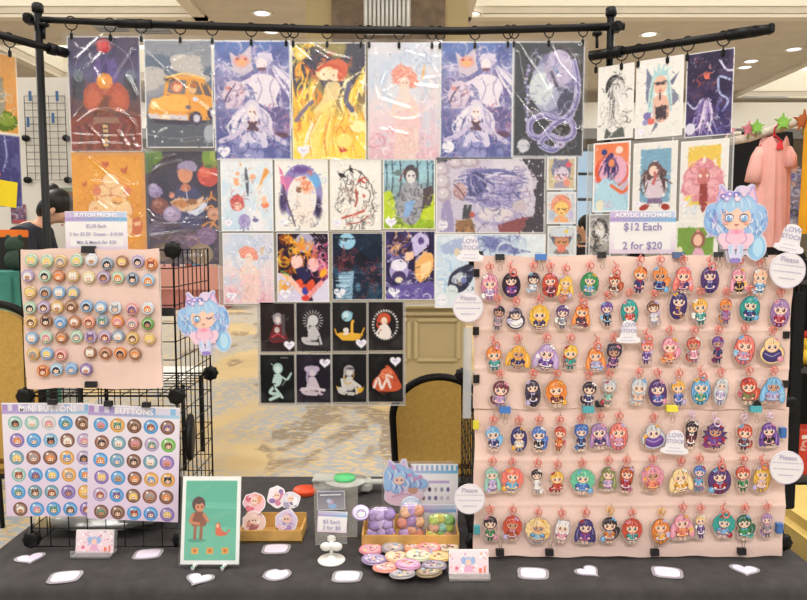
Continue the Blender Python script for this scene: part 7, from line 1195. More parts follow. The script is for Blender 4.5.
# long tray with bags of pins
t, tw2, ty2 = tray(361.5, 459.5, 548, .10, .030, [-.17, .17], 'long bamboo tray of bagged pin buttons in front of the charm banner')
txc = t.location.x
BAGF = clear('clear_bag_film', milk=.03, rough=.15, flat=.05, milkc=(230, 226, 236))
def goods_bag(px0, py0, px1, py1, Y, z0, base, items, label, seed):
    s = S(py1, Y); p = P((px0+px1)/2, py1, Y); w, h = (px1-px0)*s, (py1-py0)*s; t = thing('pin_bag', label, 'bag', (p.x, Y, TT+z0), 'clear bags of goods in the long tray')
    pillow(w*.84, .022, h*.92, seed, 22, 14, .03).build('contents', mat('bag_fill_%d' % seed, mix(base, WHITE, .15), .5, noise=.12, nscale=50), t, (0, 0, .001), (-.15, 0, 0))
    rnd = random.Random(seed); n = 0
    for j in range(3):
        for i in range(3):
            x, z = (i-1)*w*.26+rnd.uniform(-.05, .05)*w, h*(.22+.26*j)+rnd.uniform(-.04, .04)*h; rr = w*.21; m = MB().lathe([(.0002, -.0035), (rr*.6, -.003), (rr, 0), (rr*.9, .002), (.0002, .002)], n=16, axis='Y'); me = m.mesh('pin'); me.transform(Matrix.Scale(-1, 4, (0, 1, 0))); me.flip_normals()
            o = link('pin', me, mat('bagged_pin_%d_%d' % (seed, (i+j*2) % len(items)), mix(items[(i+j*2) % len(items)], base, .3), .3, spec=.5, noise=.2, nscale=120), t, (x, -.0088+z*.15-.002, z), (-.15+rnd.uniform(-.2, .2), 0, rnd.uniform(-.2, .2)))
    mb = pillow(w, .034, h, seed+9, 26, 18, .03); mb.build('bag_film', BAGF, t, (0, 0, 0), (-.15, 0, 0))
LV3 = [(176, 150, 206), (196, 172, 218), (150, 124, 186), (214, 196, 230)]
goods_bag(366, 509, 396, 543, ty2+.028, .008, (178, 152, 204), LV3, 'clear bag of lilac pins at the left of the long tray', 41)
goods_bag(397, 505, 425, 543, ty2+.028, .008, (160, 128, 176), [(186, 150, 200), (236, 160, 90), (226, 130, 80), (160, 120, 180), (240, 186, 110)], 'clear bag of purple and orange pins in the middle of the long tray', 42)
goods_bag(427, 515, 455, 543, ty2+.024, .008, (150, 180, 96), [(226, 204, 90), (120, 176, 90), (236, 150, 150), (130, 190, 200), (190, 206, 90)], 'clear bag of yellow and green flower pins at the right of the long tray', 43)
s = S(530, ty2+.06); p = P(439, 543, ty2+.055); t = thing('price_sign', 'white card standing behind the yellow and green pin bag', 'sign', (p.x, ty2+.055, TT+.008)); link('printed_card', sign_canvas(34, 36).mesh('printed_card', 34*s, 31*s, .001), PRINT, t); L = Layers(s, 0, 0, .00004, .001); scribble_lines(L, 0, 0, 1, ((-3, 20), (3, 24)), (176, 166, 204), .8); L.build('fine_print', LAYER, t, (0, 0, 20*s))
p = P(360, 514, ty2+.045); m = None
t = pin_button((P(361, 513, ty2+.06).x, ty2+.06, P(361, 513, ty2+.06).z), .022, (178, 156, 210), BHAIR['v'], 'lilac pin button sticking out at the left end of the long tray', 'loose pin buttons in the long tray', 3, (-.9, 0, .2)); 
t = pin_button((P(411, 507, ty2+.07).x, ty2+.07, P(411, 507, ty2+.07).z), .026, (188, 202, 220), BHAIR['w'], 'pale blue pin button propped at the back of the long tray', 'loose pin buttons in the long tray', 4, (-.2, 0, 0))
# tall sign with cutout behind the tray
SYY = ty2+.12; s = S(505, SYY); p = P(422, 506, SYY)
t = thing('character_sign', 'white lavender-bordered sign with a reclining blue-haired figure at its left', 'sign', (p.x, SYY, TT)); X = lambda px: P(px, 480, SYY).x-p.x; Zz = lambda py: P(422, py, SYY).z-TT
cc = Canvas(49, 46, 2.2); cc.grad((238, 242, 246), (244, 242, 246), (240, 236, 242), (228, 210, 230)); [cc.poly([(i*5.2, 1), (i*5.2+2.4, 1), (i*5.2+2.4, 5), (i*5.2, 5)], mix((196, 180, 220), (96, 176, 226), i/9)) for i in range(10)]; [cc.ell(1+i*2.4, 6, 1.5, 1.2, mix((180, 190, 226), (110, 186, 230), i/20)) for i in range(21)]
cc.poly([(14, 12.4), (40, 12.4), (40, 14.4), (14, 14.4)], (196, 176, 220)); rnd = random.Random(2)
for j in range(2):
    for i in range(5): cc.ell(13+i*6.4, 19+j*6.4, 1.7, 1.7, [(200, 150, 170), (70, 70, 90), (190, 190, 180), (150, 150, 170), (120, 110, 170), (150, 110, 120), (130, 130, 170), (120, 110, 160), (206, 200, 214), (206, 200, 214)][j*5+i])
cc.stroke([(18, 31), (34, 31)], 1, (206, 200, 214)); cc.poly([(5, 36), (46, 36), (46, 40), (5, 40)], (216, 196, 222))
sw = X(458)-X(411); link('printed_card', cc.mesh('printed_card', sw, Zz(464)-.004, .0012), PRINT, t, ((X(458)+X(411))/2, 0, .004))
L = Layers(s, 405.5, 505, .00004, .0022)
L.ell(402, 498, 17, 7.5, (236, 206, 222)); L.ell(394, 492, 9, 10, (232, 200, 222)); L.ell(415, 495, 8, 6, (236, 208, 224)); L.ell(413, 489, 5, 4.5, (206, 160, 140)); L.poly([(388, 470), (389, 459), (397, 468)], LIL); L.poly([(399, 468), (404, 458), (407, 472)], LIL); L.poly([(400, 467), (403.5, 461), (405.5, 470)], PNK)
for x, y, a, b in ((391, 476, 7, 11), (398, 472, 10, 9), (406, 476, 9, 9), (413, 480, 9, 7), (421, 483, 7, 5), (396, 486, 6, 7), (388, 484, 4, 7)): L.ell(x, y, a, b, (140, 180, 228)); L.ell(x-.5, y-.5, a*.86, b*.86, BLU)
for x, y in ((390, 474), (396, 470), (404, 474), (412, 478), (418, 482), (394, 484), (408, 482), (400, 488)): L.stroke([(x-3, y-5), (x, y), (x-1, y+6)], 1.6, (212, 226, 246), taper=1); L.stroke([(x+1, y-4), (x+3, y+1), (x+1, y+5)], 1.2, (140, 120, 206), taper=1)
for x, y in ((410, 474), (415, 478), (420, 476), (394, 466)): L.ell(x, y, 2.4, 2, (206, 150, 196))
L.ell(399, 478.5, 5.5, 5, (242, 200, 178)); L.poly([(393, 478), (394, 473), (400, 471), (405, 474), (405, 478), (401, 475), (397, 476)], (170, 206, 240)); L.ell(397, 479, 1, 1.2, (90, 110, 170)); L.ell(401.6, 479, 1, 1.2, (90, 110, 170)); L.stroke([(392, 496), (402, 493), (411, 494)], 1.6, (214, 176, 206))
ol = L.outline(404, 484, .5, 64, .1); ox = X(405.5); oz = Zz(505); L.build('printed_figure', LAYER, t, (ox, 0, oz)); MB().prism([((x-405.5)*s+ox, (505-y)*s+oz) for x, y in ol], -.002, -.0008).build('cut_card', mat('white_cut_card', (232, 230, 238)), t)
MB().bbox((0, .004, Zz(464)*.5), (sw*1.55, .002, Zz(460)), .0008).bbox((0, .016, .002), (sw*1.4, .04, .003), .001).build('clear_holder', PCH, t, (-.01, .002, 0))
# the heap of loose large buttons
heap = [(371, 550, 'pink button, back left of the heap', (222, 140, 156), 'p'), (393, 548.5, 'grey floral button at the back of the heap', (150, 140, 146), 'w'), (410, 547.5, 'orange-edged button at the back middle of the heap', (226, 128, 92), 'w'), (429, 548.5, 'pink-red striped button at the back of the heap', (222, 140, 146), 'w'), (447, 548, 'cream and brown button at the back right of the heap', (206, 186, 160), 'b'), (418, 556, 'pale green and white button in the heap middle', (206, 210, 180), 'y'), (397, 557.5, 'pale orange button in the heap middle', (238, 190, 150), 'o'), (374, 560, 'purple and white button at the left of the heap', (150, 130, 170), 'w'), (438, 557, 'yellow and red button at the right of the heap', (232, 190, 120), 'r'), (408, 565, 'lilac button with an orange edge, middle front of the heap', (206, 150, 190), 'o'), (385.5, 568, 'coral button at the front left of the heap', (232, 150, 130), 'w'), (434, 566, 'grey purple button beside the right card holder', (140, 130, 150), 'v'), (402.5, 574, 'grey patterned button at the very front of the heap', (160, 156, 160), 'g'), (429, 572.5, 'green and brown button at the front right of the heap', (130, 110, 80), 't')]
heap_spots = []
for i, (px, py, lb, cbg, hk) in enumerate(heap):
    rw = 0 if py < 552 else 1 if py < 562 else 2 if py < 570 else 3; z = TT+(.0045, .0085, .0115, .0125)[rw]+(.0042 if i % 2 else 0); p = Q(px, py, z)
    def art(L, r, cbg=cbg, hk=hk, i=i):
        rnd = random.Random(i+3); L.ell(0, 0, r*.93, r*.93, cbg); L.ell(0, 0, r*.74, r*.74, mix(cbg, WHITE, .3))
        for k in range(14): a = rnd.uniform(0, 6.3); q = rnd.uniform(.1, .7)*r; L.ell(q*math.cos(a), q*math.sin(a), r*rnd.uniform(.08, .2), r*rnd.uniform(.06, .14), [mix(cbg, DARK, .4), BHAIR[hk], (226, 160, 176), (240, 214, 130), (150, 180, 214)][k % 5], a)
        for k in range(8): a = rnd.uniform(0, 6.3); q = rnd.uniform(.1, .6)*r; L.stroke([(q*math.cos(a), q*math.sin(a)), (q*math.cos(a+.4)*.9, q*math.sin(a+.4)), (q*math.cos(a+.8), q*math.sin(a+.8))], r*.07, [(90, 70, 90), (244, 240, 244)][k % 2], taper=.8)
    pin_button((p.x, p.y, z), .0285, cbg, BHAIR[hk], 'large round '+lb, 'loose large buttons heaped on the tablecloth', i, (-math.pi/2+(0, .06, .10, .12)[rw], 0, .3*i), art)
# business card holders
def card_holder(px0, px1, pyb, label, seed):
    a, b = Q(px0, pyb, TT), Q(px1, pyb, TT); w = b.x-a.x; t = thing('card_holder', label, 'card holder', ((a.x+b.x)/2, a.y+.02, TT)); s = w/(px1-px0)
    ACH = clear('card_holder_acrylic', milk=.22, rough=.08, boost=1.4, milkc=(224, 222, 226)); MB().bbox((0, -.006, .003), (w, .045, .005), .001).bbox((0, -.027, .010), (w, .003, .018), .001).build('holder_base', ACH, t); MB().bbox((0, .010, .026), (w, .003, .05), .001).build('holder_back', ACH, t, (0, 0, 0), (-.18, 0, 0))
    cc = Canvas(41, 25, 2.6); cc.grad((238, 222, 228), (236, 214, 222), (238, 206, 214)); rnd = random.Random(seed); dots(cc, rnd, 36, 1, 1, 40, 24, [(226, 160, 176), (206, 170, 206), (246, 240, 240), (232, 180, 160)], 1.2); cc.ell(20, 12, 5, 5, (176, 190, 224)); cc.ell(20, 13, 3, 3, (244, 200, 180)); cc.poly([(17, 16), (23, 16), (25, 23), (15, 23)], (224, 170, 200)); cc.ell(15, 11, 2.4, 4, (160, 180, 220)); cc.ell(25, 11, 2.4, 4, (160, 180, 220)); cc.poly([(31, 19), (34, 19), (34, 24), (31, 24)], (226, 120, 90)); cc.poly([(36, 17), (38, 17), (38, 24), (36, 24)], (220, 130, 110)); cc.ell(8, 19, 2, 2, (220, 120, 140)); cc.frame(.4, (240, 234, 238))
    link('business_card', cc.mesh('business_card', w*.97, .050, .006), PRINT, t, (0, -.006, .006), (-.18, 0, 0))
card_holder(72, 111, 558, 'pink business cards in a clear holder below the left button poster', 3); card_holder(449, 490, 580, 'pink business cards in a clear holder right of the button heap', 5)
# clear bag in the left wire cube
t = thing('storage_bag', 'clear plastic bag of packaging inside the left wire tower', 'bag', (P(112, 530, LY+.16).x, LY+.17, TT+.006)); pillow(.26, .2, .055, 8, 24, 16, .06).build('bag_body', clear('cloudy_bag_film', milk=.55, rough=.2, boost=2, milkc=(196, 194, 190)), t); MB().bbox((.07, 0, .02), (.08, .10, .02), .004).build('contents', mat('blue_grey_card', (120, 140, 160), .5), t); pillow(.05, .04, .035, 5).build('tan_packet', mat('tan_packet', (216, 196, 150), .5), t, (-.13, -.07, .01))
# ---------------------------------------------------------------- behind the table: chairs
TANF = mat('tan_chair_fabric', (190, 152, 78), .85, noise=.06, nscale=60); 
def banquet_chair(x, y, rz, label, wid=.44, top=.93):
    t = thing('banquet_chair', label, 'chair', (x, y, 0), 'tan banquet chairs', rz); r = wid/2; pts = []
    # rounded back, seen from behind (faces away from the camera)
    for i in range(25): a = math.pi*i/24; pts.append((r*math.cos(a)*(1 if True else 1), top-r*.86+r*.86*math.sin(a)))
    out = [(r*.94, .50)]+pts+[(-r*.94, .50)]
    MB().prism([(px*.93, .5+(z-.5)*.955+.004) for px, z in out], -.02, .025).build('backrest', TANF, t, (0, 0, 0))
    MB().tube([(px, 0, z) for px, z in [(r*.9, .42)]+out+[(-r*.9, .42)]], .017, 10).build('back_frame', BLACKM, t)
    MB().bbox((0, .24, .455), (wid*.98, .45, .08), .03).build('seat', TANF, t)
    MB().tube([(r*.9, .02, .41), (r*.9, .44, .41), (-r*.9, .44, .41), (-r*.9, .02, .41)], .012, 8, True).build('seat_frame', BLACKM, t)
    for sx in (-1, 1):
        MB().tube([(sx*r*.9, .0, .44), (sx*r*.92, -.05, .0)], .012, 8).build('leg', BLACKM, t); MB().tube([(sx*r*.9, .43, .42), (sx*r*.92, .46, .0)], .012, 8).build('leg', BLACKM, t)
cy_ = 2.98; banquet_chair(P(439, 420, cy_).x, cy_, 0, 'tan round-backed banquet chair with black rim, right of the black mini prints', .40, P(430, 377, cy_).z)
cy_ = 3.05; banquet_chair(P(-8, 350, cy_).x, cy_, .12, 'tan round-backed banquet chair cut off by the left edge', .42, P(0, 303, cy_).z)
t = thing('shoulder_bag', 'grey bag on the floor beside the left chair', 'bag', (P(6, 400, 5.98).x, 5.98, 0)); pillow(.34, .26, .34, 6, 24, 16, .06).build('bag_body', mat('grey_bag_fabric', (112, 112, 112), .85, noise=.1, nscale=40), t); MB().tube([(-.06, 0, .32), (-.05, -.02, .42), (.05, -.02, .42), (.06, 0, .32)], .012, 8).build('strap', mat('black_strap', (34, 34, 36), .8), t)
# ---------------------------------------------------------------- neighbouring booths
WPY = 6.2; a, b = P(-60, 200, WPY), P(70.5, 78, WPY)
o = MB().box(((a.x+b.x)/2, WPY, b.z/2), (b.x-a.x, .05, b.z)).build('booth_panel', mat('white_booth_panel', (226, 222, 214), .85)); tag(o, 'tall white booth panel behind the left rail post', 'panel')
g0, g1 = P(24, 96, WPY-.06), P(68, 180, WPY-.06)
t = thing('grid_wall', 'black wire grid wall with round joints on the white panel', 'display rack', (g0.x, WPY-.06, g1.z)); gw, gh = g1.x-g0.x, g0.z-g1.z
for i in range(1):
    for j in range(2):
        pw, ph = gw, gh/2; m = MB(); x0, z0 = i*pw, j*ph; m.tube([(x0, 0, z0), (x0+pw, 0, z0), (x0+pw, 0, z0+ph), (x0, 0, z0+ph)], .005, 5, True)
        for k_ in range(1, 5): m.tube([(x0+pw*k_/5, 0, z0), (x0+pw*k_/5, 0, z0+ph)], .003, 4, caps=False)
        for k_ in range(1, 6): m.tube([(x0, 0, z0+ph*k_/6), (x0+pw, 0, z0+ph*k_/6)], .003, 4, caps=False)
        m.build('wire_panel', mat('grey_wire', (90, 88, 88), .5), t)
for i in range(2):
    for j in range(0, 2): MB().lathe([(.002, -.02), (.028, -.02), (.028, .02), (.002, .02)], (i*gw, 0, j*gh/2), 14, 'Y').build('connector', BLACKP, t)
for px, py, lb in ((30, 96, 'highest blue paper slip at the left of the wire grid wall'), (57, 96, 'blue paper slip at the upper right of the wire grid wall'), (28, 122, 'blue paper slip low at the left of the wire grid wall'), (53, 118, 'blue paper slip at the middle of the wire grid wall')): p = P(px, py, WPY-.09); tag(MB().bbox((0, 0, 0), (.025, .006, .085), .002).build('paper_slip', mat('blue_paper', (76, 110, 160), .6), None, p), lb, 'paper slip', 'blue paper slips')
p = P(18.5, 214, WPY-.04); c = Canvas(15, 19, 3, (92, 88, 110)); rnd = random.Random(3); swirls(c, rnd, 40, 0, 0, 15, 15, [(200, 190, 200), (60, 60, 90), (170, 90, 100), (130, 110, 150)], 2, 5); c.poly([(1, 15), (14, 15), (14, 19), (1, 19)], (176, 90, 96)); tag(link('small_poster', c.mesh('small_poster', 15*S(214, WPY), 19*S(214, WPY), .002, 'centre'), PRINT, None, p), 'small dark poster pinned on the white panel beside the bending person', 'poster')
p = P(66, 200, WPY-.10); t = thing('hat_display', 'small green picture with a brown hat hung on the white panel', 'picture', (p.x, WPY-.037, p.z)); MB().bbox((0, 0, 0), (.17, .02, .22), .004).build('picture_board', mat('sage_board', (140, 150, 128), .7), t); MB().lathe([(.001, .07), (.045, .065), (.055, .0), (.10, -.006), (.10, -.016), (.001, -.014)], (.05, -.115, .0), 18).build('brown_hat', mat('brown_felt', (116, 78, 44), .9), t)
# person bending over by the white panel
def skin_mesh(name, verts, edges, radii, m, parent, sub=2):
    me = bpy.data.meshes.new(name); me.from_pydata(verts, edges, []); o = bpy.data.objects.new(name, me); COL.objects.link(o)
    md = o.modifiers.new('skin', 'SKIN'); md.use_smooth_shade = True
    for i, r in enumerate(radii): o.data.skin_vertices[0].data[i].radius = r if isinstance(r, tuple) else (r, r)
    o.data.skin_vertices[0].data[0].use_root = True; sb = o.modifiers.new('sub', 'SUBSURF'); sb.levels = sub; sb.render_levels = sub
    dg = bpy.context.evaluated_depsgraph_get(); new = bpy.data.meshes.new_from_object(o.evaluated_get(dg)); bpy.data.objects.remove(o); bpy.data.meshes.remove(me); new.name = name
    return link(name, new, m, parent)
SKINM = mat('skin', (206, 160, 134), .55, spec=.3)
def person(x, y, rz, label, lean, arm, jacket, hairc, pants, h=1.72):
    t = thing('person', label, 'person', (x, y, 0), None, rz); k = h/1.75
    # facing +x, leaning forward by 'lean'
    hip = Vector((0, 0, .93)); up = Vector((math.sin(lean), 0, math.cos(lean))); fw = Vector((math.cos(lean), 0, -math.sin(lean)))
    V = lambda q, f=0, sd=0: hip+up*q+fw*f+Vector((0, sd, 0))
    hd = lean*1.25; hu = Vector((math.sin(hd), 0, math.cos(hd))); hf = Vector((math.cos(hd), 0, -math.sin(hd))); nk = V(.54, .01); Hc = nk+hu*.16+hf*.025
    v = [hip, V(.2), V(.4), V(.5), nk, nk+hu*.07, Hc-hu*.02, Hc+hu*.06]; r = [(.15, .12), (.135, .11), (.16, .12), (.11, .09), (.055, .055), (.052, .055), (.078, .092), (.070, .085)]; e = [(i, i+1) for i in range(7)]
    for sd in (-1, 1):
        n = len(v); el, wr = arm[0 if sd < 0 else 1]
        v += [V(.46, 0, sd*.18), V(*el[:2], sd*el[2]), V(*wr[:2], sd*wr[2])]; r += [.062, .045, .032]; e += [(3, n), (n, n+1), (n+1, n+2)]
        d = (v[n+2]-v[n+1]).normalized(); sidev = Vector((0, 1, 0)) if abs(d.y) < .8 else Vector((0, 0, 1)); pn = v[n+2]+d*.07; v.append(pn); r.append((.032, .020)); e.append((n+2, len(v)-1)); pi_ = len(v)-1
        for q, L_ in ((-.027, .062), (-.009, .078), (.010, .073), (.027, .056)):
            v += [pn+sidev*q+d*.03, pn+sidev*q*1.1+d*(.03+L_*.6)-up*.012, pn+sidev*q*1.1+d*(.03+L_)-up*.032]; m_ = len(v); r += [.010, .009, .008]; e += [(pi_, m_-3), (m_-3, m_-2), (m_-2, m_-1)]
        v += [v[n+2]+d*.03+sidev*.045*-sd, v[n+2]+d*.075+sidev*.062*-sd]; r += [.011, .009]; m_ = len(v); e += [(n+2, m_-2), (m_-2, m_-1)]
        n = len(v); v += [Vector((0, sd*.1, .86)), Vector((.03, sd*.11, .48)), Vector((-.02, sd*.12, .08)), Vector((.14, sd*.13, .04))]; r += [.095, .062, .042, (.042, .03)]; e += [(0, n), (n, n+1), (n+1, n+2), (n+2, n+3)]
    # nose, ears as small tapered extensions of the head
    for off, rr in ((hf*.115-hu*.02, .012), ):
        v.append(Hc+off); r.append(rr); e.append((6, len(v)-1))
    skin_mesh('body', [tuple(q*k) for q in v], e, [tuple(z*k for z in q) if isinstance(q, tuple) else q*k for q in r], SKINM, t)
    jv = [V(-.04), V(.2), V(.4), V(.5), V(.545, .005)]; jr = [(.175, .145), (.155, .13), (.18, .14), (.13, .105), (.075, .07)]; je = [(0, 1), (1, 2), (2, 3), (3, 4)]
    for sd in (-1, 1):
        n = len(jv); el, wr = arm[0 if sd < 0 else 1]; jv += [V(.46, 0, sd*.185), V(*el[:2], sd*el[2]), V(*wr[:2], sd*wr[2])]; jr += [.078, .06, .048]; je += [(3, n), (n, n+1), (n+1, n+2)]
    skin_mesh('jacket', [tuple(q*k) for q in jv], je, [tuple(z*k for z in q) if isinstance(q, tuple) else q*k for q in jr], jacket, t)
    pv = [hip, Vector((0, 0, .88))]; prr = [(.165, .135), (.15, .125)]; pe = [(0, 1)]
    for sd in (-1, 1): n = len(pv); pv += [Vector((0, sd*.1, .82)), Vector((.03, sd*.11, .48)), Vector((-.02, sd*.12, .10))]; prr += [.105, .078, .06]; pe += [(1, n), (n, n+1), (n+1, n+2)]
    skin_mesh('trousers', [tuple(q*k) for q in pv], pe, [tuple(z*k for z in q) if isinstance(q, tuple) else q*k for q in prr], pants, t)
    rot = Matrix.Rotation(hd, 3, 'Y'); m = MB(); m.ball((Hc+hu*.055-hf*.035)*k, (.108*k, .10*k, .10*k), 18, 12, rot); m.ball((Hc-hu*.02-hf*.07)*k, (.06*k, .088*k, .10*k), 16, 10, rot); m.ball((Hc+hu*.10-hf*.115)*k, (.05*k, .05*k, .05*k), 14, 10)
    m.build('hair', hairc, t)
    f = MB()
    for sd in (-1, 1): f.ball((Hc+hf*.088-hu*.0+Vector((0, sd*.032, 0)))*k, (.008*k, .011*k, .007*k), 10, 6, rot)
    f.build('eyes', mat('dark_eye', (40, 32, 30), .2), t); MB().ball((Hc+hf*.092-hu*.062)*k, (.008*k, .022*k, .006*k), 10, 6, rot).build('mouth', mat('lips', (166, 96, 88), .5), t)
    ear = MB(); [ear.ball((Hc+hf*.0-hu*.01+Vector((0, sd*.088, 0)))*k, (.02*k, .010*k, .03*k), 10, 6, rot) for sd in (-1, 1)]; ear.build('ears', SKINM, t)
    sh = MB(); [sh.ball((Vector((.06, sd*.125, .045)))*k, (.135*k, .05*k, .045*k), 14, 8) for sd in (-1, 1)]; sh.build('shoes', mat('dark_shoes', (38, 36, 38), .5), t); return t
NAVY = mat('dark_navy_jacket', (44, 46, 58), .85, noise=.08, nscale=30); HAIRM = mat('black_hair', (30, 26, 26), .5); PANT = mat('dark_trousers', (46, 46, 52), .9)
q = P(-4, 240, 5.45); pl_ = MB().bbox((0, 0, .06), (.7, .5, .12), .01).build('step_platform', mat('grey_step', (120, 118, 114), .7), None, (q.x, 5.45, 0)); tag(pl_, 'low grey step under the bending person', 'step')
t = person(q.x, 5.5, .12, 'person with dark hair bending forward in a dark navy top, behind the left post', .55, (((.22, .22, .22), (.20, .46, .10)), ((.26, .2, .22), (.28, .44, .12))), NAVY, HAIRM, PANT, 1.86); t.location.z = .12
q = P(587, 230, 8.0)
person(q.x+.02, 8.0, 2.6, 'person in a black top seen in the gap beside the right print panels', .02, (((.14, .02, .26), (-.04, .14, .24)), ((.14, .02, .26), (-.04, .14, .24))), mat('black_top', (26, 25, 28), .9), HAIRM, PANT, 1.74)
# left neighbour's table with teal cloth, dark green cushion and orange box
ly = 4.3; a = P(-70, 300, ly); b = P(30, 272, ly); 
o = MB().bbox(((a.x+b.x)/2-.1, ly+.28, b.z/2), (b.x-a.x, .56, b.z), .03).build('covered_table', mat('teal_table_cloth', (66, 132, 120), .9, noise=.08, nscale=8, bump=.3, bscale=30)); tag(o, 'neighbouring table under a teal cloth at the left edge', 'table')
t = thing('plush_cushion', 'dark green round plush on the teal table at the left', 'cushion', (P(16, 272, ly+.2).x, ly+.22, b.z)); MB().ball((0, 0, .07), (.075, .07, .07), 18, 12).ball((-.015, 0, .165), (.055, .05, .055), 16, 10).build('plush_body', mat('dark_green_plush', (52, 70, 58), .95, noise=.12, nscale=60), t); e_ = MB(); [e_.ball((sx*.038-.015, -.0, .212), (.017, .014, .02), 10, 8) for sx in (-1, 1)]; e_.build('ears', mat('dark_green_plush', (52, 70, 58)), t)
t = thing('stock_box', 'orange and black box standing on the teal table at the left edge', 'box', (P(0, 272, ly+.3).x, ly+.42, b.z)); MB().bbox((0, 0, .11), (.2, .12, .22), .006).build('box_body', mat('black_box_card', (34, 30, 30), .6), t); MB().bbox((0, 0, .24), (.205, .125, .05), .004).build('box_lid', mat('orange_box_card', (236, 120, 36), .6), t)
# far booth: table with rose cloth, goods and cream boxes
fy = 15.0; a, b = P(150, 270, fy), P(224, 270, fy); zt_ = P(190, 267, fy).z
t = thing('covered_table', 'far table under a dusty rose cloth seen through the left wire tower', 'table', ((a.x+b.x)/2, fy+.4, 0)); MB().bbox((0, 0, zt_/2), (b.x-a.x, .8, zt_), .03).build('table_cloth', mat('dusty_rose_cloth', (178, 118, 112), .9, noise=.08, nscale=4), t); MB().bbox((0, -.42, zt_-.24), (b.x-a.x+.02, .02, .5), .01).build('rose_runner', mat('light_rose_runner', (206, 150, 140), .9), t)
goods = [(176, 20, (60, 50, 90)), (183, 14, (206, 206, 214)), (189, 18, (170, 70, 56)), (196, 15, (96, 150, 200)), (203, 20, (214, 196, 190)), (210, 22, (196, 170, 166)), (169, 16, (230, 190, 190)), (161, 18, (226, 176, 178))]
for px, hh, cc_ in goods: 
    sc_ = S(262, fy+.2); x = P(px, 265, fy+.2).x; tag(MB().bbox((0, 0, hh*.5*sc_*.8), (5.4*sc_, .2, hh*sc_*.8), .01).bbox((0, -.105, hh*.45*sc_*.8), (4*sc_, .01, hh*.4*sc_), .004).build('merchandise_box', mat('goods_%d_%d' % (px, hh), cc_, .6), None, (x, fy+.25, zt_)), f'small {({176: "dark purple", 183: "white", 189: "brick red", 196: "blue", 203: "pale beige", 210: "pinkish grey", 169: "pale pink", 161: "rose pink"})[px]} box on the far rose-coloured table', 'box', 'boxes on the far rose table')
for px, w_, lb in ((182, 20, 'cream storage crate behind the far rose table, left one'), (204, 20, 'cream storage crate behind the far rose table, right one')):
    sc_ = S(250, fy+1.6); x = P(px, 250, fy+1.6).x; t = thing('storage_crate', lb, 'crate', (x, fy+1.6, 0)); z1 = P(px, 250, fy+1.6).z; MB().bbox((0, 0, z1/2), (w_*sc_, .5, z1), .06).build('crate_body', mat('cream_crate', (222, 202, 160), .8, noise=.05, nscale=6), t); MB().bbox((0, 0, z1), (w_*sc_+.06, .56, .08), .03).build('crate_lid', mat('cream_crate_lid', (232, 214, 174), .8), t)
o = MB().bbox((0, 0, 0), (1.2, .5, .5), .05).build('green_bin', mat('pale_green_bin', (140, 172, 96), .8), None, (P(158, 262, fy+2.6).x, fy+2.7, .9)); tag(o, 'pale green bin beside the cream crates at the far booth', 'bin'); o.scale = (1, 1, 3.2); o.location.z = .8
# white folded table at the left behind the wire tower
p = P(180, 375, 4.6); t = thing('folding_table', 'low white table behind the left wire tower', 'table', (p.x-.25, 4.6, 0)); MB().bbox((0, 0, p.z), (.75, .5, .03), .01).build('tabletop', mat('white_table_top', (226, 222, 214), .6), t)
for sx in (-1, 1): MB().tube([(sx*.33, -.2, p.z), (sx*.33, -.2, 0)], .014, 8).build('leg', BLACKM, t); MB().tube([(sx*.33, .2, p.z), (sx*.33, .2, 0)], .014, 8).build('leg', BLACKM, t)
# ---------------------------------------------------------------- right neighbour: clothes rail, dress, shirt
GY_ = 3.9
bk0, bk1 = P(712, 150, GY_+.5), P(792, 150, GY_+.5); zt_ = P(750, 132, GY_+.5).z
mb = cloth_sheet(bk1.x-bk0.x, zt_-.05, 22, .012, 60, 30); o = mb.build('black_curtain', mat('black_curtain_fabric', (22, 20, 21), .95), None, ((bk0.x+bk1.x)/2, GY_+.5, .05)); tag(o, 'black curtain hanging behind the pink dress', 'curtain')
r0, r1 = P(722, 143, GY_), P(840, 112, GY_-.35)
t = thing('garland_rail', 'white wrapped rail carrying the pink dress and the yellow shirt', 'clothes rail', (r0.x, r0.y, r0.z)); d = r1-r0
MB().tube([(0, 0, 0), d*.25+Vector((0, 0, -.01)), d*.5, d*.75+Vector((0, 0, .01)), d], .022, 10).tube([(-.0, 0, .0), (.05, 0, .05), (.1, 0, .05)], .012, 8).build('wrapped_pole', mat('cream_wrap', (220, 210, 196), .8, noise=.1, nscale=30), t)
for f in (-.02, 1.0): MB().cyl(d*f+Vector((0, .03, 0)), Vector((d.x*f, d.y*f+.03, -r0.z)), .016, 10).build('rail_post', BLACKM, t)
def leaf(px, py, sz, c, label, f, star=False):
    sz *= .8; p = P(px, py, r0.y+(r1.y-r0.y)*f-.05); out = []
    for i in range(20): a = 2*math.pi*i/20; r = sz*(1 if i % 4 == 0 else (.62 if i % 2 == 0 else .5)); out.append((r*math.sin(a), r*math.cos(a)))
    t = thing('garland_leaf', label, 'garland leaf', p, 'leaves on the white rail'); MB().prism(out, -.006, .004).build('leaf_blade', mat('leaf_%d' % int(c[0]), c, .7, noise=.1, nscale=30), t); MB().tube([(0, 0, -sz*.3), (.0, .012, -sz*1.1)], .005, 6).build('leaf_stem', mat('leaf_stem', (150, 150, 90), .7), t)
for a in ((749, 129, .055, (222, 130, 146), 'pink star leaf on the rail left of the pink dress', .2), (757, 127, .055, (132, 190, 82), 'left green leaf on the white rail', .28), (783, 122, .06, (140, 196, 84), 'right green leaf on the rail above the pink dress', .5), (730, 131, .045, (224, 150, 166), 'small pink leaf at the left end of the rail', .1), (804, 121, .075, (176, 98, 52), 'brown leaf at the right edge above the yellow shirt', .7)): leaf(*a)
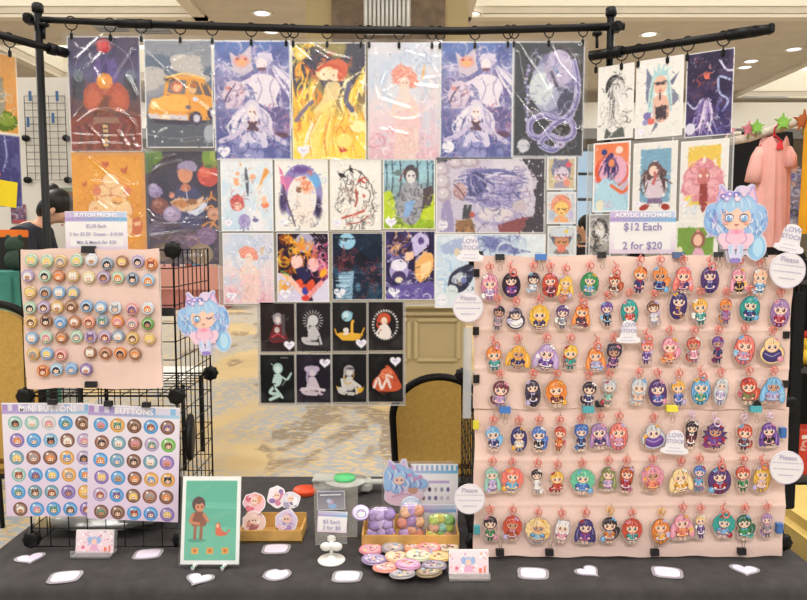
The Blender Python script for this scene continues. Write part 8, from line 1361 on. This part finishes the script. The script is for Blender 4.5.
def garment(px0, px1, py0, py1, Y, m, label, name, sleeves, trim, back=False):
    s = S((py0+py1)/2, Y); w, h = (px1-px0)*s, (py1-py0)*s; p = P((px0+px1)/2, py1, Y); t = thing(name, label, 'clothing', (p.x, Y, p.z)); nx, ny = 26, 34; vs = []; fs = []
    for side in (-1, 1):
        for j in range(ny+1):
            v_ = j/ny
            for i in range(nx+1):
                u = i/nx*2-1; half = w/2*(.86+.14*(1-v_)) if v_ < .9 else w/2*.86*(1-.25*(v_-.9)/.1*abs(u)**2)
                zz = h*v_-(.06*h*abs(u)**1.5 if v_ > .9 else .06*h*abs(u)**1.5*max(0, (v_-.6)/.4))-(.10*h*max(0, 1-(u/.42)**2)*max(0, (v_-.85)/.15) if side < 0 else 0)
                vs.append((u*half, side*(.05*math.sqrt(max(0, 1-u*u))+.004)+.010*math.sin(u*9+1)*(1-v_)+.006*math.sin(u*17+v_*3)*(1-v_*.7), zz))
    n = (nx+1)*(ny+1)
    for q in (0, n):
        for j in range(ny):
            for i in range(nx): a = q+j*(nx+1)+i; f_ = (a, a+1, a+nx+2, a+nx+1); fs.append(f_ if q == 0 else f_[::-1])
    for e_ in (0, nx):
        for j in range(ny): a = j*(nx+1)+e_; fs.append((a, a+nx+1, n+a+nx+1, n+a))
    MB().add(vs, fs, True).build('garment_body', m, t)
    for sx in sleeves: MB().tube([(sx*w*.36, 0, h*.88), (sx*w*.46, -.01, h*.80), (sx*w*.53, -.015, h*.68), (sx*w*.57, -.015, h*.58)], [.022, .032, .038, .040], 14).build('sleeve', m, t)
    hg = MB().tube([(-w*.36, 0, h*.90), (0, 0, h*1.0), (w*.36, 0, h*.90)], .007, 8).tube([(0, 0, h*1.0), (0, 0, h*1.06), (.02, 0, h*1.10), (.035, 0, h*1.07)], .004, 6); hg.build('hanger', trim, t)
    return t, w, h
PD = mat('pink_dress_cotton', (236, 176, 168), .9, noise=.04, nscale=12)
t, w_, h_ = garment(751, 788, 136, 247, GY_-.19, PD, 'pale pink short-sleeved dress hanging from the white rail', 'hanging_dress', (-1,), mat('red_hanger_plastic', (216, 62, 70), .4))
MB().tube([(w_*.30, -.03, h_*.88), (w_*.34, -.05, h_*.80), (w_*.31, -.06, h_*.70)], [.018, .026, .030], 12).build('sleeve', PD, t); MB().prism([(-.018, 0), (.018, 0), (.012, .03), (0, .045), (-.012, .03)], -.002, .002).build('red_tag', mat('red_tag', (220, 58, 68), .5), t, (.0, -.06, h_*.86))
garment(797, 842, 112, 234, GY_-.36, mat('mustard_shirt_cotton', (226, 160, 36), .9, noise=.05, nscale=10), 'mustard yellow shirt hanging at the right edge', 'hanging_shirt', (), mat('brown_hanger_wood', (130, 84, 50), .5))
c = Canvas(10, 60, 2.5, (120, 110, 120)); rnd = random.Random(3); swirls(c, rnd, 60, 0, 0, 10, 60, [(90, 80, 130), (200, 150, 120), (60, 60, 70), (170, 170, 190)], 2, 5); p = P(792, 200, GY_+.46); tag(link('fabric_print', c.mesh('fabric_print', 16*S(200, GY_+.46), 66*S(200, GY_+.46), .003, 'centre'), PRINT, None, p), 'narrow dark patterned print seen between the pink dress and yellow shirt', 'art print')
# right neighbour: black shelving with goods
sy = 2.55; X0 = P(797, 400, sy).x; t = thing('shelf_rack', 'black display rack beyond the right end of the table', 'shelf', (X0, sy, 0)); zz = [P(800, y, sy).z for y in (282, 365, 392, 455, 513)]
for x in (0.0, .5): 
    for y in (0, .34): MB().bbox((x, y, zz[0]/2+.04), (.022, .022, zz[0]+.08), .003).build('post', BLACKM, t)
MB().bbox((.25, .365, zz[0]/2), (.54, .012, zz[0]), .002).build('back_panel', mat('black_back_panel', (30, 29, 31), .7), t)
for z in (zz[0], zz[1]-.02, zz[3]-.09, .25): MB().bbox((.25, .17, z), (.54, .38, .018), .003).build('shelf', mat('dark_grey_shelf', (62, 60, 58), .6), t)
o = thing('plush_toy', 'yellow and red plush toy on the top of the right rack', 'toy', (X0+.05, sy+.06, P(800, 312, sy).z)); zs = zz[1]-.011
o.location.z = zz[0]+.010-.0; MB().ball((0, 0, .035), (.05, .04, .036)).ball((0, 0, .085), (.038, .035, .034)).build('plush_body', mat('yellow_plush', (232, 190, 60), .9), o); MB().ball((.01, -.01, .115), (.03, .03, .016)).build('red_cap', mat('red_plush', (206, 60, 46), .9), o); o.location.z = zz[1]-.011
c = Canvas(26, 42, 2.4); c.grad((50, 46, 84), (60, 54, 96), (40, 36, 66)); rnd = random.Random(6); swirls(c, rnd, 40, 0, 0, 26, 42, [(206, 90, 140), (120, 110, 190), (230, 226, 236), (40, 36, 60)], 2, 8); t2 = thing('boxed_figure', 'dark blue and pink picture box on the upper shelf of the right rack', 'box', (X0+.19, sy+.04, zs)); link('box_front', c.mesh('box_front', .13, .19, .04), PRINT, t2); MB().bbox((0, .06, .095), (.128, .08, .188), .003).build('box_body', mat('white_box_card', (220, 216, 214), .6), t2)
zs2 = zz[3]-.081; c = Canvas(26, 34, 2.4, (206, 66, 46)); rnd = random.Random(8); c.poly([(2, 4), (24, 2), (24, 5), (2, 7)], (232, 226, 216)); swirls(c, rnd, 12, 2, 8, 24, 16, [(236, 226, 216)], 1.2, 4); c.poly([(6, 18), (14, 15), (22, 20), (20, 30), (8, 31)], (60, 40, 40)); c.stroke([(8, 20), (14, 26), (20, 20)], 2, (220, 200, 190)); t2 = thing('boxed_figure', 'red picture box with white figures on the middle shelf of the right rack', 'box', (X0+.10, sy+.02, zs2)); link('box_front', c.mesh('box_front', .15, .17, .004), PRINT, t2); MB().bbox((0, .05, .085), (.148, .09, .168), .003).build('box_body', mat('red_box_card', (190, 60, 44), .6), t2)
zs3 = .25+.009; o = thing('wrapped_plant', 'green wrapped bundle low on the right rack', 'plant', (X0+.08, sy+.12, zs3)); pillow(.12, .12, .22, 4, 20, 14, .1).build('bundle', mat('green_wrap', (96, 116, 50), .7, noise=.3, nscale=30), o); o.location.z = zs3
yy = 2.0; zt_ = P(800, 512, yy).z; a = P(786, 540, yy); o = thing('upholstered_stool', 'mustard cushioned stool at the right end of the table', 'stool', (a.x+.25, yy+.05, 0)); MB().bbox((0, 0, zt_-.09), (.52, .42, .18), .03).build('cushion', mat('mustard_cushion', (204, 176, 104), .9, noise=.05, nscale=20), o)
for sx in (-1, 1):
    for sy_ in (-1, 1): MB().cyl((sx*.2, sy_*.15, zt_-.17), (sx*.22, sy_*.17, 0), .014, 8).build('leg', BLACKM, o)
